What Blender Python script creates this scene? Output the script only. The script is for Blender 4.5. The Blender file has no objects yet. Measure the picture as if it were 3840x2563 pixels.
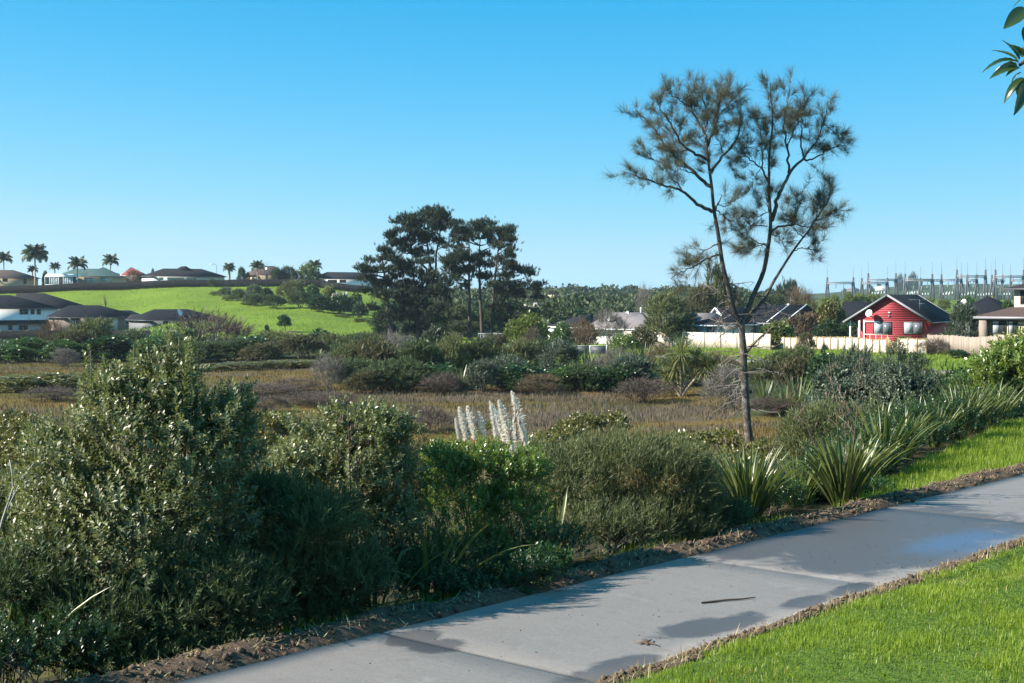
import bpy, math, random
import numpy as np
R = math.radians
rng = np.random.default_rng(11)
random.seed(5)
SC = bpy.context.scene
COL = SC.collection

# ---------------------------------------------------------------- camera
EYE, F, HV = 7.2, 1400.0, 297.0          # eye height above the marsh, focal length in pixels, horizon row (1024 x 683)
cam_data = bpy.data.cameras.new('camera')
cam = bpy.data.objects.new('camera', cam_data)
COL.objects.link(cam)
cam.location = (0, 0, EYE)
cam.rotation_euler = (R(90), 0, 0)
cam_data.sensor_width = 36.0
cam_data.lens = 36.0 * F / 1024
cam_data.shift_y = -(341.5 - HV) / 1024
cam_data.clip_start = 0.1
cam_data.clip_end = 9000
SC.camera = cam

# ---------------------------------------------------------------- sky, sun, exposure
SUN_AZ, SUN_EL = 101.0, 33.5             # degrees left of the view direction (+Y), degrees up
sun_dir = np.array([-math.sin(R(SUN_AZ)) * math.cos(R(SUN_EL)), math.cos(R(SUN_AZ)) * math.cos(R(SUN_EL)), math.sin(R(SUN_EL))])
world = bpy.data.worlds.new('World')
SC.world = world
world.use_nodes = True
wn, wl = world.node_tree.nodes, world.node_tree.links
wn.clear()
sky = wn.new('ShaderNodeTexSky')
sky.sky_type = 'NISHITA'
sky.sun_disc = False
sky.sun_elevation = R(SUN_EL)
sky.sun_rotation = -math.atan2(sun_dir[0], sun_dir[1])
sky.altitude = 0
sky.air_density = 1.0
sky.dust_density = 0.35
sky.ozone_density = 2.2
# tone of the clear winter sky: the Nishita sky's own brightness picks the colour, from deep cyan-blue overhead to pale at the horizon
skysep = wn.new('ShaderNodeSeparateColor')
skydiv = wn.new('ShaderNodeMath'); skydiv.operation = 'DIVIDE'; skydiv.inputs[1].default_value = 16.0
skyramp = wn.new('ShaderNodeValToRGB')
SKY = [(2.0, (.035, .46, .88)), (2.7, (.105, .56, .96)), (3.5, (.20, .655, .98)), (4.5, (.32, .74, .98)), (5.5, (.48, .81, .975)), (6.8, (.60, .855, .97)), (15.9, (.92, .95, .99))]
while len(skyramp.color_ramp.elements) < len(SKY): skyramp.color_ramp.elements.new(.5)
for e_, (p_, c_) in zip(skyramp.color_ramp.elements, SKY): e_.position = p_ / 16; e_.color = (*c_, 1)
skymul = wn.new('ShaderNodeMix'); skymul.data_type = 'RGBA'; skymul.blend_type = 'MULTIPLY'
skymul.inputs[0].default_value = 1.0
skymul.inputs[7].default_value = (3.75, 3.75, 3.75, 1)
bg = wn.new('ShaderNodeBackground')
bg.inputs['Strength'].default_value = 0.10
out = wn.new('ShaderNodeOutputWorld')
wl.new(sky.outputs[0], skysep.inputs[0])
wl.new(skysep.outputs[0], skydiv.inputs[0])
wl.new(skydiv.outputs[0], skyramp.inputs[0])
wl.new(skyramp.outputs[0], skymul.inputs[6])
wl.new(skymul.outputs[2], bg.inputs['Color'])
wl.new(bg.outputs[0], out.inputs[0])

sl = bpy.data.lights.new('sun', 'SUN')
sl.energy = 5.0
sl.angle = R(0.5)
sl.color = (1.0, 0.93, 0.82)
sun = bpy.data.objects.new('sun', sl)
COL.objects.link(sun)
sun.location = (-40, -10, 60)
from mathutils import Vector, Matrix
sun.rotation_euler = Vector(sun_dir).to_track_quat('Z', 'Y').to_euler()

SC.view_settings.view_transform = 'Standard'
SC.view_settings.look = 'None'
SC.view_settings.exposure = 1.42
SC.view_settings.gamma = 1.0
SC.view_settings.use_curve_mapping = False
SC.cycles.max_bounces = 6
SC.cycles.diffuse_bounces = 3
SC.cycles.glossy_bounces = 2
SC.cycles.transmission_bounces = 4
SC.cycles.volume_bounces = 0
SC.cycles.transparent_max_bounces = 4
SC.cycles.sample_clamp_indirect = 6.0
SC.cycles.use_denoising = True
SC.cycles.caustics_reflective = False
SC.cycles.caustics_refractive = False

# ---------------------------------------------------------------- measuring helpers
K2, K3 = 1024 / 2349, 1024 / 3840
def at(x, y, d):       # point seen at (x, y) of the 2349 px wide view, d metres ahead
    return np.array([(x * K2 - 512) * d / F, d, EYE - (y * K2 - HV) * d / F])
def ats(x, y, d):      # the same for the 3840 px wide view
    return np.array([(x * K3 - 512) * d / F, d, EYE - (y * K3 - HV) * d / F])
def mpp(d):            # metres per pixel of the 2349 px view
    return K2 * d / F

# ---------------------------------------------------------------- mesh helpers
class G:
    """collects vertices, faces and a per-vertex tint for ONE mesh"""
    def __init__(s):
        s.V, s.F4, s.F3, s.C, s.n = [], [], [], [], 0
    def add(s, V, f4=None, f3=None, tint=0.5):
        V = np.asarray(V, float).reshape(-1, 3)
        if f4 is not None and len(f4): s.F4.append(np.asarray(f4, int).reshape(-1, 4) + s.n)
        if f3 is not None and len(f3): s.F3.append(np.asarray(f3, int).reshape(-1, 3) + s.n)
        s.V.append(V)
        s.C.append(np.broadcast_to(np.asarray(tint, float), (len(V),)))
        s.n += len(V)
        return s
    def box(s, x0, x1, y0, y1, z0, z1, tint=0.5):
        V = [(x, y, z) for z in (z0, z1) for y in (y0, y1) for x in (x0, x1)]
        return s.add(V, [(0, 2, 3, 1), (4, 5, 7, 6), (0, 1, 5, 4), (2, 6, 7, 3), (0, 4, 6, 2), (1, 3, 7, 5)], tint=tint)
    def prism(s, poly, y0, y1, tint=0.5):      # polygon in x, z pushed along y
        n = len(poly)
        V = [(p[0], y0, p[1]) for p in poly] + [(p[0], y1, p[1]) for p in poly]
        f4 = [(i, i + n, (i + 1) % n + n, (i + 1) % n) for i in range(n)]
        f3 = [(0, i, i + 1) for i in range(1, n - 1)] + [(n, n + i + 1, n + i) for i in range(1, n - 1)]
        return s.add(V, f4, f3, tint=tint)
    def bar(s, a, b, w, h=None, tint=0.5):     # straight square bar between two points
        a, b = np.asarray(a, float), np.asarray(b, float)
        h = h or w
        d = b - a; L = np.linalg.norm(d); d = d / max(L, 1e-9)
        up = np.array([0, 0, 1.0]) if abs(d[2]) < .95 else np.array([1.0, 0, 0])
        r = np.cross(d, up); r /= np.linalg.norm(r); u = np.cross(r, d)
        V = []
        for p in (a, b):
            for sx, sy in ((-1, -1), (1, -1), (1, 1), (-1, 1)):
                V.append(p + r * sx * w / 2 + u * sy * h / 2)
        return s.add(V, [(0, 1, 5, 4), (1, 2, 6, 5), (2, 3, 7, 6), (3, 0, 4, 7), (3, 2, 1, 0), (4, 5, 6, 7)], tint=tint)
    def tube(s, pts, rad, sides=6, tint=0.5):
        pts = np.asarray(pts, float); n = len(pts)
        rad = np.broadcast_to(np.asarray(rad, float), (n,))
        T = np.gradient(pts, axis=0); T /= np.linalg.norm(T, axis=1)[:, None] + 1e-9
        ref = np.array([0.3, 0.9, 0.1]); ref /= np.linalg.norm(ref)
        A = np.cross(T, ref); A /= np.linalg.norm(A, axis=1)[:, None] + 1e-9
        B = np.cross(T, A)
        ang = np.arange(sides) * 2 * math.pi / sides
        V = pts[:, None, :] + rad[:, None, None] * (np.cos(ang)[None, :, None] * A[:, None, :] + np.sin(ang)[None, :, None] * B[:, None, :])
        i = np.arange(n - 1)[:, None] * sides; j = np.arange(sides)[None, :]; k = (j + 1) % sides
        f = np.stack([i + j, i + k, i + sides + k, i + sides + j], -1).reshape(-1, 4)
        V = V.reshape(-1, 3)
        V = np.vstack([V, pts[-1:]])
        tip = len(V) - 1
        f3 = [((n - 1) * sides + q, (n - 1) * sides + (q + 1) % sides, tip) for q in range(sides)]
        return s.add(V, f, f3, tint=tint)
    def lump(s, c, r, tint=0.5, sides=10, rings=6, squash=(1, 1, 1)):   # small rounded body
        th = np.linspace(0, math.pi, rings + 1); ph = np.arange(sides) * 2 * math.pi / sides
        V = np.stack([np.sin(th)[:, None] * np.cos(ph), np.sin(th)[:, None] * np.sin(ph), np.cos(th)[:, None] + 0 * ph], -1).reshape(-1, 3)
        V = V * r * np.asarray(squash) + np.asarray(c)
        f = [(i * sides + j, (i + 1) * sides + j, (i + 1) * sides + (j + 1) % sides, i * sides + (j + 1) % sides) for i in range(rings) for j in range(sides)]
        return s.add(V, f, tint=tint)
    def mesh(s, name, mat=None, smooth=False):
        m = bpy.data.meshes.new(name)
        V = np.vstack(s.V).astype(np.float32)
        F4 = np.vstack(s.F4) if s.F4 else np.zeros((0, 4), int)
        F3 = np.vstack(s.F3) if s.F3 else np.zeros((0, 3), int)
        m.vertices.add(len(V)); m.vertices.foreach_set('co', V.ravel())
        nl = len(F4) * 4 + len(F3) * 3
        m.loops.add(nl)
        m.loops.foreach_set('vertex_index', np.concatenate([F4.ravel(), F3.ravel()]).astype(np.int32))
        m.polygons.add(len(F4) + len(F3))
        ls = np.concatenate([np.arange(len(F4)) * 4, len(F4) * 4 + np.arange(len(F3)) * 3]).astype(np.int32)
        m.polygons.foreach_set('loop_start', ls)
        if smooth: m.polygons.foreach_set('use_smooth', np.ones(len(ls), bool))
        a = m.attributes.new('tint', 'FLOAT', 'POINT')
        a.data.foreach_set('value', np.concatenate(s.C).astype(np.float32))
        m.update(calc_edges=True)
        m.validate()
        if mat: m.materials.append(mat)
        return m

def obj(name, g, mat=None, parent=None, smooth=False, loc=None, rot=None, scale=None):
    me = g.mesh(name, mat, smooth) if isinstance(g, G) else g
    o = bpy.data.objects.new(name, me)
    COL.objects.link(o)
    if parent is not None: o.parent = parent
    if loc is not None: o.location = loc
    if rot is not None: o.rotation_euler = rot
    if scale is not None: o.scale = scale
    return o
def tag(o, label, cat=None, group=None, kind=None):
    o['label'] = label
    if cat: o['category'] = cat
    if group: o['group'] = group
    if kind: o['kind'] = kind
    return o
def thing(name, label, cat, loc=(0, 0, 0), rz=0.0, group=None):
    o = bpy.data.objects.new(name, None)
    COL.objects.link(o)
    o.location = tuple(float(v) for v in loc)
    o.rotation_euler = (0, 0, rz)
    o.empty_display_size = 0.3
    return tag(o, label, cat, group)
def setmat(o, mat):      # another material on a copy that shares its mesh
    o.material_slots[0].link = 'OBJECT'
    o.material_slots[0].material = mat

ORD = 'first second third fourth fifth sixth seventh eighth ninth tenth eleventh twelfth thirteenth fourteenth fifteenth sixteenth seventeenth eighteenth nineteenth twentieth'.split()

# ---------------------------------------------------------------- value noise
def vnoise(x, y, seed=0):
    x = np.asarray(x, float); y = np.asarray(y, float)
    xi, yi = np.floor(x).astype(np.int64), np.floor(y).astype(np.int64)
    fx, fy = x - xi, y - yi
    fx, fy = fx * fx * (3 - 2 * fx), fy * fy * (3 - 2 * fy)
    def h(a, b):
        n = (a * 374761393 + b * 668265263 + seed * 1274126177) & 0x7fffffff
        n = ((n ^ (n >> 13)) * 1274126177) & 0x7fffffff
        return ((n ^ (n >> 16)) & 0xffff) / 65535.0
    return (h(xi, yi) * (1 - fx) + h(xi + 1, yi) * fx) * (1 - fy) + (h(xi, yi + 1) * (1 - fx) + h(xi + 1, yi + 1) * fx) * fy
def fbm(x, y, seed=0, o=3):
    v, a, t = 0, 1, 0
    for i in range(o):
        v = v + a * vnoise(np.asarray(x) * 2 ** i, np.asarray(y) * 2 ** i, seed + i); t += a; a *= .5
    return v / t
def sstep(a, b, x):
    t = np.clip((np.asarray(x, float) - a) / (b - a), 0, 1)
    return t * t * (3 - 2 * t)

# ---------------------------------------------------------------- materials
def new_mat(name):
    m = bpy.data.materials.new(name); m.use_nodes = True
    nt = m.node_tree; b = nt.nodes['Principled BSDF']
    return m, nt, b
def mixrgb(nt, fac, a, b, mode='MIX'):
    n = nt.nodes.new('ShaderNodeMix'); n.data_type = 'RGBA'; n.blend_type = mode
    for sock, v in ((0, fac), (6, a), (7, b)):
        if isinstance(v, bpy.types.NodeSocket): nt.links.new(v, n.inputs[sock])
        elif sock == 0: n.inputs[0].default_value = v
        else: n.inputs[sock].default_value = (*v, 1)
    return n.outputs[2]
def tex_noise(nt, scale, detail=3, rough=.55, vec=None, dist=0.0):
    n = nt.nodes.new('ShaderNodeTexNoise')
    n.inputs['Scale'].default_value = scale; n.inputs['Detail'].default_value = detail
    n.inputs['Roughness'].default_value = rough; n.inputs['Distortion'].default_value = dist
    if vec is None:
        tc = nt.nodes.new('ShaderNodeTexCoord'); vec = tc.outputs['Object']
    nt.links.new(vec, n.inputs['Vector'])
    return n.outputs['Fac']
def ramp(nt, fac, stops):
    n = nt.nodes.new('ShaderNodeValToRGB')
    e = n.color_ramp.elements
    while len(e) < len(stops): e.new(0.5)
    for i, (p, c) in enumerate(stops):
        e[i].position = p; e[i].color = (*c, 1) if len(c) == 3 else c
    nt.links.new(fac, n.inputs[0])
    return n.outputs[0]
def attr(nt, name='tint'):
    n = nt.nodes.new('ShaderNodeAttribute'); n.attribute_name = name
    return n
def bump(nt, b, h, strength=.4, dist=.02):
    n = nt.nodes.new('ShaderNodeBump')
    n.inputs['Strength'].default_value = strength; n.inputs['Distance'].default_value = dist
    nt.links.new(h, n.inputs['Height']); nt.links.new(n.outputs[0], b.inputs['Normal'])
def math_node(nt, op, a, b=None, clamp=False):
    n = nt.nodes.new('ShaderNodeMath'); n.operation = op; n.use_clamp = clamp
    for i, v in enumerate((a, b)):
        if v is None: continue
        if isinstance(v, bpy.types.NodeSocket): nt.links.new(v, n.inputs[i])
        else: n.inputs[i].default_value = v
    return n.outputs[0]

def leaf_mat(name, dark, light, rough=.45, trans=.25, spec=.5, tcol=None, shift=.25):
    """foliage: base colour runs from dark to light with the leaf's tint and a little per object; part of the light passes through"""
    m, nt, b = new_mat(name)
    a = attr(nt)
    oi = nt.nodes.new('ShaderNodeObjectInfo')
    f = math_node(nt, 'ADD', a.outputs['Fac'], math_node(nt, 'MULTIPLY', math_node(nt, 'SUBTRACT', oi.outputs['Random'], .5), shift), True)
    c = mixrgb(nt, f, dark, light)
    nt.links.new(c, b.inputs['Base Color'])
    b.inputs['Roughness'].default_value = rough
    b.inputs['Specular IOR Level'].default_value = spec
    if trans > 0:
        t = nt.nodes.new('ShaderNodeBsdfTranslucent')
        tc = tcol or (min(light[0] * 1.5, 1), min(light[1] * 1.6, 1), light[2] * .8)
        nt.links.new(mixrgb(nt, .6, c, tc), t.inputs['Color'])
        mx = nt.nodes.new('ShaderNodeMixShader'); mx.inputs[0].default_value = trans
        nt.links.new(b.outputs[0], mx.inputs[1]); nt.links.new(t.outputs[0], mx.inputs[2])
        nt.links.new(mx.outputs[0], nt.nodes['Material Output'].inputs['Surface'])
    return m
def plain(name, col, rough=.7, var=.25, scale=6, spec=.4, metal=0, bumps=0.0, bdist=.01, detail=4):
    m, nt, b = new_mat(name)
    n = tex_noise(nt, scale, detail, .6)
    lo = tuple(c * (1 - var) for c in col); hi = tuple(min(1, c * (1 + var)) for c in col)
    nt.links.new(mixrgb(nt, n, lo, hi), b.inputs['Base Color'])
    b.inputs['Roughness'].default_value = rough; b.inputs['Specular IOR Level'].default_value = spec; b.inputs['Metallic'].default_value = metal
    if bumps: bump(nt, b, n, bumps, bdist)
    return m

M = {}
M['karo'] = leaf_mat('glossy_grey_green_leaf', (.045, .06, .022), (.19, .205, .085), .42, .26, .6)
M['bright'] = leaf_mat('bright_green_leaf', (.035, .072, .012), (.16, .215, .04), .34, .3, .55)
M['manuka'] = leaf_mat('fine_olive_foliage', (.04, .055, .02), (.155, .165, .07), .6, .2, .3)
M['manuka_dark'] = leaf_mat('fine_dark_green_foliage', (.02, .038, .016), (.085, .115, .045), .6, .2, .3)
M['manuka_brown'] = leaf_mat('fine_brown_olive_foliage', (.035, .035, .014), (.11, .1, .045), .6, .2, .3)
M['greygreen'] = leaf_mat('grey_green_foliage', (.03, .045, .03), (.1, .13, .08), .5, .15, .45)
M['broad'] = leaf_mat('mid_green_leaf', (.02, .05, .012), (.08, .14, .03), .4, .25, .5)
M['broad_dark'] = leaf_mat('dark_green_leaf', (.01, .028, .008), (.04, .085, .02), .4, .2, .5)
M['lightgreen'] = leaf_mat('yellow_green_leaf', (.06, .085, .015), (.17, .2, .05), .45, .3, .4)
M['mangrove'] = leaf_mat('olive_yellow_mangrove_leaf', (.055, .06, .012), (.21, .19, .055), .33, .2, .6)
M['twig_grey'] = leaf_mat('pale_grey_twig', (.07, .06, .052), (.21, .19, .165), .8, 0, .2)
M['twig_purple'] = leaf_mat('purple_brown_twig', (.05, .036, .028), (.15, .112, .09), .8, 0, .2)
M['twig_brown'] = leaf_mat('brown_twig', (.05, .035, .02), (.17, .12, .07), .8, 0, .2)
M['dead'] = leaf_mat('bleached_dead_wood', (.2, .19, .17), (.5, .48, .43), .8, 0, .2)
M['pine'] = leaf_mat('dark_pine_needle', (.012, .024, .013), (.045, .065, .03), .6, .1, .3)
M['sheoak'] = leaf_mat('brown_olive_needle', (.026, .028, .015), (.135, .12, .07), .6, .36, .3)
M['flax'] = leaf_mat('green_flax_blade', (.028, .05, .014), (.17, .19, .06), .35, .24, .6, shift=.6)
M['flax_far'] = leaf_mat('olive_flax_blade', (.035, .06, .02), (.19, .21, .085), .38, .22, .5)
M['cabbage'] = leaf_mat('cabbage_tree_blade', (.05, .065, .02), (.2, .2, .07), .45, .22, .4)
M['palm'] = leaf_mat('palm_frond', (.02, .035, .014), (.09, .11, .045), .45, .15, .45)
M['plume'] = leaf_mat('cream_plume', (.66, .58, .47), (.92, .87, .78), .8, .4, .1, tcol=(.97, .94, .88))
M['stalk'] = leaf_mat('dry_brown_stalk', (.045, .03, .02), (.16, .11, .075), .7, 0, .3)
M['grass'] = leaf_mat('green_grass_blade', (.058, .105, .01), (.235, .3, .032), .45, .42, .3)
M['grass_dry'] = leaf_mat('straw_blade', (.2, .15, .07), (.5, .4, .22), .7, .2, .2)
M['sedge'] = leaf_mat('brown_sedge', (.05, .035, .011), (.175, .122, .042), .7, .25, .2)
M['sedge_grey'] = leaf_mat('grey_rush', (.055, .045, .034), (.165, .135, .105), .7, .2, .2)
M['loquat'] = leaf_mat('loquat_leaf', (.015, .035, .008), (.05, .085, .02), .3, .22, .7)
def bark_mat():
    m, nt, b = new_mat('grey_brown_bark')
    tc = nt.nodes.new('ShaderNodeTexCoord'); mp = nt.nodes.new('ShaderNodeMapping'); mp.inputs['Scale'].default_value = (1, 1, .22); nt.links.new(tc.outputs['Object'], mp.inputs[0])
    n = tex_noise(nt, 14, 6, .7, mp.outputs[0]); n2 = tex_noise(nt, 2.6, 5, .6)
    c = ramp(nt, n, [(.3, (.028, .023, .019)), (.55, (.095, .08, .066)), (.75, (.16, .14, .12))])
    c = mixrgb(nt, ramp(nt, n2, [(.52, (0, 0, 0)), (.62, (.7, .7, .7))]), c, (.2, .19, .165))
    nt.links.new(c, b.inputs['Base Color']); b.inputs['Roughness'].default_value = .95; b.inputs['Specular IOR Level'].default_value = .1
    bump(nt, b, n, 1.0, .06)
    return m
M['bark'] = bark_mat()
M['pine_bark'] = plain('pine_bark', (.075, .06, .05), .9, .5, 3, .2, bumps=.8, bdist=.06)
M['stem'] = plain('shrub_stem', (.13, .11, .085), .9, .4, 12, .2)
M['cabbage_trunk'] = plain('pale_cabbage_trunk', (.34, .27, .19), .9, .3, 8, .2, bumps=.5)

# ---------------------------------------------------------------- ground shape
PH = 2.9
PATHZ = EYE - PH
PO = np.array([-0.8757 * PH, 3.627 * PH])
PT = np.array([0.6606, 0.7507]); PN = np.array([0.7507, -0.6606])
PW = 2.385
def sw(X, Y):
    dx, dy = np.asarray(X) - PO[0], np.asarray(Y) - PO[1]
    return dx * PT[0] + dy * PT[1], dx * PN[0] + dy * PN[1]
def from_sw(s, w, z=0.0):
    s, w = np.asarray(s, float), np.asarray(w, float)
    return np.stack([PO[0] + s * PT[0] + w * PN[0], PO[1] + s * PT[1] + w * PN[1], z + 0 * s], -1)

PROF = {   # image column (1024 wide) -> ground profile (distance, height)
    -300: [(60, 0), (135, .05), (175, .2), (285, .3), (310, .6), (345, 3.2), (390, 7.4), (420, 8.4), (600, 8), (1000, 4), (4000, 0)],
    0:    [(60, 0), (135, .05), (175, .2), (285, .2), (310, .6), (345, 3.4), (392, 8.3), (420, 8.9), (600, 8), (1000, 4), (4000, 0)],
    110:  [(60, 0), (145, .05), (160, .3), (285, .2), (300, .6), (345, 4.6), (392, 9.3), (420, 9.9), (600, 9), (1000, 4), (4000, 0)],
    187:  [(60, 0), (150, .05), (165, .3), (229, .4), (260, 1.6), (310, 4.8), (350, 7.9), (392, 10), (420, 10.6), (600, 9), (1000, 4), (4000, 0)],
    300:  [(60, 0), (130, .05), (150, .4), (215, .4), (235, .7), (300, 4.4), (350, 8.0), (392, 10.2), (420, 10.8), (600, 9), (1000, 4), (4000, 0)],
    365:  [(60, 0), (112, .05), (124, .5), (215, .4), (240, .7), (300, 3.2), (350, 6.3), (392, 8.5), (420, 9), (600, 8), (1000, 4), (4000, 0)],
    440:  [(60, 0), (106, .05), (118, .6), (180, .6), (218, .6), (260, .9), (330, 2.4), (400, 4), (600, 4), (800, 5), (1200, 3), (4000, 0)],
    530:  [(60, 0), (104, .05), (116, .7), (180, .7), (215, .8), (300, 1), (420, 1.5), (600, 4.5), (750, 7), (1000, 5), (4000, 0)],
    690:  [(55, 0), (98, .05), (112, .65), (149, .75), (177, .8), (250, 1.5), (420, 2), (600, 5), (750, 6.5), (1000, 5), (4000, 0)],
    771:  [(50, .2), (84, .4), (110, .6), (140, .75), (168, .87), (250, 1.6), (420, 2.5), (600, 5), (750, 5.5), (1000, 4), (4000, 0)],
    850:  [(40, .8), (75, .6), (100, .6), (122, .72), (135, .85), (155, 1.33), (250, 2.5), (420, 4.2), (620, 5.9), (900, 5), (4000, 0)],
    940:  [(40, 1.6), (70, .8), (100, .75), (119, .82), (138, 1.5), (150, 1.65), (250, 2.5), (420, 4.4), (620, 5.9), (900, 5), (4000, 0)],
    1024: [(40, 2.4), (60, 1.3), (80, .8), (116, .9), (131, 1.84), (145, 1.95), (250, 2.5), (420, 4.4), (620, 5.9), (900, 5), (4000, 0)],
    1400: [(40, 3), (60, 1.6), (80, 1.0), (116, 1.0), (131, 1.9), (250, 2.5), (420, 4.4), (620, 5.9), (900, 5), (4000, 0)],
}
_US = np.array(sorted(PROF))
def far_z(X, Y):
    X, Y = np.asarray(X, float), np.maximum(np.asarray(Y, float), 1.0)
    u = np.clip(512 + F * X / Y, _US[0], _US[-1] - 1e-6)
    zs = np.stack([np.interp(Y, [p[0] for p in PROF[k]], [p[1] for p in PROF[k]]) for k in _US])
    i = np.clip(np.searchsorted(_US, u, side='right') - 1, 0, len(_US) - 2)
    t = (u - _US[i]) / (_US[i + 1] - _US[i]); t = t * t * (3 - 2 * t)
    return np.take_along_axis(zs, i[None], 0)[0] * (1 - t) + np.take_along_axis(zs, i[None] + 1, 0)[0] * t
def ground_z(X, Y, under=True):
    X, Y = np.broadcast_arrays(np.asarray(X, float), np.asarray(Y, float))
    sh = X.shape
    X, Y = X.ravel(), Y.ravel()
    s, w = sw(X, Y)
    wd = -1.0 - 2.8 * sstep(9, 22, s)                       # where the bank starts to fall towards the marsh
    left = PATHZ - .03 - .06 * np.clip(-w, 0, 1) - .30 * np.clip(wd - w, 0, 40)
    q = np.clip(w - PW, 0, 7)
    right = PATHZ - .02 + .09 * np.clip(q / .35, 0, 1) + .175 * np.clip(q - .3, 0, None)
    near = np.where(w < 0, left, np.where(w > PW, right, PATHZ - (.14 if under else 0)))
    z = np.maximum(near, far_z(X, Y))
    z = z + np.where((w < -.8) | (w > PW + .5), (fbm(X * .35, Y * .35, 3) - .5) * np.clip(np.hypot(X, Y) / 60, .06, .35), 0)
    return z.reshape(sh)
def gz(x, y):
    return float(ground_z(np.array([x]), np.array([y]))[0])

# ground sheet: a fan that starts behind the camera and reaches past the last hills
def build_ground():
    c = np.array([0.0, -14.0])
    na, nr = 380, 300
    ang = np.linspace(-1.15, 1.15, na)
    rr = np.concatenate([np.linspace(1.0, 60, 135)[:-1], np.geomspace(60, 4200, nr - 134)])
    A, Rr = np.meshgrid(ang, rr)
    X, Y = c[0] + np.sin(A) * Rr, c[1] + np.cos(A) * Rr
    Z = ground_z(X, Y)
    g = G()
    i = np.arange(nr - 1)[:, None] * na; j = np.arange(na - 1)[None, :]
    f = np.stack([i + j, i + j + 1, i + na + j + 1, i + na + j], -1).reshape(-1, 4)
    g.add(np.stack([X, Y, Z], -1).reshape(-1, 3), f)
    me = g.mesh('ground', None, True)
    X, Y, Z = X.ravel(), Y.ravel(), Z.ravel()
    u = 512 + F * X / np.maximum(Y, 1)
    u = u + (fbm(X * .08, Y * .08, 91) - .5) * 26
    s, w = sw(X, Y)
    col = np.zeros((len(X), 4)); col[:, 3] = 1
    marsh = np.array([.1, .066, .026]); soil = np.array([.07, .05, .033]); grass = np.array([.115, .17, .018]); olive = np.array([.045, .055, .02])
    n1 = fbm(X * .05, Y * .16, 7)
    n2 = fbm(X * .03 + 40, Y * .11, 8); n3 = fbm(X * .25, Y * .4, 12)
    mv, gd, ol = np.array([.09, .068, .046]), np.array([.125, .086, .027]), np.array([.07, .064, .02])
    k1, k2 = sstep(.56, .7, n1)[:, None], sstep(.5, .62, n2)[:, None]
    base = ((gd[None] * (1 - k1) + mv[None] * k1) * (1 - k2) + ol[None] * k2) * (.7 + .6 * n3[:, None])
    base = np.where(((Z > .35) | (Y > 158))[:, None], olive[None], base)  # olive ground; past the marsh its dark tone holds the shade below the houses
    hill = sstep(222, 238, Y) * sstep(60, 150, u) * (1 - sstep(372, 400, u))
    hill = np.maximum(hill, sstep(296, 312, Y) * (1 - sstep(372, 400, u)))
    lawn = sstep(120, 128, Y) * (1 - sstep(222, 230, Y)) * sstep(430, 450, u) * (1 - sstep(600, 640, u))
    bank = sstep(104, 118, Y) * (1 - sstep(200, 220, Y)) * sstep(600, 650, u)
    far = sstep(230, 260, Y) * sstep(700, 760, u)
    k = np.maximum.reduce([hill, lawn, bank, far * .6])[:, None]
    gcol = grass[None] * (0.75 + .5 * fbm(X * .11, Y * .11, 21)[:, None]) * np.array([1.0, 1.0, 1.0])
    base = base * (1 - k) + gcol * k
    nearlawn = ((w > PW + .25) | ((w < -.45) & (w > -6.5) & (w > -(1.35 + (s - 14) * .23)) & (s > 11.6) & (Y < 60)))[:, None]
    base = np.where(nearlawn, np.array([.06, .1, .016]), base)
    edge = ((w <= PW + .25) & (w > -.5) & (Y < 70))[:, None]
    base = np.where(edge, soil, base)
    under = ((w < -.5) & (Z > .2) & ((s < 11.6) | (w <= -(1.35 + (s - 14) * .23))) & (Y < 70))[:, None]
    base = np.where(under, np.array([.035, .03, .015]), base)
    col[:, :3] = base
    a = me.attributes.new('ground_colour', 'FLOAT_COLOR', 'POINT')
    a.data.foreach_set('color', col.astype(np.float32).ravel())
    m, nt, b = new_mat('ground_cover')
    at_ = attr(nt, 'ground_colour')
    n = tex_noise(nt, 1.6, 6, .7)
    n2 = tex_noise(nt, .35, 4, .6)
    v = mixrgb(nt, n, (.62, .66, .5), (1.35, 1.3, 1.4))
    v2 = mixrgb(nt, n2, (.78, .84, .8), (1.22, 1.14, 1.1))
    c1 = mixrgb(nt, 1.0, at_.outputs['Color'], v, 'MULTIPLY')
    c2 = mixrgb(nt, 1.0, c1, v2, 'MULTIPLY')
    nt.links.new(c2, b.inputs['Base Color'])
    b.inputs['Roughness'].default_value = .95; b.inputs['Specular IOR Level'].default_value = .1
    bump(nt, b, n, .9, .25)
    me.materials.append(m)
    o = obj('ground', me)
    o['kind'] = 'structure'; o['label'] = 'grassed and marshy ground falling from the path to the estuary and up the far hill'
build_ground()
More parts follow.
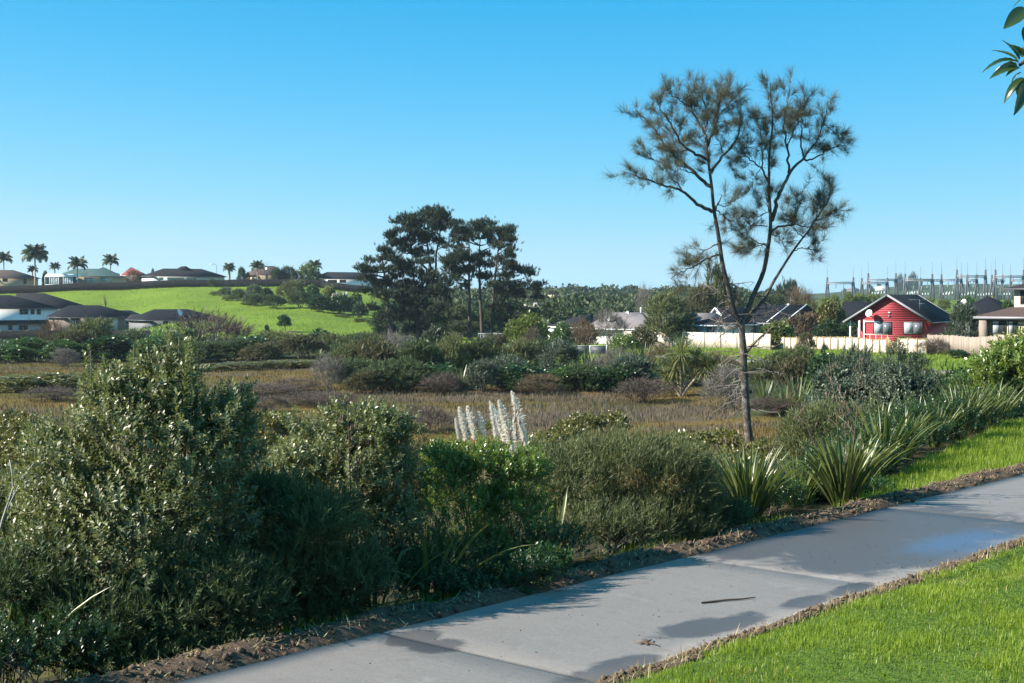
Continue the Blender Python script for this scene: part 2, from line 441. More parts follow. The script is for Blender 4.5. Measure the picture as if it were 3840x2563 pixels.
# ---------------------------------------------------------------- concrete path (structure): slabs between saw cuts
def concrete():
    m, nt, b = new_mat('brushed_concrete')
    tc = nt.nodes.new('ShaderNodeTexCoord'); P = tc.outputs['Object']
    sep = nt.nodes.new('ShaderNodeSeparateXYZ'); nt.links.new(P, sep.inputs[0])
    S_, W_ = sep.outputs['X'], math_node(nt, 'MULTIPLY', sep.outputs['Y'], -1.0)
    big = tex_noise(nt, .7, 5, .6, P)
    fine = tex_noise(nt, 55, 5, .75, P)
    mp = nt.nodes.new('ShaderNodeMapping'); mp.inputs['Scale'].default_value = (14, .45, 1); nt.links.new(P, mp.inputs[0])
    streak = tex_noise(nt, 3.0, 4, .6, mp.outputs[0])
    c = ramp(nt, big, [(.3, (0.124, 0.114, 0.106)), (.5, (0.154, 0.141, 0.130)), (.68, (0.188, 0.171, 0.158))])
    c = mixrgb(nt, .45, c, ramp(nt, streak, [(.3, (0.108, 0.098, 0.092)), (.7, (0.208, 0.190, 0.176))]))
    c = mixrgb(nt, .58, c, ramp(nt, fine, [(.3, (0.100, 0.091, 0.085)), (.7, (0.216, 0.198, 0.184))]))
    pale = tex_noise(nt, 1.9, 6, .62, P, .4)
    c = mixrgb(nt, ramp(nt, pale, [(.6, (0, 0, 0)), (.75, (.55, .55, .55))]), c, (0.248, 0.236, 0.224))
    dirt = tex_noise(nt, 4.5, 7, .7, P, .3)
    c = mixrgb(nt, ramp(nt, dirt, [(.56, (0, 0, 0)), (.74, (.5, .5, .5))]), c, (.1, .08, .062))
    # damp patches: blobs with ragged edges, (along, across, radius along, radius across, strength)
    rag = tex_noise(nt, 2.1, 7, .68, P, .6)
    wet = None
    def blob(s0, w0, rs, rw, soft=.42):
        dx = math_node(nt, 'DIVIDE', math_node(nt, 'SUBTRACT', S_, s0), rs)
        dy = math_node(nt, 'DIVIDE', math_node(nt, 'SUBTRACT', W_, w0), rw)
        d = math_node(nt, 'ADD', math_node(nt, 'MULTIPLY', dx, dx), math_node(nt, 'MULTIPLY', dy, dy))
        d = math_node(nt, 'ADD', d, math_node(nt, 'MULTIPLY', math_node(nt, 'SUBTRACT', rag, .5), 3.2))
        n = nt.nodes.new('ShaderNodeMapRange'); n.inputs['From Min'].default_value = 1 - soft; n.inputs['From Max'].default_value = 1 + soft
        n.inputs['To Min'].default_value = 1; n.inputs['To Max'].default_value = 0; n.interpolation_type = 'SMOOTHSTEP'
        nt.links.new(d, n.inputs['Value'])
        return n.outputs[0]
    for bb in WETS:
        o_ = blob(*bb)
        wet = o_ if wet is None else math_node(nt, 'MAXIMUM', wet, o_)
    c = mixrgb(nt, math_node(nt, 'MULTIPLY', wet, .78), c, (.04, .039, .042))
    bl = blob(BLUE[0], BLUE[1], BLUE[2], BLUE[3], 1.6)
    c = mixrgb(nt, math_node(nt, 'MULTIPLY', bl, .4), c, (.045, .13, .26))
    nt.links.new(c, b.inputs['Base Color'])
    ro = nt.nodes.new('ShaderNodeMapRange'); ro.inputs['To Min'].default_value = .72; ro.inputs['To Max'].default_value = .5
    nt.links.new(wet, ro.inputs['Value']); nt.links.new(ro.outputs[0], b.inputs['Roughness'])
    b.inputs['Specular IOR Level'].default_value = .3
    h = mixrgb(nt, .5, streak, fine)
    bump(nt, b, h, .28, .006)
    return m
def px_sw(x, y):                       # 2349 px view -> path coordinates on the path plane
    d = PH * F / (y * K2 - HV)
    s, w = sw((x * K2 - 512) * d / F, d)
    return float(s), float(w)
WETS = []
for (x, y, rs, rw) in ((950, 1462, .34, .22), (1010, 1480, .3, .2), (1900, 1235, 1.9, 1.2), (2080, 1205, 1.8, 1.5), (2130, 1265, 1.3, .8), (1740, 1255, 1.0, .7), (1960, 1285, 1.0, .6),
                       (1600, 1440, .5, .26), (1680, 1428, .5, .2), (1420, 1530, .42, .2), (1360, 1560, .4, .28), (1860, 1378, .5, .16), (1950, 1352, .5, .14)):
    s_, w_ = px_sw(x, y); WETS.append((s_, w_, rs, rw))
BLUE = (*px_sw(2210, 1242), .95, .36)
M['concrete'] = concrete()
path = bpy.data.objects.new('path', None); COL.objects.link(path)
path.location = (PO[0], PO[1], 0)
path.rotation_euler = (0, 0, math.atan2(PT[1], PT[0]))
path['kind'] = 'structure'; path['label'] = 'grey concrete footpath crossing in front of the shrubs'
JOINTS = [px_sw(870, 1450)[0], px_sw(1560, 1277)[0], px_sw(2030, 1165)[0]]
step = (JOINTS[2] - JOINTS[0]) / 2
cuts = [JOINTS[0] - step * k for k in (2, 1)] + JOINTS + [JOINTS[2] + step * k for k in range(1, 7)]
for a, b in zip(cuts[:-1], cuts[1:]):
    g = G()
    e, zb = .012, PATHZ
    nx, ny = 24, 10
    xs = np.linspace(a + e, b - e, nx); ys = np.linspace(0, -PW, ny)
    ys_n = ys
    Xg, Yg = np.meshgrid(xs, ys_n)
    edge = np.minimum(np.minimum(Xg - xs[0], xs[-1] - Xg), 1)
    wob = np.where((Yg > -.01) | (Yg < -PW + .01), (fbm(Xg * 3, Yg, 9) - .5) * .05, 0)
    Zg = np.full_like(Xg, zb)
    Zg = np.where((Xg <= xs[0] + 1e-6) | (Xg >= xs[-1] - 1e-6), zb - .014, Zg)
    xs2 = Xg.copy()
    xs2[:, 1] = xs[0] + .02; xs2[:, -2] = xs[-1] - .02
    V = np.stack([xs2, Yg + wob, Zg], -1).reshape(-1, 3)
    i = np.arange(ny - 1)[:, None] * nx; j = np.arange(nx - 1)[None, :]
    f = np.stack([i + j, i + nx + j, i + nx + j + 1, i + j + 1], -1).reshape(-1, 4)
    g.add(V, f)
    per = [j for j in range(nx)] + [k * nx + nx - 1 for k in range(1, ny)] + [(ny - 1) * nx + j for j in range(nx - 2, -1, -1)] + [k * nx for k in range(ny - 2, 0, -1)]
    low = V[per] - np.array([0, 0, .13])
    n0 = len(V)
    g.n -= 0
    f2 = []
    L = len(per)
    g.V[-1] = np.vstack([V, low]); g.C[-1] = np.full(len(V) + L, .5); g.n = n0 + L
    for q in range(L): f2.append((per[q], n0 + q, n0 + (q + 1) % L, per[(q + 1) % L]))
    g.F4.append(np.array(f2))
    obj('slab', g, M['concrete'], path)

# ---------------------------------------------------------------- soil ridges along the path edges
def clod_soil():
    m, nt, b = new_mat('turned_soil')
    a = attr(nt); n = tex_noise(nt, 40, 4, .65)
    c = mixrgb(nt, a.outputs['Fac'], (.045, .03, .021), (.17, .118, .08))
    c = mixrgb(nt, .5, c, mixrgb(nt, n, (.035, .024, .017), (.15, .105, .073)))
    nt.links.new(c, b.inputs['Base Color']); b.inputs['Roughness'].default_value = .95; b.inputs['Specular IOR Level'].default_value = .15
    bump(nt, b, n, .8, .02)
    return m
M['soil'] = clod_soil()
OCT = np.array([(1, 0, 0), (0, 1, 0), (-1, 0, 0), (0, -1, 0), (0, 0, 1), (0, 0, -1)], float)
OCTF = np.array([(0, 1, 4), (1, 2, 4), (2, 3, 4), (3, 0, 4), (1, 0, 5), (2, 1, 5), (3, 2, 5), (0, 3, 5)])
def rand_rot(n, r):
    q = r.normal(size=(n, 4)); q /= np.linalg.norm(q, axis=1)[:, None]
    a, b, c, d = q.T
    return np.stack([np.stack([1 - 2 * (c * c + d * d), 2 * (b * c - a * d), 2 * (b * d + a * c)], -1),
                     np.stack([2 * (b * c + a * d), 1 - 2 * (b * b + d * d), 2 * (c * d - a * b)], -1),
                     np.stack([2 * (b * d - a * c), 2 * (c * d + a * b), 1 - 2 * (b * b + c * c)], -1)], 1)
def soil_strip(name, label, w0, w1, s0, s1, hmax, nclod, nstraw, r, thin=None):
    g = G()
    ns, nw = int((s1 - s0) / .035), 12
    S_, W_ = np.meshgrid(np.linspace(s0, s1, ns), np.linspace(0, 1, nw))
    far = w0 + (fbm(S_ * .9, S_ * 0, 31) - .5) * .28 * (1 if w0 < 0 else 0)
    nearw = w1 + (fbm(S_ * 2.2, S_ * 0 + 5, 33) - .5) * (.09 if w0 < 0 else .28)
    Wd = far + (nearw - far) * W_
    h = hmax * np.sin(math.pi * np.clip(W_ * .96 + .02, 0, 1)) ** .7 * (.35 + 1.2 * fbm(S_ * 2.4, Wd * 6, 35)) + (rng.random(S_.shape) - .5) * .022
    zb = ground_z(*np.moveaxis(from_sw(S_, Wd), -1, 0)[:2], under=False)
    Pz = np.where(W_ < .02, zb - .05, np.maximum(zb, PATHZ - .04) + h)
    Pz = np.where(W_ > .98, PATHZ - .03, Pz)
    V = from_sw(S_, Wd); V[..., 2] = Pz
    i = np.arange(nw - 1)[:, None] * ns; j = np.arange(ns - 1)[None, :]
    g.add(V.reshape(-1, 3), np.stack([i + j, i + ns + j, i + ns + j + 1, i + j + 1], -1).reshape(-1, 4), tint=rng.random(ns * nw) * .6)
    def spots(n):
        s = s0 + r.random(n) * (s1 - s0)
        t = np.clip(r.beta(1.6, 1.6, n), .03, 1.03)
        k = np.clip(((s - s0) / (s1 - s0) * (ns - 1)).astype(int), 0, ns - 1)
        q = np.clip((t * (nw - 1)).astype(int), 0, nw - 1)
        p = from_sw(s, far[0, k] + (nearw[0, k] - far[0, k]) * t); p[:, 2] = np.maximum(Pz[q, k], PATHZ - .02)
        return p
    p = spots(nclod)
    sz = .006 + .034 * r.random(nclod) ** 4
    V = np.einsum('nij,mj->nmi', rand_rot(nclod, r), OCT * np.array([1.3, 1, .8])) * (sz[:, None] * (.7 + .6 * r.random((nclod, 6))))[..., None] + p[:, None, :]
    f = (OCTF[None] + np.arange(nclod)[:, None, None] * 6).reshape(-1, 3)
    g.add(V.reshape(-1, 3), f3=f, tint=np.repeat(r.random(nclod), 6))
    o = obj(name, g, M['soil']); tag(o, label, kind='stuff')
    # straw and bits of root on it
    g = G()
    p = spots(nstraw)
    a = r.random(nstraw) * 6.28; el = r.normal(.12, .3, nstraw); L = .03 + .1 * r.random(nstraw) ** 2; wd = .003 + .004 * r.random(nstraw)
    d = np.stack([np.cos(a) * np.cos(el), np.sin(a) * np.cos(el), np.sin(el)], -1)
    sd = np.stack([-np.sin(a), np.cos(a), 0 * a], -1)
    V = np.stack([p - sd * wd[:, None], p + sd * wd[:, None], p + d * L[:, None] + [0, 0, .012]], 1) + np.array([0, 0, .012])
    g.add(V.reshape(-1, 3), f3=np.arange(nstraw * 3).reshape(-1, 3), tint=np.repeat(r.random(nstraw) * .8, 3))
    o = obj('straw_litter', g, M['grass_dry']); tag(o, 'dry straw and roots strewn on the ' + label, kind='stuff')
soil_strip('soil', 'ridge of turned brown soil along the shrub side of the path', -.58, .02, -6, 42, .11, 7500, 5000, rng)
soil_strip('soil', 'thin broken soil edge between the path and the near lawn', PW + .0, PW + .3, -3, 20, .05, 4200, 1300, rng)

# ---------------------------------------------------------------- grass blades
def blades(g, P, L, wd, lean, r, tint, droop=.5):
    n = len(P)
    a = r.random(n) * 2 * math.pi
    d = np.stack([np.cos(a), np.sin(a), 0 * a], -1); sd = np.stack([-np.sin(a), np.cos(a), 0 * a], -1)
    ln = np.abs(r.normal(0, lean, n))
    up = np.array([0, 0, 1.0])
    mid = P + up * (L * .55 * np.cos(ln * .6))[:, None] + d * (L * .55 * np.sin(ln * .6))[:, None]
    e2 = ln * (1 + droop)
    tip = mid + up * (L * .5 * np.cos(e2))[:, None] + d * (L * .5 * np.sin(e2))[:, None]
    W2 = sd * (wd / 2)[:, None]
    V = np.stack([P - W2, P + W2, mid + W2 * .8, mid - W2 * .8, tip], 1).reshape(-1, 3)
    b = np.arange(n)[:, None] * 5
    g.add(V, (b + np.array([[0, 1, 2, 3]])), (b + np.array([[3, 2, 4]])), tint=np.repeat(tint, 5))
def in_view(P, m=60):
    u = 512 + F * P[:, 0] / np.maximum(P[:, 1], .5); v = HV + F * (EYE - P[:, 2]) / np.maximum(P[:, 1], .5)
    return (P[:, 1] > 3) & (u > -m) & (u < 1024 + m) & (v < 683 + m * 1.5)
def on_ground(s, w):
    p = from_sw(s, w); p[:, 2] = ground_z(p[:, 0], p[:, 1]); return p
# near lawn on the camera's side of the path
g = G()
n = 300000
s_, w_ = rng.random(n) * 17 - 1, PW + .16 + rng.random(n) * 5.6
p = on_ground(s_, w_); k = in_view(p); p, s_, w_ = p[k], s_[k], w_[k]
tuft = fbm(p[:, 0] * 3.2, p[:, 1] * 3.2, 41); big = fbm(p[:, 0] * .8, p[:, 1] * .8, 43)
keep = rng.random(len(p)) < np.clip(.25 + 1.1 * tuft, 0, 1) * np.where(w_ < PW + .42, .35, 1)
p, tuft, big, w_ = p[keep], tuft[keep], big[keep], w_[keep]
p = p[:95000]; tuft = tuft[:95000]; big = big[:95000]; w_ = w_[:95000]
clov = fbm(p[:, 0] * 1.7 + 9, p[:, 1] * 1.7, 45)
L = (.022 + .125 * np.clip(tuft - .25, 0, 1) ** 1.2) * (.6 + .8 * rng.random(len(p))) * np.where(clov > .62, .6, 1)
blades(g, p, L, .0035 + .004 * rng.random(len(p)), .8, rng, np.clip(.18 + .75 * (big - .35) + .7 * (tuft - .45) + .5 * (rng.random(len(p)) - .3), 0, 1))
tag(obj('grass', g, M['grass']), 'short bright lawn grass on the bank beside the path', kind='stuff')
g = G()
k = rng.random(len(p)) < (.003 + .05 * (fbm(p[:, 0] * 1.3, p[:, 1] * 1.3, 57) > .64))
q = p[k]
blades(g, q, .03 + .06 * rng.random(len(q)), .004 + .003 * rng.random(len(q)), 1.4, rng, rng.random(len(q)) * .7)
n = 2200
q = on_ground(rng.random(n) * 17 - 1, PW + .12 + np.abs(rng.normal(0, .16, n))); q = q[in_view(q)]
blades(g, q, .04 + .1 * rng.random(len(q)), .004 + .003 * rng.random(len(q)), 1.0, rng, rng.random(len(q)))
tag(obj('dry_grass', g, M['grass_dry']), 'dry straw-coloured grass along the lawn edge', kind='stuff')
# grass beyond the path, between it and the flax on the rise
g = G()
n = 150000
s_, w_ = 11.0 + rng.random(n) ** .9 * 30, -.45 - rng.random(n) * 5.2
p = on_ground(s_, w_)
k = in_view(p) & (w_ > -(1.35 + (s_ - 14) * .23)) & (s_ > 11.4); p = p[k]
p = p[:42000]
blades(g, p, .09 + .12 * rng.random(len(p)), .008 + .006 * rng.random(len(p)), .4, rng, np.clip(.35 + .6 * (fbm(p[:, 0], p[:, 1], 47) - .3) + .2 * rng.random(len(p)), 0, 1))
# tufts at the shrubs' feet
n = 3200
s_ = rng.random(n) * 15 - 5
p = on_ground(s_, -.45 - np.abs(rng.normal(0, .3, n))); p = p[in_view(p) & (fbm(s_ * 1.1, s_ * 0, 49) > .5)]
blades(g, p, .06 + .13 * rng.random(len(p)), .006 + .004 * rng.random(len(p)), .5, rng, .2 + .6 * rng.random(len(p)))
tag(obj('grass', g, M['grass']), 'taller grass on the far side of the path, up to the flax', kind='stuff')

# grass bank under the timber fences and lawn by the pines
g = G()
n = 34000
d = 112 + rng.random(n) * 62; u = 560 + rng.random(n) * 500
p = np.stack([(u - 512) * d / F, d, 0 * d], -1); p[:, 2] = ground_z(p[:, 0], p[:, 1])
k = (p[:, 1] > 122 + 30 * (1 - sstep(680, 860, u))); p = p[k]
blades(g, p, .12 + .18 * rng.random(len(p)), .04 + .04 * rng.random(len(p)), .45, rng, np.clip(.2 + .9 * (fbm(p[:, 0] * .5, p[:, 1] * .5, 51) - .25), 0, 1))
n = 9000
d = 122 + rng.random(n) * 100; u = 425 + rng.random(n) * 200
p = np.stack([(u - 512) * d / F, d, 0 * d], -1); p[:, 2] = ground_z(p[:, 0], p[:, 1])
blades(g, p, .1 + .15 * rng.random(n), .03 + .03 * rng.random(n), .45, rng, .3 + .6 * rng.random(n))
tag(obj('grass', g, M['grass']), 'rough green grass bank below the timber fences', kind='stuff')
# hill grass
g = G()
n = 40000
d = 232 + rng.random(n) * 160; u = -20 + rng.random(n) * 420
p = np.stack([(u - 512) * d / F, d, 0 * d], -1); p[:, 2] = ground_z(p[:, 0], p[:, 1])
k = (p[:, 2] > .55) & ((u > 140) | (d > 312)) & (u < 395) & (fbm(p[:, 0] * .16, p[:, 1] * .16, 53) > .3); p = p[k]
blades(g, p, .1 + .17 * rng.random(len(p)), .07 + .06 * rng.random(len(p)), .5, rng, np.clip(.15 + 1.0 * (fbm(p[:, 0] * .12, p[:, 1] * .2, 55) - .2), 0, 1))
tag(obj('grass', g, M['grass']), 'pasture grass over the far green hillside', kind='stuff')
g = G()
n = 16000
d = 160 + rng.random(n) * 120; u = -20 + rng.random(n) * 240
p = np.stack([(u - 512) * d / F, d, 0 * d], -1); p[:, 2] = ground_z(p[:, 0], p[:, 1])
blades(g, p, .25 + .5 * rng.random(n), .06 + .08 * rng.random(n), .5, rng, .15 + .5 * rng.random(n))
tag(obj('grass', g, M['broad_dark']), 'rough grass with painted shade between the shaded houses and the marsh bushes', kind='stuff')  # shade on this grass is put into a dark leaf colour

# ---------------------------------------------------------------- marsh: rushes and sedge
def marsh_blades(grey, n, label):
    g = G()
    d = 36 + rng.random(n) ** .8 * 118; u = -30 + rng.random(n) * 860
    X = (u - 512) * d / F
    z = ground_z(X, d)
    band = fbm(X * .05, d * .16, 7, 3)
    band2 = fbm(X * .3, d * .3, 63, 2)
    k = (z < .34) & ((band > .58) if grey else (band <= .62)) & (band2 > .22)
    s, w = sw(X, d); k &= w < -12
    X, d, z, b2 = X[k], d[k], z[k], band2[k]
    P = np.stack([X, d, z - .03], -1)
    L = (.16 + .34 * b2) * (.7 + .5 * rng.random(len(P))) * (1.0 if grey else .8)
    t = np.clip((.75 if grey else .5) * rng.random(len(P)) + 1.3 * (fbm(X * .06, d * .2, 67) - .4), 0, 1)
    blades(g, P, L, .022 + .028 * rng.random(len(P)), .35, rng, t, .8)
    tag(obj('rushes', g, M['sedge_grey' if grey else 'sedge']), label, kind='stuff')
marsh_blades(True, 120000, 'pale grey-mauve rushes in bands across the salt marsh')
marsh_blades(False, 95000, 'rust-brown and olive sedge across the salt marsh')

# second footpath below the fences
g = G()
us = np.linspace(640, 1120, 60)
dn = np.interp(us, [640, 690, 771, 850, 940, 1024, 1120], [152, 147, 137, 121, 116.5, 115, 114])
near = np.stack([(us - 512) * dn / F, dn, 0 * us], -1); farp = np.stack([(us - 512) * (dn + 2.6) / F, dn + 2.6, 0 * us], -1)
for a in (near, farp): a[:, 2] = ground_z(a[:, 0], a[:, 1]) + .1
V = np.vstack([near, farp, near - [0, 0, .3], farp - [0, 0, .3]]); n = len(us); i = np.arange(n - 1)
g.add(V, np.vstack([np.stack([i, i + 1, i + n + 1, i + n], -1), np.stack([i, i + 2 * n, i + 2 * n + 1, i + 1], -1), np.stack([i + n, i + n + 1, i + 3 * n + 1, i + 3 * n], -1)]))
o = obj('footpath', g, M['concrete']); o['kind'] = 'structure'; o['label'] = 'distant concrete footpath below the timber fences'
# ---------------------------------------------------------------- foliage kit
def unit(v): return v / (np.linalg.norm(v, axis=-1, keepdims=True) + 1e-9)
def frames(D, r):
    """rotations that turn +Z to the directions D, with a random spin"""
    n = len(D); D = unit(D)
    ref = unit(r.normal(size=(n, 3)))
    A = unit(np.cross(ref, D)); B = np.cross(D, A)
    return np.stack([A, B, D], -1)
def scatter(g, proto, P, D, S, r, tint):
    """copies of a small prototype (V, f4, f3, per-vertex tint shift) at points P along directions D with sizes S"""
    V, f4, f3, dt = proto
    n, m = len(P), len(V)
    W = np.einsum('nij,mj->nmi', frames(D, r), V) * np.asarray(S)[:, None, None] + P[:, None, :]
    off = np.arange(n)[:, None, None] * m
    t = np.clip(np.asarray(tint)[:, None] + dt[None, :], 0, 1).ravel()
    g.add(W.reshape(-1, 3), (f4[None] + off).reshape(-1, 4) if len(f4) else None, (f3[None] + off).reshape(-1, 3) if len(f3) else None, tint=t)
def proto_shoot(nl, L, W, length, ang, r, tipopen=.5):
    """an upright twig with nl broad leaves spiralling round it"""
    V, F4, dt = [], [], []
    for i in range(nl):
        t = (i + .5) / nl
        a = i * 2.4 + r.normal(0, .2)
        e = ang * (1 - tipopen * t) + r.normal(0, .12)
        dr = np.array([math.cos(a) * math.sin(e), math.sin(a) * math.sin(e), math.cos(e)])
        tg = np.array([-math.sin(a), math.cos(a), 0])
        nrm = np.cross(dr, tg)
        base = np.array([0, 0, t * length]); l = L * (1.1 - .35 * t) * (.8 + .4 * r.random())
        mid = base + dr * l * .5 - nrm * 0
        k = len(V)
        V += [base, mid + tg * W * .5 + nrm * W * .16, base + dr * l - nrm * W * .1, mid - tg * W * .5 + nrm * W * .16]
        F4.append((k, k + 1, k + 2, k + 3))
        q = r.normal(0, .16) + .15 * t
        dt += [q] * 4
    return np.array(V), np.array(F4), np.zeros((0, 3), int), np.array(dt)
def proto_sprig(nn, L, W, length, ang, r):
    """a wispy sprig of narrow needles"""
    V, F3, dt = [], [], []
    for i in range(nn):
        t = (i + .5) / nn
        a = i * 2.4 + r.normal(0, .4); e = ang * (1.05 - .6 * t) + r.normal(0, .15)
        dr = np.array([math.cos(a) * math.sin(e), math.sin(a) * math.sin(e), math.cos(e)])
        tg = np.array([-math.sin(a), math.cos(a), 0]) * W / 2
        base = np.array([0, 0, t * length]); k = len(V)
        V += [base - tg, base + tg, base + dr * L * (.7 + .6 * r.random())]
        F3.append((k, k + 1, k + 2)); q = r.normal(0, .12) + .2 * t
        dt += [q - .05, q - .05, q + .08]
    return np.array(V), np.zeros((0, 4), int), np.array(F3), np.array(dt)
def proto_leafball(nl, L, W, r):
    V, F4, dt = [], [], []
    for i in range(nl):
        d = unit(r.normal(size=3) + np.array([0, 0, .35])); tg = unit(np.cross(d, r.normal(size=3)))
        b = r.normal(0, .25, 3) * L; k = len(V)
        V += [b, b + d * L * .5 + tg * W / 2, b + d * L, b + d * L * .5 - tg * W / 2]
        F4.append((k, k + 1, k + 2, k + 3)); dt += [r.normal(0, .18)] * 4
    return np.array(V), np.array(F4), np.zeros((0, 3), int), np.array(dt)
def lobe_points(lobes, n, r, inner=.45, down=-.35, lump=.16):
    """points spread through the outer part of a union of ellipsoids; rows of lobes are cx cy cz rx ry rz"""
    lb = np.asarray(lobes, float)
    wt = (lb[:, 3] * lb[:, 5] + lb[:, 4] * lb[:, 5] + lb[:, 3] * lb[:, 4]); wt /= wt.sum()
    P, N = [], []
    need = n
    while need > 0:
        k = r.choice(len(lb), size=need * 2, p=wt)
        d = unit(r.normal(size=(need * 2, 3)))
        d[:, 2] = np.where(d[:, 2] < down, -d[:, 2] * .6, d[:, 2]); d = unit(d)
        ph = np.arctan2(d[:, 1], d[:, 0])
        q = 1 + lump * (np.sin(ph * 3 + k * 2.1) * np.cos(d[:, 2] * 5 + k) + np.sin(ph * 7 + k) * .5)
        rad = q * (1 - inner * r.random(need * 2) ** 1.8)
        p = lb[k, :3] + d * rad[:, None] * lb[k, 3:]
        e = ((p[:, None, :] - lb[None, :, :3]) / lb[None, :, 3:]); e = (e * e).sum(-1); e[np.arange(len(k)), k] = 9
        ok = e.min(1) > .45
        p, d, k = p[ok][:need], d[ok][:need], k[ok][:need]
        P.append(p); N.append(unit(d / lb[k, 3:])); need -= len(p)
    return np.vstack(P), np.vstack(N)
def stems(g, base, tips, r, r0=.03, bend=.25, sides=5):
    for tpt in tips:
        a = np.asarray(base) + r.normal(0, .08, 3) * [1, 1, 0]
        b = np.asarray(tpt)
        L = np.linalg.norm(b - a)
        m1 = a + (b - a) * .4 + np.array([r.normal(0, .1), r.normal(0, .1), .12]) * L * bend * 2
        t = np.linspace(0, 1, 7)[:, None]
        pts = (1 - t) ** 2 * a + 2 * t * (1 - t) * m1 + t ** 2 * b
        pts[1:-1] += r.normal(0, .012 * L, (5, 3))
        g.tube(pts, np.linspace(r0, r0 * .22, 7), sides, tint=r.random())

# a shrub near the camera: lobes are given as (x, y, rx, ry) in the 2349 px view with distance d and depth radius in metres
def near_shrub(name, label, cat, lobes, base_xy, d0, protos, n, size, mat, r, up=.6, inner=.5, nst=14, st_r=.02, st_mat='stem', tint0=.3, tintv=.25, extra=None, group=None, gap_f=1.0, leaders=()):
    bx = at(base_xy[0], 900, d0)
    z0 = gz(bx[0], d0)
    root = thing(name, label, cat, (bx[0], d0, z0), group=group)
    o = np.array([bx[0], d0, z0])
    lb = []
    for (x, y, rx, ry, dd, ry_m) in lobes:
        d = d0 + dd
        c = at(x, y, d) - o
        lb.append((c[0], c[1], c[2], rx * mpp(d), ry_m, ry * mpp(d)))
    P, N = lobe_points(lb, n, r, inner)
    k = P[:, 2] > -.05 - .3 * 0
    P, N = P[k], N[k]
    D = unit(N * (1 - up) + np.array([0, 0, 1.0]) * up + r.normal(0, .3, P.shape))
    P[:, 2] -= np.maximum(D[:, 2], 0) * (max(p_[0][:, 2].max() for p_ in protos) * size * .85)      # so that the tips, not the feet, reach the outline
    fr = gap_f / (size ** .5)
    nz = np.sin(P[:, 0] * 5.1 * fr + 1.3) * np.sin(P[:, 1] * 4.3 * fr + 2.1) + np.sin(P[:, 2] * 5.7 * fr + P[:, 0] * 2.2 * fr) * .8
    k = (P[:, 2] > 0) & ((nz > -.62) | (r.random(len(P)) < .45))
    P, D = P[k], D[k]
    g = G()
    ch = r.integers(0, len(protos), len(P))
    tn = np.clip(tint0 + tintv * r.normal(size=len(P)), 0, 1)
    for i, pr in enumerate(protos):
        q = ch == i
        if q.any(): scatter(g, pr, P[q], D[q], size * (.7 + .6 * r.random(q.sum())), r, tn[q])
    for (x, y) in leaders:                     # upright leading shoots that stand clear of the crown
        tp = at(x, y, d0 + .15 + r.normal(0, .15)) - o; ln = .5 + .3 * r.random(); nq = int(ln / .06)
        Q = tp - np.array([r.normal(0, .12), r.normal(0, .12), 1.0]) * (np.arange(1, nq + 1) * .06 + .12)[:, None]
        scatter(g, protos[0], Q, np.tile([[0, 0, 1.0]], (nq, 1)) + r.normal(0, .25, (nq, 3)), size * np.linspace(.95, 1.6, nq), r, np.clip(.55 + .12 * r.normal(size=nq), 0, 1))
    obj('foliage', g, M[mat], root)
    g = G()
    for (x, y) in leaders:
        tp = at(x, y, d0 + .15) - o; g.tube([tp - [0, 0, .9], tp - [0, 0, .45], tp - [0, 0, .06]], [.008, .006, .003], 4)
    tips = P[r.choice(len(P), min(nst, len(P)), replace=False)]
    stems(g, (0, 0, -.05), tips, r, st_r)
    if extra: extra(g, r)
    obj('stems', g, M[st_mat], root)
    return root

rs = np.random.default_rng(3)
SHOOT = [proto_shoot(15, .062, .024, .2, 1.15, rs) for _ in range(3)] + [proto_shoot(11, .066, .026, .13, 1.25, rs)]
SHOOT_S = [proto_shoot(16, .042, .018, .15, 1.1, rs) for _ in range(3)]
SPRIG = [proto_sprig(12, .048, .007, .15, .8, rs) for _ in range(3)]
SPRIG_B = [proto_sprig(13, .062, .011, .2, .8, rs) for _ in range(3)]
BALL = [proto_leafball(9, .06, .028, rs) for _ in range(3)]

r = np.random.default_rng(21)
# the big glossy shrub at the left, front of everything
near_shrub('glossy_shrub', 'tall glossy grey-green broadleaf shrub, biggest of the shrubs by the path', 'shrub',
    [(395, 868, 50, 85, .3, .3), (350, 915, 85, 85, .2, .42), (285, 868, 40, 55, .1, .26), (240, 900, 30, 45, 0, .22), (412, 805, 20, 45, .3, .16),
     (300, 990, 130, 110, 0, .6), (430, 1010, 130, 120, .2, .65), (520, 1010, 60, 130, .4, .4), (180, 1050, 90, 90, -.1, .5), (120, 1010, 45, 60, 0, .3), (540, 930, 30, 60, .4, .25),
     (170, 1140, 120, 120, -.2, .6), (320, 1150, 170, 140, -.3, .75), (470, 1160, 120, 150, .2, .7), (130, 1240, 110, 90, -.4, .6), (260, 1280, 160, 100, -.5, .7), (430, 1310, 130, 110, 0, .6)],
    (330, 0), 12.6, SHOOT, 4900, .82, 'karo', r, .55, .6, 26, .028, tint0=.4, leaders=((208, 787), (389, 738), (410, 756), (437, 784), (372, 785), (307, 775), (239, 804), (550, 859), (505, 883), (471, 859), (75, 941), (109, 927), (178, 893), (225, 818), (345, 790), (275, 812)))
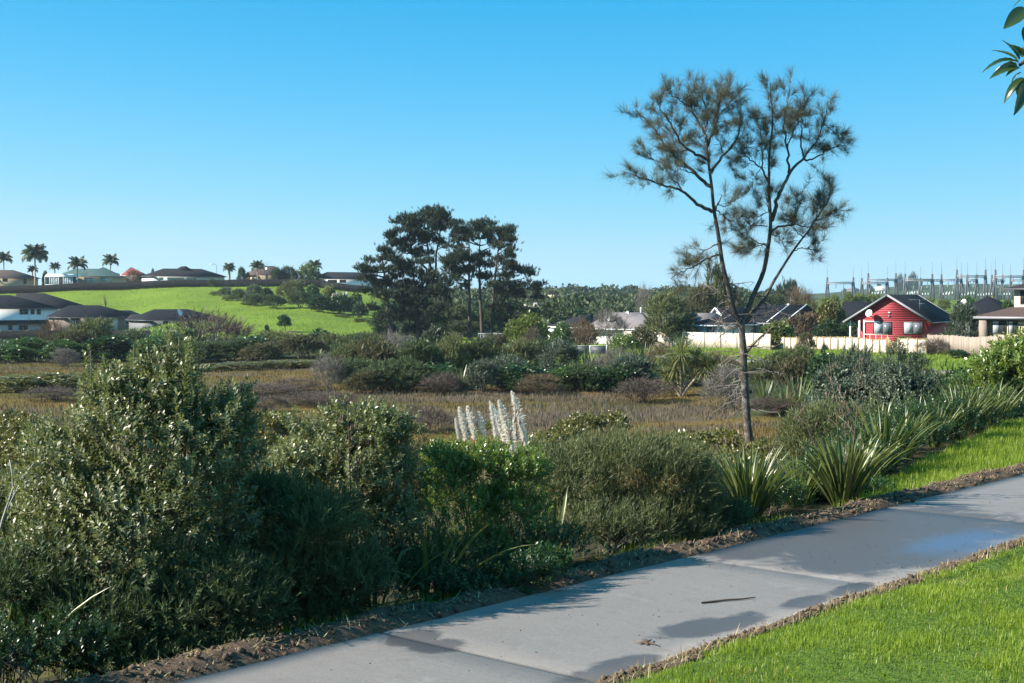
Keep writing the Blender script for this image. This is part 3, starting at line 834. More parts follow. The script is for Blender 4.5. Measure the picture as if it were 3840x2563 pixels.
near_shrub('glossy_shrub', 'grey-green broadleaf shrub right beside the dry brown flower stalk', 'shrub',
    [(760, 1000, 55, 75, .2, .3), (840, 985, 60, 60, .2, .3), (885, 1000, 45, 70, .3, .3), (910, 980, 18, 55, .3, .15), (700, 1050, 70, 70, 0, .4), (800, 1080, 110, 90, 0, .5), (890, 1090, 65, 90, .2, .4), (670, 960, 14, 35, .1, .12), (765, 950, 16, 40, .1, .12), (850, 940, 24, 36, .2, .15), (780, 1180, 140, 90, 0, .5), (890, 1200, 80, 90, .1, .45)],
    (800, 0), 14.2, SHOOT, 2500, .8, 'karo', r, .6, .5, 16, .02, tint0=.42, leaders=((710, 930), (768, 886), (847, 915), (864, 918), (912, 928), (655, 985), (800, 935)))
near_shrub('leafy_shrub', 'bright green small-leaved shrub in front of the cream plumes', 'shrub',
    [(1030, 1080, 65, 75, .1, .4), (1110, 1070, 70, 70, .2, .4), (1190, 1090, 60, 70, .2, .4), (1010, 1040, 30, 40, 0, .2), (1060, 1160, 110, 90, 0, .5), (1170, 1180, 90, 90, .1, .5), (1080, 1260, 110, 80, 0, .45), (1180, 1270, 80, 70, .1, .4), (1215, 1060, 25, 40, .1, .2)],
    (1100, 0), 14.9, SHOOT_S, 2700, .95, 'bright', r, .5, .5, 16, .015, tint0=.4)
near_shrub('heath_shrub', 'broad feathery olive heath shrub between the green shrub and the flax', 'shrub',
    [(1330, 1080, 100, 90, .2, .6), (1440, 1060, 110, 85, .3, .6), (1540, 1080, 90, 85, .3, .6), (1270, 1130, 60, 80, .1, .5), (1600, 1140, 50, 80, .3, .5), (1340, 1190, 120, 90, 0, .6), (1480, 1180, 140, 100, .1, .6), (1580, 1210, 70, 70, .2, .5)],
    (1430, 0), 17.0, SPRIG, 10500, 1.15, 'manuka', r, .72, .5, 20, .02, tint0=.42)
near_shrub('heath_shrub', 'dark feathery shrub below the big glossy shrub, by the path corner', 'shrub',
    [(60, 1330, 120, 110, -.2, .5), (200, 1400, 160, 100, -.3, .5), (380, 1400, 150, 100, -.1, .5), (520, 1370, 110, 110, .2, .5), (20, 1460, 110, 80, -.4, .4), (120, 1470, 140, 70, -.5, .4), (300, 1480, 160, 60, -.4, .4), (470, 1460, 120, 60, -.1, .4)],
    (250, 0), 11.9, SPRIG_B, 8500, 1.0, 'manuka_dark', r, .5, .6, 24, .014, tint0=.35)
near_shrub('heath_shrub', 'feathery dark olive shrub between the two glossy shrubs', 'shrub',
    [(640, 1170, 70, 90, .2, .4), (720, 1200, 90, 90, .1, .5), (660, 1290, 110, 90, 0, .5), (780, 1300, 100, 80, .1, .5), (700, 1380, 120, 70, 0, .4), (600, 1110, 30, 40, .2, .2)],
    (690, 0), 13.0, SPRIG_B, 5200, 1.0, 'manuka_dark', r, .55, .6, 16, .014, tint0=.5)
near_shrub('heath_shrub', 'pale olive feathery shrub at the photo edge behind the big glossy shrub', 'shrub',
    [(20, 1180, 70, 110, .2, .5), (80, 1160, 50, 70, .2, .4), (30, 1280, 100, 90, .1, .5)],
    (30, 0), 13.6, SPRIG_B, 2400, 1.0, 'manuka', r, .6, .5, 12, .014, tint0=.5)
near_shrub('leafy_shrub', 'low dark leafy undergrowth shrub below the bright green shrub', 'shrub',
    [(900, 1310, 90, 70, .1, .4), (1000, 1330, 90, 60, 0, .4), (1120, 1330, 100, 40, 0, .4), (1230, 1290, 60, 50, 0, .35), (870, 1380, 60, 40, -.1, .3)],
    (1020, 0), 14.0, SHOOT_S, 1900, 1.0, 'broad_dark', r, .4, .5, 14, .01, tint0=.4)
near_shrub('heath_shrub', 'round dark feathery shrub behind the sunlit flax by the grass', 'shrub',
    [(1900, 985, 95, 70, .3, .8), (1960, 1000, 90, 75, .4, .8), (1860, 1030, 60, 60, .1, .7), (1930, 1060, 110, 70, 0, .8), (2020, 1060, 60, 60, .2, .6)],
    (1930, 0), 29.0, SPRIG_B, 6500, 1.5, 'manuka', r, .7, .45, 16, .03, tint0=.33)
near_shrub('heath_shrub', 'dark twiggy shrub between the heath shrub and the nearest flax', 'shrub',
    [(1640, 1180, 60, 60, 0, .4), (1600, 1240, 60, 50, -.2, .4), (1560, 1270, 70, 35, -.3, .3)],
    (1610, 0), 17.6, SPRIG_B, 1800, 1.0, 'manuka_dark', r, .5, .5, 12, .012, tint0=.25)
for (lab, lobes, bx, d0, n, t0, mt) in (
    ('silvery grey-green olive shrub rising behind the round dark shrub', [(1950, 949, 60, 55, 0, .8), (2010, 934, 60, 60, .3, .8), (1990, 984, 90, 60, 0, .9), (1900, 934, 40, 45, .2, .6), (1930, 894, 16, 30, .2, .3), (1985, 889, 16, 35, .2, .3)], 1970, 36, 2200, .5, 'greygreen'),
    ('tall grey-green olive shrub beside the flax on the rise', [(2070, 924, 55, 70, .2, .8), (2110, 944, 50, 70, .3, .8), (2080, 1004, 80, 70, 0, .9), (2060, 874, 22, 45, .2, .4), (2125, 894, 20, 40, .2, .4), (2100, 1054, 70, 50, 0, .7)], 2085, 35, 2600, .42, 'greygreen'),
    ('dark green leafy shrub between the flaxes and the olive shrubs', [(2130, 1044, 60, 60, 0, .7), (2070, 1084, 60, 40, -.3, .6), (2150, 974, 40, 50, .2, .6)], 2120, 33, 1500, .35, 'broad_dark'),
    ('slender young grey-green shrub standing against the far grass bank', [(2058, 812, 18, 40, 0, .5), (2080, 842, 40, 40, .2, .8), (2030, 852, 30, 35, .1, .7), (2110, 832, 16, 35, .2, .4)], 2065, 62, 500, .4, 'greygreen'),
    ('bright green leafy bush at the photo edge above the flaxes', [(2320, 822, 50, 45, 0, .9), (2349, 812, 50, 55, .3, 1.0), (2275, 847, 35, 40, -.2, .7), (2340, 872, 60, 50, 0, .9), (2290, 892, 50, 40, 0, .8)], 2325, 44, 1700, .45, 'bright'),
    ('dull green bush below the bright bush at the photo edge', [(2230, 879, 40, 40, 0, .8), (2190, 909, 40, 35, .1, .7), (2250, 919, 50, 40, .1, .8)], 2225, 46, 1000, .45, 'broad'),
    ):
    near_shrub('olive_shrub' if 'olive' in lab else 'leafy_shrub', lab, 'shrub', lobes, (bx, 0), d0, SHOOT_S if mt != 'bright' else SHOOT, n, 2.0 if mt == 'greygreen' else 2.3, mt, r, .6, .45, 12, .03, tint0=t0)

# second rank on the bank behind the path row, closing the gaps
for (lab, lobes, bx, d0, n, mt, pr, sz) in (
    ('dark leafy shrub hidden behind the lower half of the big glossy shrub', [(430, 1180, 130, 100, 0, .9), (300, 1200, 130, 100, 0, .9), (520, 1250, 90, 90, 0, .8), (150, 1200, 120, 100, 0, .9), (480, 1100, 60, 70, .3, .6)], 350, 15.2, 1700, 'broad_dark', SHOOT_S, 1.6),
    ('feathery olive shrub filling the gap right of the big glossy shrub', [(620, 1110, 70, 60, 0, .8), (680, 1090, 60, 50, .3, .7), (580, 1160, 60, 60, -.3, .7), (660, 1180, 90, 70, 0, .8)], 630, 19, 2600, 'manuka', SPRIG_B, 1.3),
    ('olive scrub between the second glossy shrub and the bright green shrub', [(950, 1060, 50, 55, 0, .7), (930, 1130, 60, 60, 0, .7), (985, 1100, 40, 50, .3, .6)], 950, 19.5, 1500, 'manuka_brown', SPRIG_B, 1.3),
    ('grey-green scrub below the pampas plumes, behind the heath shrub', [(1230, 1060, 60, 50, 0, .8), (1190, 1040, 50, 35, .5, .7), (1260, 1090, 60, 50, 0, .7)], 1230, 22, 1700, 'manuka', SPRIG_B, 1.4),
    ('tangled brown-olive scrub between the heath shrub and the dark flax', [(1660, 1110, 60, 45, 0, .8), (1720, 1120, 60, 45, .3, .8), (1640, 1160, 50, 45, -.5, .7), (1780, 1110, 60, 50, .4, .8), (1760, 1160, 70, 40, 0, .7)], 1700, 23, 2200, 'manuka_brown', SPRIG_B, 1.4),
    ('low green leafy scrub round the foot of the sunlit flax', [(1820, 1120, 60, 45, 0, .6), (1860, 1160, 50, 30, -.5, .5), (1780, 1185, 50, 30, -.9, .5), (2010, 1130, 50, 40, 0, .6)], 1850, 21.2, 900, 'broad', SHOOT_S, 1.2),
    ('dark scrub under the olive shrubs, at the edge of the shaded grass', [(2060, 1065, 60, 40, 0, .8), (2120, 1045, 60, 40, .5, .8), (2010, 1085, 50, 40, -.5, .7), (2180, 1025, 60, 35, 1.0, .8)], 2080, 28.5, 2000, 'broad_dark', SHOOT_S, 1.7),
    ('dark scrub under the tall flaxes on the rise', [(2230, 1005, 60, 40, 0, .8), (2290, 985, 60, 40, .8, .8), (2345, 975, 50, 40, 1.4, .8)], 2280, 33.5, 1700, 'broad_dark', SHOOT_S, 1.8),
    ):
    near_shrub('scrub_shrub', lab, 'shrub', lobes, (bx, 0), d0, pr, n, sz, mt, r, .6, .5, 12, .015, tint0=.4)

# low undergrowth at the foot of the hedge, along the soil ridge
for i, (sx, wx, H, Wd, mt) in enumerate(((-2.2, -.95, .55, .7, 'manuka_dark'), (-.6, -1.0, .6, .8, 'broad_dark'), (1.0, -.95, .55, .8, 'manuka_dark'), (2.5, -.95, .6, .75, 'broad_dark'), (3.9, -1.0, .65, .8, 'manuka_dark'), (5.3, -1.0, .6, .8, 'broad_dark'), (6.6, -1.0, .6, .75, 'manuka'), (7.9, -1.05, .6, .8, 'manuka_dark'), (9.0, -1.0, .45, .6, 'broad_dark'), (10.5, -1.15, .5, .7, 'broad'), (11.0, -1.7, .6, .8, 'broad_dark'), (12.6, -1.35, .4, .6, 'broad'), (13.4, -1.9, .6, .8, 'broad_dark'), (15.0, -2.2, .7, .9, 'broad_dark'), (16.8, -2.7, .8, 1.0, 'broad_dark'), (19.0, -3.2, .9, 1.1, 'broad_dark'), (21.3, -3.7, 1.0, 1.2, 'broad_dark'), (23.8, -4.2, 1.0, 1.3, 'broad_dark'), (26.4, -4.7, 1.1, 1.4, 'broad_dark'))):
    p_ = from_sw(sx, wx); zz = gz(p_[0], p_[1])
    root = thing('undergrowth_shrub', 'low %s undergrowth along the soil ridge, %s from the left' % ('dark feathery' if 'man' in mt else 'leafy', ORD[i]), 'shrub', (p_[0], p_[1], zz), group='low undergrowth along the soil ridge')
    P, N = lobe_points([(0, 0, H * .4, Wd * .5, Wd * .4, H * .5), (Wd * .4, .1, H * .35, Wd * .4, Wd * .35, H * .4), (-Wd * .4, -.05, H * .35, Wd * .4, Wd * .35, H * .42)], 330, r, .6)
    P[:, 2] = np.clip(P[:, 2], .0, None)
    pr = SPRIG_B if 'man' in mt else SHOOT_S
    g = G(); scatter(g, pr[i % 3], P, unit(N * .6 + np.array([0, 0, .4]) + r.normal(0, .3, P.shape)), (.9 if sx < 12 else 1.4) * (.7 + .5 * r.random(len(P))), r, np.clip(.35 + .22 * r.normal(size=len(P)), 0, 1)); obj('foliage', g, M[mt], root)
    g = G(); stems(g, (0, 0, -.03), P[:6], r, .008, sides=4); obj('stems', g, M['stem'], root)

# mangroves: low yellow-olive mounds on the marsh
MANG = [
    ('olive mangrove mound at the photo edge beyond the big glossy shrub', [(30, 985, 75, 50, 0, 1.6), (90, 1010, 60, 45, -1, 1.4), (10, 1040, 80, 60, -2, 1.6), (70, 1070, 90, 60, -3, 1.6)], 40, 56, 1500),
    ('lower olive mangrove mound at the photo edge, in front of the other mangroves', [(30, 1120, 80, 50, 0, 1.2), (100, 1110, 60, 50, 0, 1.2), (40, 1160, 90, 40, -1, 1.2)], 55, 44, 1100),
    ('yellow-olive mangrove bush just right of the big glossy shrub', [(620, 970, 55, 35, 0, 1.3), (670, 985, 45, 30, .5, 1.2), (600, 1020, 45, 45, -1, 1.3), (660, 1040, 60, 40, -2, 1.3)], 630, 58, 1300),
    ('mangrove behind the dry brown flower stalk, beside the purple mound', [(930, 985, 50, 30, 0, 1.2), (870, 990, 50, 30, 1, 1.2), (780, 975, 50, 25, 2, 1.2)], 870, 62, 700),
    ('rounded mangrove mound on the marsh right of the cream plumes', [(1340, 975, 55, 32, 0, 1.4), (1400, 970, 45, 28, .5, 1.3), (1300, 995, 40, 28, -1, 1.2)], 1350, 66, 900),
    ('low mangrove mound close behind the cream plumes', [(1240, 1010, 50, 25, 0, 1.2), (1200, 1020, 40, 25, -1, 1.1), (1150, 975, 40, 16, 6, 1.0)], 1220, 58, 600),
    ('mangrove bush left of the tall tree trunk, above the heath shrub', [(1600, 1015, 50, 30, 0, 1.2), (1660, 1010, 40, 30, .5, 1.2), (1560, 1005, 40, 18, 2, 1.1), (1640, 1050, 60, 35, -2, 1.2)], 1620, 52, 1100),
    ('straggly mangrove at the foot of the tall tree, full of dead twigs', [(1700, 1060, 60, 35, 0, 1.1), (1760, 1040, 50, 40, 1, 1.1), (1640, 1100, 50, 30, -3, 1.0), (1740, 1100, 60, 30, -3, 1.0)], 1700, 44, 1000),
]
for lab, lobes, bx, d0, n in MANG:
    near_shrub('mangrove', lab, 'mangrove', lobes, (bx, 0), d0, BALL, n, 2.4, 'mangrove', r, .3, .4, 8, .04, tint0=.45, group='mangroves on the marsh')
# the shrub row goes on out of the frame to the left and shades the foot of the big glossy shrub
for lab, X, Y, W, H in (('tall glossy shrub of the row, beyond the photo edge nearest the path', -6.6, 8.8, 2.4, 2.9), ('tall glossy shrub of the row, beyond the photo edge on the marsh side', -8.8, 11.0, 2.6, 2.7)):
    zz = gz(X, Y); root = thing('glossy_shrub', lab, 'shrub', (X, Y, zz))
    P, N = lobe_points([(0, 0, H * .38, W * .5, W * .5, H * .38), (.3, .2, H * .66, W * .36, W * .36, H * .3), (-.4, -.2, H * .6, W * .34, W * .34, H * .3), (0, .6, H * .3, W * .5, W * .4, H * .3)], 1500, r, .5)
    g = G(); scatter(g, SHOOT[0], P, unit(N * .5 + np.array([0, 0, .5])), np.full(len(P), 1.35), r, np.clip(.4 + .2 * r.normal(size=len(P)), 0, 1)); obj('foliage', g, M['karo'], root)
    g = G(); stems(g, (0, 0, -.05), P[:14], r, .03); obj('stems', g, M['stem'], root)
# ---------------------------------------------------------------- flax: every blade near the path is a part of its own
def flax_leaf(L, W, curve, r, droop=0.0, segs=7):
    g = G()
    t = np.linspace(0, 1, segs + 1)
    ang = .06 + curve * t ** 1.6 + droop * np.clip(t - .6, 0, 1) * 6
    x = np.concatenate([[0], np.cumsum(np.sin(ang[:-1]) * L / segs)]); z = np.concatenate([[0], np.cumsum(np.cos(ang[:-1]) * L / segs)])
    wd = W * np.interp(t, [0, .25, .7, .9, 1], [.55, 1, .95, .5, .03])
    nx, nz = -np.cos(ang), np.sin(ang)
    V = []
    for i in range(segs + 1):
        fold = wd[i] * .22
        V += [(x[i] - nx[i] * 0 + nx[i] * fold, -wd[i] / 2, z[i] + nz[i] * fold), (x[i], 0, z[i]), (x[i] + nx[i] * fold, wd[i] / 2, z[i] + nz[i] * fold)]
    f = []
    for i in range(segs):
        k = i * 3
        f += [(k, k + 1, k + 4, k + 3), (k + 1, k + 2, k + 5, k + 4)]
    g.add(V, f, tint=np.clip(np.repeat(.25 + .35 * t, 3) + (.25 if r.random() < .3 else 0), 0, 1))
    return g.mesh('flax_leaf', M['flax'], True)
rf = np.random.default_rng(8)
FLEAF = [flax_leaf(1.0, .052, c, rf) for c in (.18, .3, .45, .6, .8)] + [flax_leaf(1.0, .05, .35, rf, .55), flax_leaf(1.0, .05, .5, rf, .9)]
def flower_stalk(root, L, lean, az, r, pods=9):
    """dry flax flower stalk with its seed pods"""
    g = G()
    t = np.linspace(0, 1, 9)
    d = np.array([math.cos(az), math.sin(az), 0])
    pts = np.outer(t * L * math.sin(lean), d) + np.outer(t * L * math.cos(lean), [0, 0, 1]) + np.outer(np.sin(t * 3.1) * .04 * L, [d[1], -d[0], 0])
    g.tube(pts, np.linspace(.012, .004, 9), 5, tint=.35)
    for i in range(pods):
        k = .5 + .48 * i / pods
        p = pts[0] * 0 + np.array([np.interp(k, t, pts[:, q]) for q in range(3)])
        a = i * 2.2 + r.random()
        e = p + np.array([math.cos(a) * .09, math.sin(a) * .09, .05]) * (1.3 - k) * 2
        g.tube([p, (p + e) / 2 + [0, 0, -.01], e], [.005, .004, .003], 4, tint=.5)
        for q in range(3):
            e2 = e + r.normal(0, .015, 3)
            g.tube([e2, e2 + np.array([.004, .006, .03]), e2 + np.array([.006, .01, .06])], [.004, .009, .002], 4, tint=.35 + .3 * r.random())
    return obj('flower_stalk', g, M['stalk'], root)
def flax(label, x, y, d, H, nleaf, r, spread=1.0, stalks=(), name='flax', group='flax clumps by the path', tint=None, z=None):
    p = at(x, y, d)
    z = gz(p[0], d) if z is None else z
    root = thing(name, label, 'flax', (p[0], d, z), group=group)
    for i in range(nleaf):
        a = r.random() * 6.283; q = r.random() ** .7
        k = min(6, int(q * 5)) if r.random() < .86 else r.integers(5, 7)
        L = H * (1.0 + .25 * q) * (.72 + .45 * r.random())
        o = obj('leaf', FLEAF[k], None, root, loc=(math.cos(a) * .16 * q * spread * H, math.sin(a) * .16 * q * spread * H, -.03),
                rot=(r.normal(0, .12), (.05 + .42 * q * spread) + r.normal(0, .06), a), scale=(L, (.8 + .5 * r.random()) * min(1.25, .75 + .3 * H) * (.74 if d < 25 else .6), L))
    for (L, lean, az) in stalks: flower_stalk(root, L, lean, az, r)
    return root
r = np.random.default_rng(77)
flax('flax clump with dark shaded blades, nearest the slab joint of the path', 1715, 1190, 18.6, .95, 120, r, .9)
flax('sunlit flax clump with tall dry flower stalks, at the corner of the grass', 1935, 1165, 19.8, 1.0, 125, r, .9, stalks=((2.3, .42, 3.0), (2.1, .1, 2.6), (2.2, .12, .3), (1.7, .22, 1.5)))
flax('small flax clump tucked between the two sunlit flaxes by the path', 1830, 1150, 20.4, .75, 50, r, .9)
def flax_sw(label, s_, w_, H, n_, r, spread=.9):
    p = from_sw(s_, w_); x = (512 + F * p[0] / p[1]) / K2
    return flax(label, x, 0, float(p[1]), H, n_, r, spread)
flax_sw('dark drooping flax at the edge of the shaded grass', 14.2, -1.75, .85, 60, r, 1.3)
flax_sw('dark flax with long trailing blades, just past the drooping flax', 15.9, -2.2, 1.05, 60, r, 1.2)
for i, (s_, w_, H, n_) in enumerate(((17.8, -2.7, .85, 52), (20.2, -3.2, .95, 60), (22.0, -3.5, 1.05, 70), (23.9, -4.0, 1.15, 70), (26.0, -4.4, 1.1, 66), (28.4, -4.9, 1.2, 60))):
    flax_sw('tall upright flax in the row above the grass slope, %s from the drooping flax' % ORD[i + 1], s_, w_, H, n_, r, .85)
for i, (s_, w_, H, n_) in enumerate(((21.2, -5.0, 1.25, 34), (24.6, -5.8, 1.35, 40), (27.4, -6.4, 1.4, 40))):
    flax_sw('flax standing behind the tall flax row, %s from the olive shrubs' % ORD[i], s_, w_, H, n_, r, .9)
flax('broad-bladed flax growing through the undergrowth by the soil ridge', 985, 1400, 14.0, .85, 14, r, 1.2)
flax('flax with arching blades below the heath shrub', 1270, 1320, 15.8, .75, 14, r, 1.2)
flax('thin flax at the shaded foot of the dark feathery shrub', 860, 1400, 13.3, .75, 10, r, 1.3)
flax('flax with a few hanging blades at the bottom corner of the photo', -20, 1560, 11.0, 1.0, 12, r, 1.2)

# ---------------------------------------------------------------- dry stalk in front of the second glossy shrub, and one by the plumes
def dry_stalk(label, x, ytop, ybase, d, r, lean=.02, pods=9):
    p = at(x, ybase, d); top = at(x, ytop, d)
    z = gz(p[0], d)
    root = thing('dry_flower_stalk', label, 'stalk', (p[0], d, z), group='dry flower stalks')
    o = flower_stalk(root, top[2] - z, lean, 3.0, r, pods)
    return root
dry_stalk('dry brown flower stalk standing in front of the glossy shrub', 802, 935, 1320, 13.4, r, .01, 8)
dry_stalk('dry seed stalk leaning over the cream plumes', 1200, 925, 1100, 16.2, r, .05, 7)
for i, (x, yt) in enumerate(((1665, 1000), (1702, 985), (1640, 1020), (1770, 1010))):
    dry_stalk('thin reddish dry stalk rising above the dark flax, %s from the heath shrub' % ORD[[1, 2, 0, 3][i]], x, yt, 1150, 19.5 + i * .4, r, .03, 6)

# ---------------------------------------------------------------- pampas plumes
def plume_mesh(L, r, n=1700):
    g = G()
    t = r.random(n) ** .9
    z = t * L
    bend = .16 * L * t ** 2
    base = np.stack([-bend * .9, r.normal(0, .004, n), z], -1)
    wl = np.sin(math.pi * np.clip(t * .86 + .13, 0, 1)) ** .8
    a = math.pi + r.normal(0, .55, n)           # hairs are blown to one side
    a = np.where(r.random(n) < .22, r.random(n) * 6.28, a)
    hl = (.05 + .135 * wl) * (.6 + .6 * r.random(n))
    e = .74 + r.normal(0, .25, n)
    d = np.stack([np.cos(a) * np.sin(e), np.sin(a) * np.sin(e), np.cos(e)], -1)
    mid = base + d * (hl * .55)[:, None]
    tip = mid + (d * np.array([1, 1, .25])) * (hl * .5)[:, None] + np.array([0, 0, -.012])
    sd = unit(np.cross(d, r.normal(size=(n, 3)))) * .0058
    V = np.stack([base - sd, base + sd, mid + sd * 1.2, mid - sd * 1.2, tip], 1).reshape(-1, 3)
    b = np.arange(n)[:, None] * 5
    g.add(V, b + np.array([[0, 1, 2, 3]]), b + np.array([[3, 2, 4]]), tint=np.repeat(np.clip(.55 + .3 * r.normal(size=n), 0, 1), 5))
    tt = np.linspace(0, 1, 6)
    g.tube(np.stack([-.16 * L * tt ** 2 * .9, 0 * tt, tt * L], -1), np.linspace(.006, .002, 6), 4, tint=.1)
    return g.mesh('plume', M['plume'])
PL = [plume_mesh(.95, r), plume_mesh(.8, r), plume_mesh(1.05, r)]
pp = at(1110, 1080, 17.5)
pz = gz(pp[0], 17.5)
pam = thing('pampas_grass', 'pampas grass with ten tall cream feathery plumes', 'pampas grass', (pp[0], 17.5, pz))
for i, (x, yt, yb, k) in enumerate(((1045, 960, 1010, 1), (1058, 935, 1015, 1), (1078, 932, 1010, 1), (1102, 945, 1010, 1), (1124, 922, 1010, 2), (1146, 925, 1015, 1), (1158, 918, 1050, 0), (1184, 898, 1020, 2), (1172, 960, 1060, 1), (1198, 955, 1045, 0))):
    d = 17.5 + rf.normal(0, .25)
    top = at(x, yt, d); bot = at(x + (yb - yt) * .17, yb, d)
    Lp = np.linalg.norm(top - bot)
    loc = bot - np.array([pp[0], 17.5, pz])
    s = Lp / (.95, .8, 1.05)[k]
    o = obj('plume', PL[k], None, pam, loc=loc, rot=(rf.normal(0, .05), -.16 + rf.normal(0, .07), rf.normal(0, .15)), scale=(s * .72, s * .72, s))
    g = G(); g.tube([(rf.normal(0, .1), rf.normal(0, .1), 0), loc * [.6, .6, .6], loc], [.008, .006, .005], 4, tint=.8)
    obj('stalk', g, M['grass_dry'], pam)
g = G()
n = 260
a = r.random(n) * 6.28; q = r.random(n)
P0 = np.stack([np.cos(a) * .15, np.sin(a) * .15, 0 * a], -1)
blades(g, P0, 1.2 + .6 * r.random(n), .012 + 0 * q, .7, r, .2 + .5 * q, .9)
obj('foliage', g, M['flax_far'], pam)

# ---------------------------------------------------------------- bushes farther off: a few shared meshes of unit size, each bush a thing
def unit_bush(kind, seed):
    r = np.random.default_rng(seed)
    nl = r.integers(7, 11)
    lobes = []
    for i in range(nl):
        a = r.random() * 6.28; q = .12 + .22 * r.random(); h = r.random()
        rz = (.2 + .14 * r.random())
        lobes.append((math.cos(a) * q * (1.15 - .5 * h), math.sin(a) * q * (1.15 - .5 * h), .28 + .44 * h, .17 + .12 * r.random(), .17 + .12 * r.random(), rz))
    lobes.append((0, 0, .55, .3, .3, .4)); lobes.append((0, 0, .22, .42, .42, .24))
    g = G()
    if kind == 'fine':
        pr = [proto_sprig(9, .075, .016, .1, .75, r) for _ in range(2)]; n, up, inner = 820, .7, .4
    elif kind == 'broad':
        pr = [proto_leafball(6, .075, .04, r) for _ in range(3)]; n, up, inner = 720, .4, .4
    elif kind == 'mound':
        pr = [proto_leafball(6, .06, .032, r) for _ in range(3)]; n, up, inner = 640, .4, .35
    elif kind == 'twig':
        pr = [proto_sprig(8, .12, .006, .12, .7, r) for _ in range(2)]; n, up, inner = 620, .6, .9
    P, N = lobe_points(lobes, n, r, inner, lump=.2)
    P[:, 2] = np.clip(P[:, 2], .02, None)
    D = unit(N * (1 - up) + np.array([0, 0, up]) + r.normal(0, .3, P.shape))
    ch = r.integers(0, len(pr), n)
    for i, p_ in enumerate(pr):
        q = ch == i
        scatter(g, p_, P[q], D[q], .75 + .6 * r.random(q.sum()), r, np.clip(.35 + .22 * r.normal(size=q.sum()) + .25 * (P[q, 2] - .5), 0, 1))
    gs = G()
    stems(gs, (0, 0, 0), P[r.choice(n, 9 if kind != 'twig' else 22, replace=False)], r, .016 if kind != 'twig' else .01, sides=4)
    return g.mesh('foliage', M['broad']), gs.mesh('stems', M['stem'])
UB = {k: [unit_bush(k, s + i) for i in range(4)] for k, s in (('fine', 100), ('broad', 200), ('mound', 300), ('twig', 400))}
rb = np.random.default_rng(14)
BK = 'bushes on the far bank of the marsh'
LB = 'bushes below the shaded houses'
def bush(label, x, ytop, w, d, kind, mat, group=None, name='bush', cat='bush', z=None, flat=1.0, zoff=0):
    p = at(x, ytop - (9 if group in (BK, LB) else 0), d)
    z0 = gz(p[0], d) if z is None else z
    h = max(.5, p[2] - z0)
    W = w * mpp(d) * (1.2 if group in (BK, LB) else 1.06)
    root = thing(name, label, cat, (p[0], d, z0 + zoff), rb.random() * 6.28, group)
    f, s = UB[kind][rb.integers(0, 4)]
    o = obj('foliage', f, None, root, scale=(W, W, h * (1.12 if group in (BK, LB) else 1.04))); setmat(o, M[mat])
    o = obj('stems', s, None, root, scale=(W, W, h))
    if kind == 'twig': setmat(o, M[mat])
    return root
def far_flax_mesh(seed):
    r = np.random.default_rng(seed); g = G()
    n = 60
    for i in range(n):
        a = r.random() * 6.28; q = r.random() ** .6
        L = .85 + .35 * r.random(); tilt = .05 + .55 * q
        t = np.linspace(0, 1, 5); an = tilt + .35 * q * t ** 2 + (1.5 * np.clip(t - .7, 0, 1) if r.random() < .25 else 0)
        x = np.concatenate([[0], np.cumsum(np.sin(an[:-1]) * L / 4)]); z = np.concatenate([[0], np.cumsum(np.cos(an[:-1]) * L / 4)])
        wd = .045 * np.array([.7, 1, .95, .6, .05]); d = np.array([math.cos(a), math.sin(a)]); s = np.array([-d[1], d[0]])
        V = []
        for k in range(5):
            c = d * (x[k] + .08 * q)
            V += [(*(c + s * wd[k] / 2), z[k]), (*(c - s * wd[k] / 2), z[k])]
        g.add(V, [(2 * k, 2 * k + 1, 2 * k + 3, 2 * k + 2) for k in range(4)], tint=np.clip(np.repeat(.25 + .3 * t, 2) + r.normal(0, .2), 0, 1))
    return g.mesh('foliage', M['flax_far'])
FFX = [far_flax_mesh(i) for i in range(3)]
def flax_far(label, x, ytop, d, group='flax clumps along the marsh edge', wide=1.0):
    p = at(x, ytop, d); z0 = gz(p[0], d); h = max(.6, p[2] - z0)
    root = thing('flax', label, 'flax', (p[0], d, z0), rb.random() * 6.28, group)
    obj('leaves', FFX[rb.integers(0, 3)], None, root, scale=(h * wide, h * wide, h * .95))
    return root

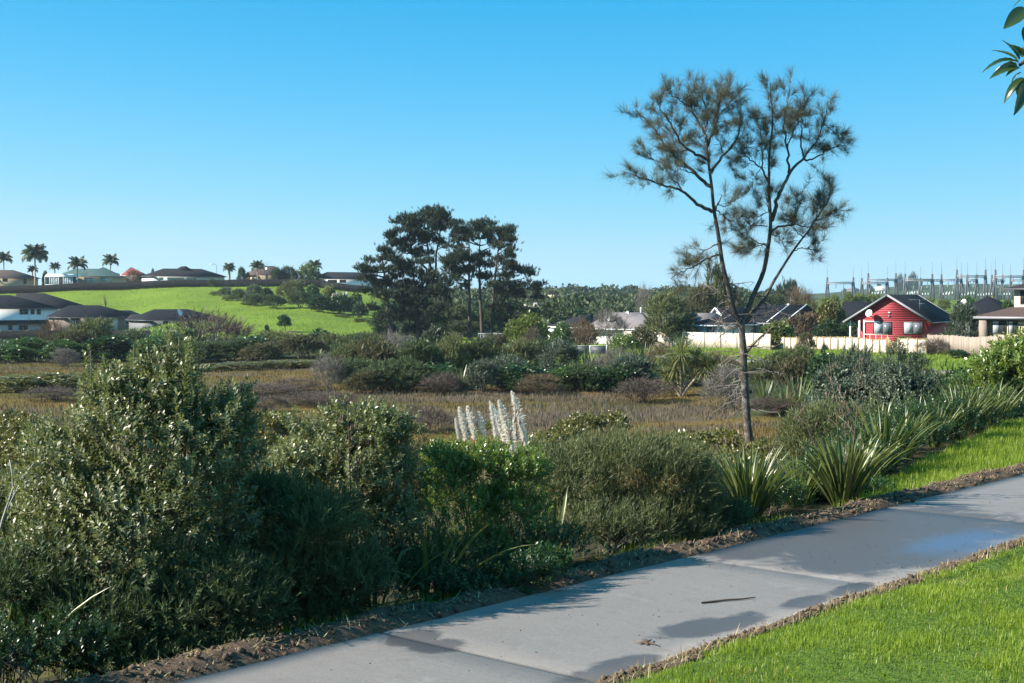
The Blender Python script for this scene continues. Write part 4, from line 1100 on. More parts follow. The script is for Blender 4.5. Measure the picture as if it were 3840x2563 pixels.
# bushes on the far bank of the marsh, pines to tall tree
BK = 'bushes on the far bank of the marsh'
for lab, x, y, w, d, kind, mat in (
    ('pale lichen-grey twiggy bush at the near end of the far bank', 757, 836, 75, 107, 'twig', 'twig_grey'),
    ('olive bush rising behind the pale lichen-grey bush', 800, 806, 85, 113, 'fine', 'manuka'),
    ('large olive-grey feathery bush on the far bank, below the small pine', 862, 797, 125, 113, 'fine', 'manuka_brown'),
    ('pinkish grey-topped bush behind the large olive-grey bush', 912, 786, 90, 118, 'twig', 'twig_grey'),
    ('dark olive bush spilling onto the marsh below the large olive-grey bush', 890, 846, 115, 106, 'fine', 'manuka_dark'),
    ('small rusty bush at the waterline left of the dark bushes', 830, 868, 70, 104, 'fine', 'manuka_brown'),
    ('dark olive feathery bush on the far bank below the pines', 958, 806, 110, 110, 'fine', 'manuka_dark'),
    ('upright grey-green bush in front of the lawn by the pines', 1000, 764, 62, 121, 'broad', 'greygreen'),
    ('broad dark olive bush below the upright grey-green bush', 1030, 797, 100, 111, 'fine', 'manuka'),
    ('dark brown-green bush beside the lawn by the pines', 1085, 800, 90, 113, 'fine', 'manuka_dark'),
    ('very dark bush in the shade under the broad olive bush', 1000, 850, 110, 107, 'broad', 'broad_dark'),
    ('round brown-olive bush in front of the grey mesh fence', 1128, 787, 75, 122, 'fine', 'manuka_brown'),
    ('round blue-grey bush at the marsh edge, left one of the pair', 1108, 846, 72, 105, 'fine', 'greygreen'),
    ('round blue-grey bush at the marsh edge, right one of the pair', 1160, 832, 82, 107, 'fine', 'greygreen'),
    ('feathery olive bush above the pair of blue-grey bushes', 1195, 803, 85, 114, 'fine', 'manuka'),
    ('dark brown bush above the marsh, behind the cream plumes', 1225, 800, 75, 117, 'fine', 'manuka_dark'),
    ('feathery grey-green bush below the white trellis gate', 1285, 806, 100, 111, 'fine', 'greygreen'),
    ('leafy bright green bush low on the far bank', 1290, 856, 85, 105, 'broad', 'broad'),
    ('brown twiggy bush at the marsh edge below the leafy bright bush', 1245, 876, 100, 102, 'twig', 'twig_brown'),
    ('low brown twiggy bush at the marsh edge below the dark bushes', 1010, 872, 90, 103, 'twig', 'twig_purple'),
    ('whitish twiggy bush on the far bank below the timber fence', 1405, 822, 95, 108, 'twig', 'twig_grey'),
    ('dense dark grey-green bush beside the whitish twiggy bush', 1450, 838, 115, 105, 'fine', 'greygreen'),
    ('dark leafy bush under the flaxes on the far bank', 1375, 862, 80, 104, 'broad', 'broad_dark'),
    ('brown-grey bush left of the cabbage tree', 1512, 815, 70, 110, 'twig', 'twig_brown'),
    ('dark feathery bush at the marsh edge left of the very dark bush', 940, 845, 100, 106, 'fine', 'manuka_dark'),
    ('deep green bush at the marsh edge under the feathery olive bush', 1200, 850, 110, 105, 'broad', 'broad_dark'),
    ('dark bush at the marsh edge below the whitish twiggy bush', 1345, 850, 100, 105, 'fine', 'manuka_dark'),
    ('dark olive bush at the near end of the far bank behind the pale one', 820, 840, 110, 109, 'fine', 'manuka_dark'),
    ('dark green bush between the two spiky flaxes of the far bank', 1420, 855, 90, 104, 'broad', 'broad_dark'),
    ('dark bush behind the cabbage tree', 1560, 835, 110, 107, 'fine', 'manuka_dark'),
    ('purple-brown twiggy mound on the marsh left of the cabbage tree', 1472, 886, 128, 95, 'twig', 'twig_purple'),
    ('purple-brown twiggy mound on the marsh behind the glossy shrub', 975, 944, 105, 74, 'twig', 'twig_purple'),
    ('fine grey twiggy thicket left of the tall tree trunk', 1668, 868, 110, 86, 'twig', 'twig_grey'),
    ('olive wispy bush close behind the tall tree trunk', 1655, 835, 100, 100, 'twig', 'twig_brown'),
    ('grey-olive wispy bush right of the tall tree trunk', 1745, 842, 95, 98, 'fine', 'manuka'),
    ('brown thicket at the marsh edge right of the tall tree', 1770, 925, 110, 80, 'twig', 'twig_purple'),
    ('black-green bush on the bank right of the tall tree', 1790, 830, 70, 99, 'fine', 'manuka_dark'),
    ('greyish upright bush on the bank below the chevron fence', 1832, 818, 90, 104, 'fine', 'manuka'),
    ('brown speckled bush on the bank between dark bushes', 1822, 836, 75, 92, 'fine', 'manuka_brown'),
    ('deep green leafy bush on the bank below the chevron fence', 1885, 835, 90, 90, 'broad', 'broad_dark'),
    ('grey-green bush in front of the far grass bank', 1945, 830, 110, 84, 'fine', 'greygreen'),
    ('olive bush low on the bank right of the flaxes', 1930, 858, 110, 74, 'broad', 'greygreen'),
    ('grey shrub in front of the distant footpath', 2010, 850, 100, 72, 'fine', 'greygreen'),
    ('dark bush in front of the distant footpath, near the slender shrub', 2110, 860, 110, 70, 'fine', 'manuka'),
    ('olive bush before the distant footpath, near the tall flaxes', 2180, 868, 95, 66, 'fine', 'manuka'),
    ):
    bush(lab, x, y, w, d, kind, mat, BK)
for i, (x, y, d, wd) in enumerate(((1055, 838, 106, 1.3), (1160, 795, 114, 1.1), (1240, 842, 107, 1.2), (1345, 800, 112, 1.1), (1315, 826, 108, 1.2), (1470, 785, 113, 1.1), (1440, 800, 111, 1.1), (1600, 805, 106, 1.3), (1640, 815, 104, 1.2), (1755, 870, 84, 1.2), (1830, 862, 82, 1.2), (1800, 885, 80, 1.2), (1870, 880, 80, 1.2), (1960, 850, 76, 1.1))):
    flax_far(('pale flax clump, %s from the left along the far bank of the marsh' % ORD[[0, 1, 2, 4, 3, 6, 5, 7, 8, 9, 11, 10, 12, 13][i]]), x, y, d, wide=wd)
# bushes on the left bank below the dark-roofed houses
LB = 'bushes below the shaded houses'
rowL = [(20, 806, 95, 150, 'broad', 'broad', 'bright leafy'), (75, 790, 90, 153, 'broad', 'broad', 'bright leafy'), (118, 757, 60, 160, 'twig', 'twig_brown', 'upright brown twiggy'), (140, 795, 95, 151, 'broad', 'broad', 'leafy green'),
        (165, 772, 85, 157, 'fine', 'manuka_brown', 'brownish feathery'), (205, 752, 100, 160, 'fine', 'manuka', 'tall olive feathery'), (255, 784, 110, 153, 'broad', 'broad_dark', 'dark leafy'), (300, 775, 90, 158, 'fine', 'manuka_dark', 'dark feathery'),
        (345, 788, 100, 152, 'broad', 'broad', 'mid green leafy'), (395, 780, 90, 156, 'fine', 'manuka_dark', 'dark green feathery'), (435, 772, 80, 160, 'broad', 'broad_dark', 'rounded dark'), (490, 742, 165, 163, 'twig', 'twig_purple', 'large bare mauve-grey twiggy'),
        (455, 798, 100, 151, 'fine', 'manuka_dark', 'low dark'), (520, 795, 110, 152, 'fine', 'manuka_dark', 'dense dark green'), (572, 785, 100, 154, 'broad', 'broad_dark', 'dark glossy'), (600, 800, 80, 149, 'fine', 'manuka_brown', 'brown-green'),
        (640, 776, 90, 158, 'fine', 'manuka', 'olive rounded'), (690, 786, 95, 154, 'fine', 'manuka_brown', 'olive-brown'), (738, 772, 70, 163, 'broad', 'broad_dark', 'small dark round'), (775, 783, 80, 158, 'fine', 'manuka', 'grey-olive'),
        (812, 782, 80, 150, 'fine', 'manuka_dark', 'dark olive'), (845, 775, 70, 160, 'fine', 'manuka', 'soft olive')]
rowL.sort()
for i, (x, y, w, d, kind, mat, adj) in enumerate(rowL):
    bush('%s bush below the houses and hill, %s' % (adj, ('%s from the left' % ORD[i]) if i < 11 else ('%s from the pines' % ORD[len(rowL) - 1 - i])), x, y, w, d, kind, mat, LB)
for i, (x, y, w, d) in enumerate(((785, 800, 80, 148), (730, 800, 70, 150))):
    flax_far('flax clump in the bush row below the hill, %s the small pine' % ('beside' if i == 0 else 'farther from'), x, y, d)
bush('white and purple twiggy bush low at the marsh edge, below the brick house', 148, 815, 60, 143, 'twig', 'twig_grey', LB)
for i, (x, y, w, d) in enumerate(((40, 862, 170, 106), (130, 856, 160, 109), (215, 852, 130, 111), (300, 850, 120, 112), (480, 836, 130, 134), (560, 830, 130, 137), (640, 826, 130, 139), (705, 826, 90, 139))):
    bush('low olive mangrove in the far band across the marsh, %s from the left' % ORD[i], x, y, w, d, 'mound', 'mangrove', 'mangroves on the marsh', 'mangrove', 'mangrove')
for i, (x, y, w, d) in enumerate(((130, 890, 130, 97), (600, 880, 170, 102), (680, 872, 130, 106), (720, 900, 150, 93), (770, 905, 110, 91), (620, 912, 100, 88))):
    bush('low mauve-grey rush mound on the open marsh, %s from the left' % ORD[[0, 1, 3, 4, 5, 2][i]], x, y, w, d, 'twig', 'twig_purple', 'rush mounds on the marsh', 'rush_mound', 'rush')
# ---------------------------------------------------------------- the tall she-oak, limbs traced in the 3840 px view
TD = 63.0
def t7(pts): return [(2250 + x * .5102, 200 + (y + max(0, 500 - y) * .16) * .5102) for x, y in pts]
def t8(pts): return [(2250 + x * .542, 850 + y * .542) for x, y in pts]
TRUNK = t8([(1042, 1560), (1020, 1380), (1006, 1200), (997, 1000), (991, 850), (986, 750), (978, 690)])
LSTEM = t8([(978, 690), (930, 600), (905, 500), (890, 430), (862, 330), (843, 240), (832, 150)]) + t7([(870, 1330), (845, 1200), (830, 1100), (825, 1000), (810, 900), (795, 780), (780, 650)])
RSTEM = t8([(982, 690), (1002, 630), (1040, 520), (1090, 410), (1130, 330), (1150, 240), (1160, 150)]) + t7([(1240, 1400), (1258, 1274), (1250, 1150), (1240, 1000), (1245, 900), (1240, 780), (1250, 680), (1265, 580), (1275, 470), (1260, 350), (1250, 230), (1255, 165)])
TSTEM = t8([(1010, 662), (1060, 590), (1150, 480), (1200, 380), (1270, 270), (1320, 190), (1400, 80), (1460, 10)]) + t7([(1590, 1210), (1650, 1130), (1700, 1050), (1690, 960)])
LIMBS = [  # (points, depth drift in metres along the limb, start radius, foliage from fraction, density)
    (t7([(825, 1165), (740, 1120), (660, 1060), (600, 1000), (560, 985), (480, 980), (400, 940), (330, 930), (250, 890), (180, 870)]), -1.2, .085, .35, 1.0),
    (t7([(815, 980), (760, 940), (690, 880), (640, 830), (560, 760), (500, 700), (440, 620), (390, 550), (330, 480), (260, 400)]), 1.3, .085, .3, 1.0),
    (t7([(785, 780), (700, 740), (640, 710), (590, 650), (540, 560), (490, 460), (440, 400), (420, 300)]), -1.6, .07, .3, 1.1),
    (t7([(780, 650), (775, 600), (740, 540), (700, 460), (670, 380), (650, 280), (655, 180)]), .6, .07, .15, 1.2),
    (t7([(805, 890), (850, 820), (890, 760), (950, 710), (1000, 640), (1035, 540), (1040, 420), (1035, 320), (1030, 250)]), 1.0, .07, .3, 1.0),
    (t7([(790, 690), (820, 600), (850, 540), (870, 440), (875, 340), (850, 200)]), -1.0, .06, .2, 1.3),
    (t7([(778, 570), (790, 430), (760, 300), (745, 220)]), 1.5, .05, .15, 1.3),
    (t7([(670, 380), (600, 330), (540, 280), (500, 250)]), -.8, .035, .1, 1.2),
    (t7([(870, 440), (940, 380), (960, 300), (940, 220)]), .8, .035, .1, 1.2),
    (t7([(600, 1000), (560, 940), (500, 900), (470, 820), (400, 790), (310, 670)]), .8, .03, .2, .8),
    (t7([(640, 710), (600, 720), (560, 690), (520, 620)]), .9, .03, .1, .9),
    (t7([(905, 730), (890, 680), (850, 610), (840, 560)]), -.7, .03, .1, 1.0),
    (t7([(700, 880), (640, 870), (580, 840), (540, 880)]), -.8, .03, .2, .9),
    (t7([(845, 1165), (870, 1100), (890, 1040)]), -.3, .05, 2, 0),
    (t7([(850, 1150), (900, 1180), (940, 1220), (970, 1250)]), .6, .03, .3, 1.3),
    (t7([(870, 1100), (910, 1130), (960, 1110), (975, 1080)]), -.4, .025, .4, 1.2),
    (t8([(842, 190), (760, 205), (700, 240), (660, 280), (600, 300), (540, 320), (490, 360)]), -1.4, .05, .35, 1.0),
    (t8([(840, 240), (780, 290), (740, 320)]), .5, .025, .2, .8),
    (t7([(865, 1400), (800, 1430), (740, 1470), (680, 1500)]), .7, .03, .3, 1.1),
    (t7([(1262, 1230), (1290, 1120), (1330, 1000), (1370, 930), (1400, 860), (1460, 800), (1500, 765), (1560, 690), (1610, 600), (1640, 510), (1670, 420), (1680, 320)]), 1.6, .1, .5, 1.0),
    (t7([(1385, 880), (1385, 780), (1375, 680), (1355, 560), (1350, 470), (1370, 360), (1390, 230)]), -1.0, .06, .3, 1.1),
    (t7([(1500, 765), (1475, 700), (1480, 560), (1490, 440), (1510, 330), (1505, 275)]), -.8, .045, .3, 1.1),
    (t7([(1500, 780), (1570, 780), (1630, 740), (1690, 690), (1760, 690), (1800, 680)]), .8, .045, .35, 1.0),
    (t7([(1380, 690), (1420, 590), (1450, 500), (1480, 400)]), .9, .035, .25, 1.1),
    (t7([(1640, 510), (1700, 560), (1740, 590), (1770, 650)]), -.6, .03, .15, 1.0),
    (t7([(1240, 950), (1210, 890), (1190, 840), (1130, 790), (1060, 750), (1020, 740), (980, 800)]), -1.2, .05, .3, 1.0),
    (t7([(1190, 840), (1195, 700), (1170, 560), (1150, 480)]), .9, .035, .25, .9),
    (t7([(1060, 750), (1040, 700), (1100, 690), (1160, 720)]), -.4, .025, .2, 1.0),
    (t7([(1190, 840), (1140, 900), (1120, 980)]), .6, .02, .4, .6),
    (t7([(1230, 1270), (1150, 1260), (1080, 1250), (1020, 1235)]), .7, .03, .3, .7),
    (t7([(1270, 1300), (1330, 1270), (1400, 1255), (1500, 1270), (1570, 1275), (1650, 1285)]), -1.3, .055, .2, 1.0),
    (t7([(1500, 1355), (1440, 1310), (1390, 1260), (1370, 1180)]), .8, .03, .3, 1.2),
    (t7([(1400, 1255), (1440, 1180), (1460, 1090), (1440, 1020)]), -.6, .03, .2, 1.2),
    (t7([(1590, 1230), (1680, 1180), (1770, 1150), (1800, 1160)]), .9, .035, .15, 1.2),
    (t7([(1590, 1210), (1600, 1120), (1640, 1040)]), -.6, .03, .15, 1.2),
    (t7([(1430, 1450), (1490, 1430), (1550, 1440), (1600, 1470)]), .6, .025, .4, .9),
    (t7([(1235, 1420), (1150, 1390), (1090, 1330)]), -.9, .03, .2, 1.1),
    (t7([(1235, 1400), (1130, 1430), (1060, 1420)]), .6, .03, .3, 1.0),
    (t7([(1245, 1330), (1310, 1350), (1350, 1400)]), -.7, .025, .2, 1.1),
    (t7([(1250, 1150), (1180, 1190), (1130, 1230)]), .6, .025, .2, 1.0),
    (t7([(1250, 1180), (1220, 1100), (1270, 1040)]), -.6, .025, .3, 1.0),
]
ra = np.random.default_rng(31)
def smooth_line(pts, n):
    pts = np.asarray(pts, float)
    d = np.concatenate([[0], np.cumsum(np.linalg.norm(np.diff(pts, axis=0), axis=1))])
    t = np.linspace(0, d[-1], n)
    q = np.stack([np.interp(t, d, pts[:, k]) for k in range(pts.shape[1])], -1)
    for _ in range(2): q[1:-1] = .25 * q[:-2] + .5 * q[1:-1] + .25 * q[2:]
    return q
tb = ats(*TRUNK[0], TD); TZ = gz(tb[0], TD)
tree0 = np.array([tb[0], TD, TZ])
she = thing('sheoak_tree', 'tall forked she-oak tree with sparse brown-green needle tufts, standing on the marsh edge', 'tree', tree0)
def line3(pts, d0, drift, n):
    q = smooth_line(pts, n)
    t = np.linspace(0, 1, n)
    d = d0 + drift * t
    return np.stack([ats(x, y, dd) for (x, y), dd in zip(q, d)]) - tree0, d
g = G()
tl, _ = line3(TRUNK, TD, 0, 14)
tl[0, 2] = -.15
g.tube(tl, np.linspace(.19, .145, 14) * (1 + .04 * ra.normal(size=14)), 10, tint=.5)
obj('trunk', g, M['bark'], she, smooth=True)
axes = []
for nm, pts, dr, r0, r1, fr in (('LSTEM', LSTEM, -.9, .125, .05, .8), ('RSTEM', RSTEM, .5, .125, .02, .55), ('TSTEM', TSTEM, 1.9, .085, .02, .6)):
    l, d = line3(pts, TD, dr, 34)
    axes.append((l, d)); g = G(); g.tube(l, np.linspace(r0, r1, 34), 8)
    obj('limb', g, M['bark'], she, smooth=True)
    LIMBS.append((None, l, r1, fr, 1.0))
twigs, tips = [], []
gt, gn = G(), G()
needles = []
def tuft(P, D, n, L, spread):
    """a burst of fine needles from P towards D"""
    d = unit(D[None] + ra.normal(0, spread, (n, 3)) + np.array([0, 0, .12]))
    l = L * (.55 + .6 * ra.random(n))
    sd = unit(np.cross(d, ra.normal(size=(n, 3)))) * .004
    b = P + ra.normal(0, .035, (n, 3))
    mid = b + d * (l * .55)[:, None]
    tip = mid + unit(d + np.array([0, 0, -.22]))* (l * .5)[:, None]
    V = np.stack([b - sd, b + sd, mid + sd * .8, mid - sd * .8, tip], 1).reshape(-1, 3)
    k = np.arange(n)[:, None] * 5
    gn.add(V, k + np.array([[0, 1, 2, 3]]), k + np.array([[3, 2, 4]]), tint=np.repeat(np.clip(.4 + .25 * ra.normal() + .15 * ra.normal(size=n), 0, 1), 5))
for pts, dr, r0, fr, dens in LIMBS:
    if pts is None:
        l = dr
    else:
        p0 = ats(*pts[0], TD) - tree0
        best = min(axes, key=lambda a: np.linalg.norm((a[0] - p0)[:, [0, 2]], axis=1).min())
        k = np.linalg.norm((best[0] - p0)[:, [0, 2]], axis=1).argmin()
        l, d = line3(pts, best[1][k], dr, 5 + 2 * len(pts))
        l[1:-1] += ra.normal(0, .03, (len(l) - 2, 3))
        g = G(); g.tube(l, np.linspace(r0, .012, len(l)), 6)
        obj('limb', g, M['bark'], she, smooth=True)
        axes.append((l, d))
    if dens <= 0: continue
    seg = np.concatenate([[0], np.cumsum(np.linalg.norm(np.diff(l, axis=0), axis=1))])
    Lm = seg[-1]
    nt_ = int(Lm * (1 - fr) * 5.6 * dens) + 5
    for i in range(nt_):
        f = fr + (1 - fr) * (i + ra.random()) / nt_
        p = np.array([np.interp(f * Lm, seg, l[:, q]) for q in range(3)])
        tn = unit(np.array([np.interp(min(f + .03, 1) * Lm, seg, l[:, q]) for q in range(3)]) - np.array([np.interp((min(f + .03, 1) - .06) * Lm, seg, l[:, q]) for q in range(3)]))
        d = unit(tn * .7 + ra.normal(0, .6, 3) + np.array([0, 0, .35]))
        tl_ = (.3 + .75 * ra.random()) * (1.15 - .4 * f)
        if ra.random() < .16: d = unit(d + np.array([0, 0, -1.0]))
        q = np.stack([p, p + d * tl_ * .5 + ra.normal(0, .05, 3), p + d * tl_ + ra.normal(0, .08, 3)])
        gt.tube(q, [.013, .009, .004], 3)
        for t in ((.55, .8, 1.0) if tl_ > .5 else (.7, 1.0)):
            P = q[0] + (q[2] - q[0]) * t
            dd = unit(d * .8 + np.array([0, 0, .4]) + ra.normal(0, .4, 3))
            tuft(P, dd, int(22 + 22 * ra.random()), .4 + .28 * ra.random(), .58)
gd = G()
# bare hanging twigs low on the trunk and round the fork
for (x, y, side) in ((2740, 1150, -1), (2790, 1330, 1), (2700, 1090, -1), (2770, 1180, 1), (2800, 1300, 1), (2790, 1380, -1), (2792, 1440, -1), (2830, 1110, 1), (2760, 1230, -1), (2795, 1480, -1), (2788, 1330, -1), (2860, 1130, 1), (2720, 1060, 1), (2755, 1120, -1), (2745, 1180, -1), (2800, 1180, 1), (2820, 1160, 1), (2775, 1215, -1), (2790, 1400, 1), (2735, 1100, 1), (2795, 1420, -1), (2797, 1520, -1)):
    p = ats(x, y, TD + ra.normal(0, .2)) - tree0
    for k in range(3):
        q = [p]
        d = unit(np.array([side * (.6 + .4 * ra.random()), ra.normal(0, .5), .25 - .5 * ra.random()]))
        for m_ in range(6):
            d = unit(d + ra.normal(0, .4, 3) + np.array([0, 0, -.13]))
            q.append(q[-1] + d * (.2 + .2 * ra.random()))
        gd.tube(q, np.linspace(.026, .007, 7), 4, tint=ra.random() * .7)
        for m_ in (2, 3, 5):
            d2 = unit(d + ra.normal(0, .8, 3)); gd.tube([q[m_], q[m_] + d2 * .25, q[m_] + d2 * .5 + ra.normal(0, .06, 3)], [.013, .009, .004], 3, tint=ra.random())
obj('dead_twigs', gd, M['twig_grey'], she)['kind'] = 'stuff'
obj('twigs', gt, M['bark'], she)['kind'] = 'stuff'
obj('crown', gn, M['sheoak'], she)
g = G()
lo, _ = line3(t8([(1005, 880), (1060, 810), (1150, 730), (1200, 690), (1260, 650), (1290, 600)]), TD, -1.2, 12)
g.tube(lo, np.linspace(.07, .015, 12), 6); obj('dead_limb', g, M['bark'], she)

# dead bleached branches lying round its foot
for i, (x, y, d) in enumerate(((1600, 1110, 40), (1690, 1100, 42), (1560, 1050, 46), (1760, 1085, 44))):
    p = at(x, y, d); z = gz(p[0], d)
    root = thing('dead_branch', 'bleached dead branch tangled in the mangroves, %s from the heath shrub' % ORD[[1, 2, 0, 3][i]], 'dead branch', (p[0], d, z))
    g = G()
    h = p[2] - z
    for k in range(7):
        q = [np.array([ra.normal(0, .3), ra.normal(0, .3), h * .2 * ra.random()])]
        dd = unit(np.array([ra.normal(0, .7), ra.normal(0, .4), .45]))
        for m_ in range(6):
            dd = unit(dd + ra.normal(0, .35, 3)); q.append(q[-1] + dd * h * .24)
        g.tube(q, np.linspace(.022, .005, 7), 4, tint=.3 + .5 * ra.random())
        g.tube([q[3], q[3] + unit(dd + ra.normal(0, .7, 3)) * h * .3], [.01, .004], 3, tint=.6)
    obj('branches', g, M['dead'], root)

# ---------------------------------------------------------------- pines: trunks and foliage pads traced in the view
def p3(x, y): return (1300 + x * .3826, 750 + y * .3826)
PINES = [
    ('tall broad-crowned pine, highest of the pine group', 221, [[(860, 1350), (868, 1100), (872, 900), (862, 720), (800, 690), (740, 640), (690, 590), (640, 530), (620, 400), (610, 300)], [(866, 720), (880, 640), (870, 560), (900, 420), (920, 300), (910, 200)], [(862, 740), (820, 660), (800, 500), (780, 350), (760, 250)]],
     [(870, 150, 120, 55), (960, 190, 100, 55), (1030, 235, 60, 40), (700, 190, 110, 50), (560, 245, 90, 60), (640, 260, 100, 60), (780, 250, 110, 60), (450, 350, 50, 40), (900, 300, 100, 60), (540, 330, 100, 50), (480, 430, 70, 45), (600, 440, 100, 45), (740, 390, 100, 55), (850, 430, 100, 50), (940, 430, 45, 40), (640, 520, 80, 35), (540, 500, 60, 35), (760, 540, 80, 45), (800, 620, 90, 40), (990, 250, 70, 40), (420, 370, 30, 25), (690, 330, 80, 40)]),
    ('small ragged pine at the hill side of the pine group', 212, [[(432, 1375), (415, 1200), (402, 1050), (390, 900), (372, 750), (345, 540)]],
     [(340, 520, 75, 50), (300, 610, 85, 55), (400, 580, 80, 50), (190, 675, 70, 35), (280, 720, 105, 50), (420, 680, 90, 55), (220, 790, 80, 45), (340, 840, 100, 55), (450, 770, 80, 50), (230, 1080, 60, 45), (330, 950, 110, 50), (480, 620, 60, 40), (200, 900, 60, 35), (420, 1120, 90, 40), (330, 1180, 70, 40)]),
    ('dense dark pine filling the middle of the pine group', 213, [[(700, 1360), (690, 1100), (670, 850), (640, 640)]],
     [(620, 640, 100, 60), (560, 720, 110, 65), (680, 760, 120, 70), (800, 800, 120, 70), (900, 800, 110, 65), (600, 860, 120, 65), (720, 920, 140, 75), (880, 930, 130, 75), (960, 870, 90, 60), (560, 1000, 100, 60), (700, 1050, 140, 75), (850, 1060, 140, 75), (960, 1030, 80, 60), (640, 1180, 130, 60), (780, 1200, 140, 70), (900, 1210, 110, 70), (800, 1310, 110, 50), (640, 1290, 110, 50), (920, 1310, 90, 50), (520, 1120, 90, 50)]),
    ('straight-trunked pine, left one of the two bare trunks', 217, [[(1215, 1395), (1205, 1150), (1200, 900), (1200, 650), (1205, 500), (1195, 400)]],
     [(1130, 420, 110, 45), (1200, 395, 90, 45), (1060, 480, 80, 40), (1150, 540, 90, 40), (1060, 620, 80, 45), (1000, 690, 80, 45), (960, 620, 55, 40), (1230, 580, 60, 35), (1060, 780, 60, 40), (1100, 690, 60, 30), (1230, 690, 40, 30), (1090, 1170, 60, 25), (1150, 860, 60, 30)]),
    ('straight-trunked pine, right one of the two bare trunks', 219, [[(1332, 1385), (1322, 1150), (1306, 900), (1300, 650), (1296, 500), (1310, 380)]],
     [(1240, 258, 115, 35), (1350, 258, 115, 35), (1150, 310, 110, 38), (1080, 345, 65, 35), (1420, 320, 75, 35), (1280, 330, 110, 38), (1370, 400, 85, 45), (1330, 560, 75, 35), (1390, 670, 60, 35), (1330, 640, 60, 30), (1420, 440, 60, 35), (1340, 760, 60, 40)]),
    ('flat-topped pine spreading towards the roofs', 215, [[(1416, 1395), (1432, 1100), (1450, 800), (1470, 600), (1490, 450), (1512, 320)]],
     [(1500, 310, 90, 36), (1590, 320, 60, 28), (1560, 380, 90, 28), (1640, 400, 70, 24), (1540, 470, 90, 36), (1610, 510, 60, 30), (1600, 570, 70, 30), (1520, 600, 80, 30), (1590, 640, 90, 28), (1700, 690, 90, 28), (1770, 740, 60, 28), (1640, 690, 80, 28), (1560, 740, 70, 28), (1500, 840, 100, 45), (1600, 860, 110, 45), (1700, 850, 80, 36), (1800, 850, 80, 40), (1850, 885, 50, 32), (1600, 930, 130, 38), (1520, 960, 100, 40), (1850, 960, 50, 36), (1720, 950, 90, 32), (1480, 1060, 80, 45), (1600, 1100, 110, 38), (1720, 1120, 120, 38), (1850, 1110, 80, 28), (1500, 1170, 80, 45), (1560, 1250, 70, 45)]),
]
rp = np.random.default_rng(52)
NEED = [proto_sprig(10, .42, .085, .3, .95, rp) for _ in range(3)]
for lab, d0, trunks, pads in PINES:
    b = ats(*p3(*trunks[0][0]), d0); z = gz(b[0], d0); o0 = np.array([b[0], d0, z])
    root = thing('pine_tree', lab, 'pine tree', o0, group='pines at the foot of the hill')
    gt = G(); lines = []
    for k, tr in enumerate(trunks):
        q = smooth_line([p3(*t) for t in tr], 16)
        l = np.stack([ats(x, y, d0 + k * .8 * (-1) ** k) for x, y in q]) - o0
        if k == 0: l[0, 2] = -.2
        gt.tube(l, np.linspace(.36 if k == 0 else .2, .08, 16), 8); lines.append(l)
    obj('trunk', gt, M['pine_bark'], root, smooth=True)
    gl, gf = G(), G()
    allp = np.vstack(lines)
    m_ = .3826 * K3 * d0 / F
    base_pads = list(pads)
    for _ in range(int(len(pads) * 1.3)):
        a_, b_ = rp.choice(len(base_pads), 2, replace=False); a_, b_ = base_pads[a_], base_pads[b_]
        if abs(a_[0] - b_[0]) + 1.5 * abs(a_[1] - b_[1]) > 330: continue
        t_ = rp.random(); pads.append((a_[0] + (b_[0] - a_[0]) * t_ + rp.normal(0, 15), a_[1] + (b_[1] - a_[1]) * t_ + rp.normal(0, 12), 55 + 35 * rp.random(), 30 + 22 * rp.random()))
    for (x, y, rx, ry) in pads:
        ry = ry * 1.25
        dd = rp.normal(0, rx * m_ * .55)
        c = ats(*p3(x, y), d0 + dd) - o0
        cand = allp[allp[:, 2] < c[2] + .3]
        a = cand[np.linalg.norm(cand - c - np.array([0, 0, -1.2]), axis=1).argmin()] if len(cand) else allp[0]
        mid = (a + c) / 2 + np.array([0, 0, -.25]) + rp.normal(0, .2, 3)
        t = np.linspace(0, 1, 6)[:, None]
        gl.tube((1 - t) ** 2 * a + 2 * t * (1 - t) * mid + t ** 2 * (c + [0, 0, -ry * m_ * .5]), np.linspace(.13, .04, 6), 5)
        n = int(34 + rx * ry * .019)
        sub = max(3, int(rx / 22))
        lob = [(c[0] + rp.normal(0, .5) * rx * m_, c[1] + rp.normal(0, .45) * rx * m_, c[2] + rp.normal(0, .25) * ry * m_, rx * m_ * .55, rx * m_ * .55, ry * m_ * .62) for _ in range(sub)]
        P, N = lobe_points(lob, n, rp, .5, -.1)
        P = P + rp.normal(0, 1, P.shape) * np.where(rp.random(len(P)) < .25, .36, .14)[:, None]
        D = unit(N * .6 + np.array([0, 0, .8]) + rp.normal(0, .3, P.shape))
        ch = rp.integers(0, 3, n)
        for i in range(3):
            q = ch == i
            if q.any(): scatter(gf, NEED[i], P[q], D[q], .75 + .55 * rp.random(q.sum()), rp, np.clip(.4 + .2 * rp.normal(size=q.sum()), 0, 1))
    obj('limbs', gl, M['pine_bark'], root)['kind'] = 'stuff'; obj('crown', gf, M['pine'], root)

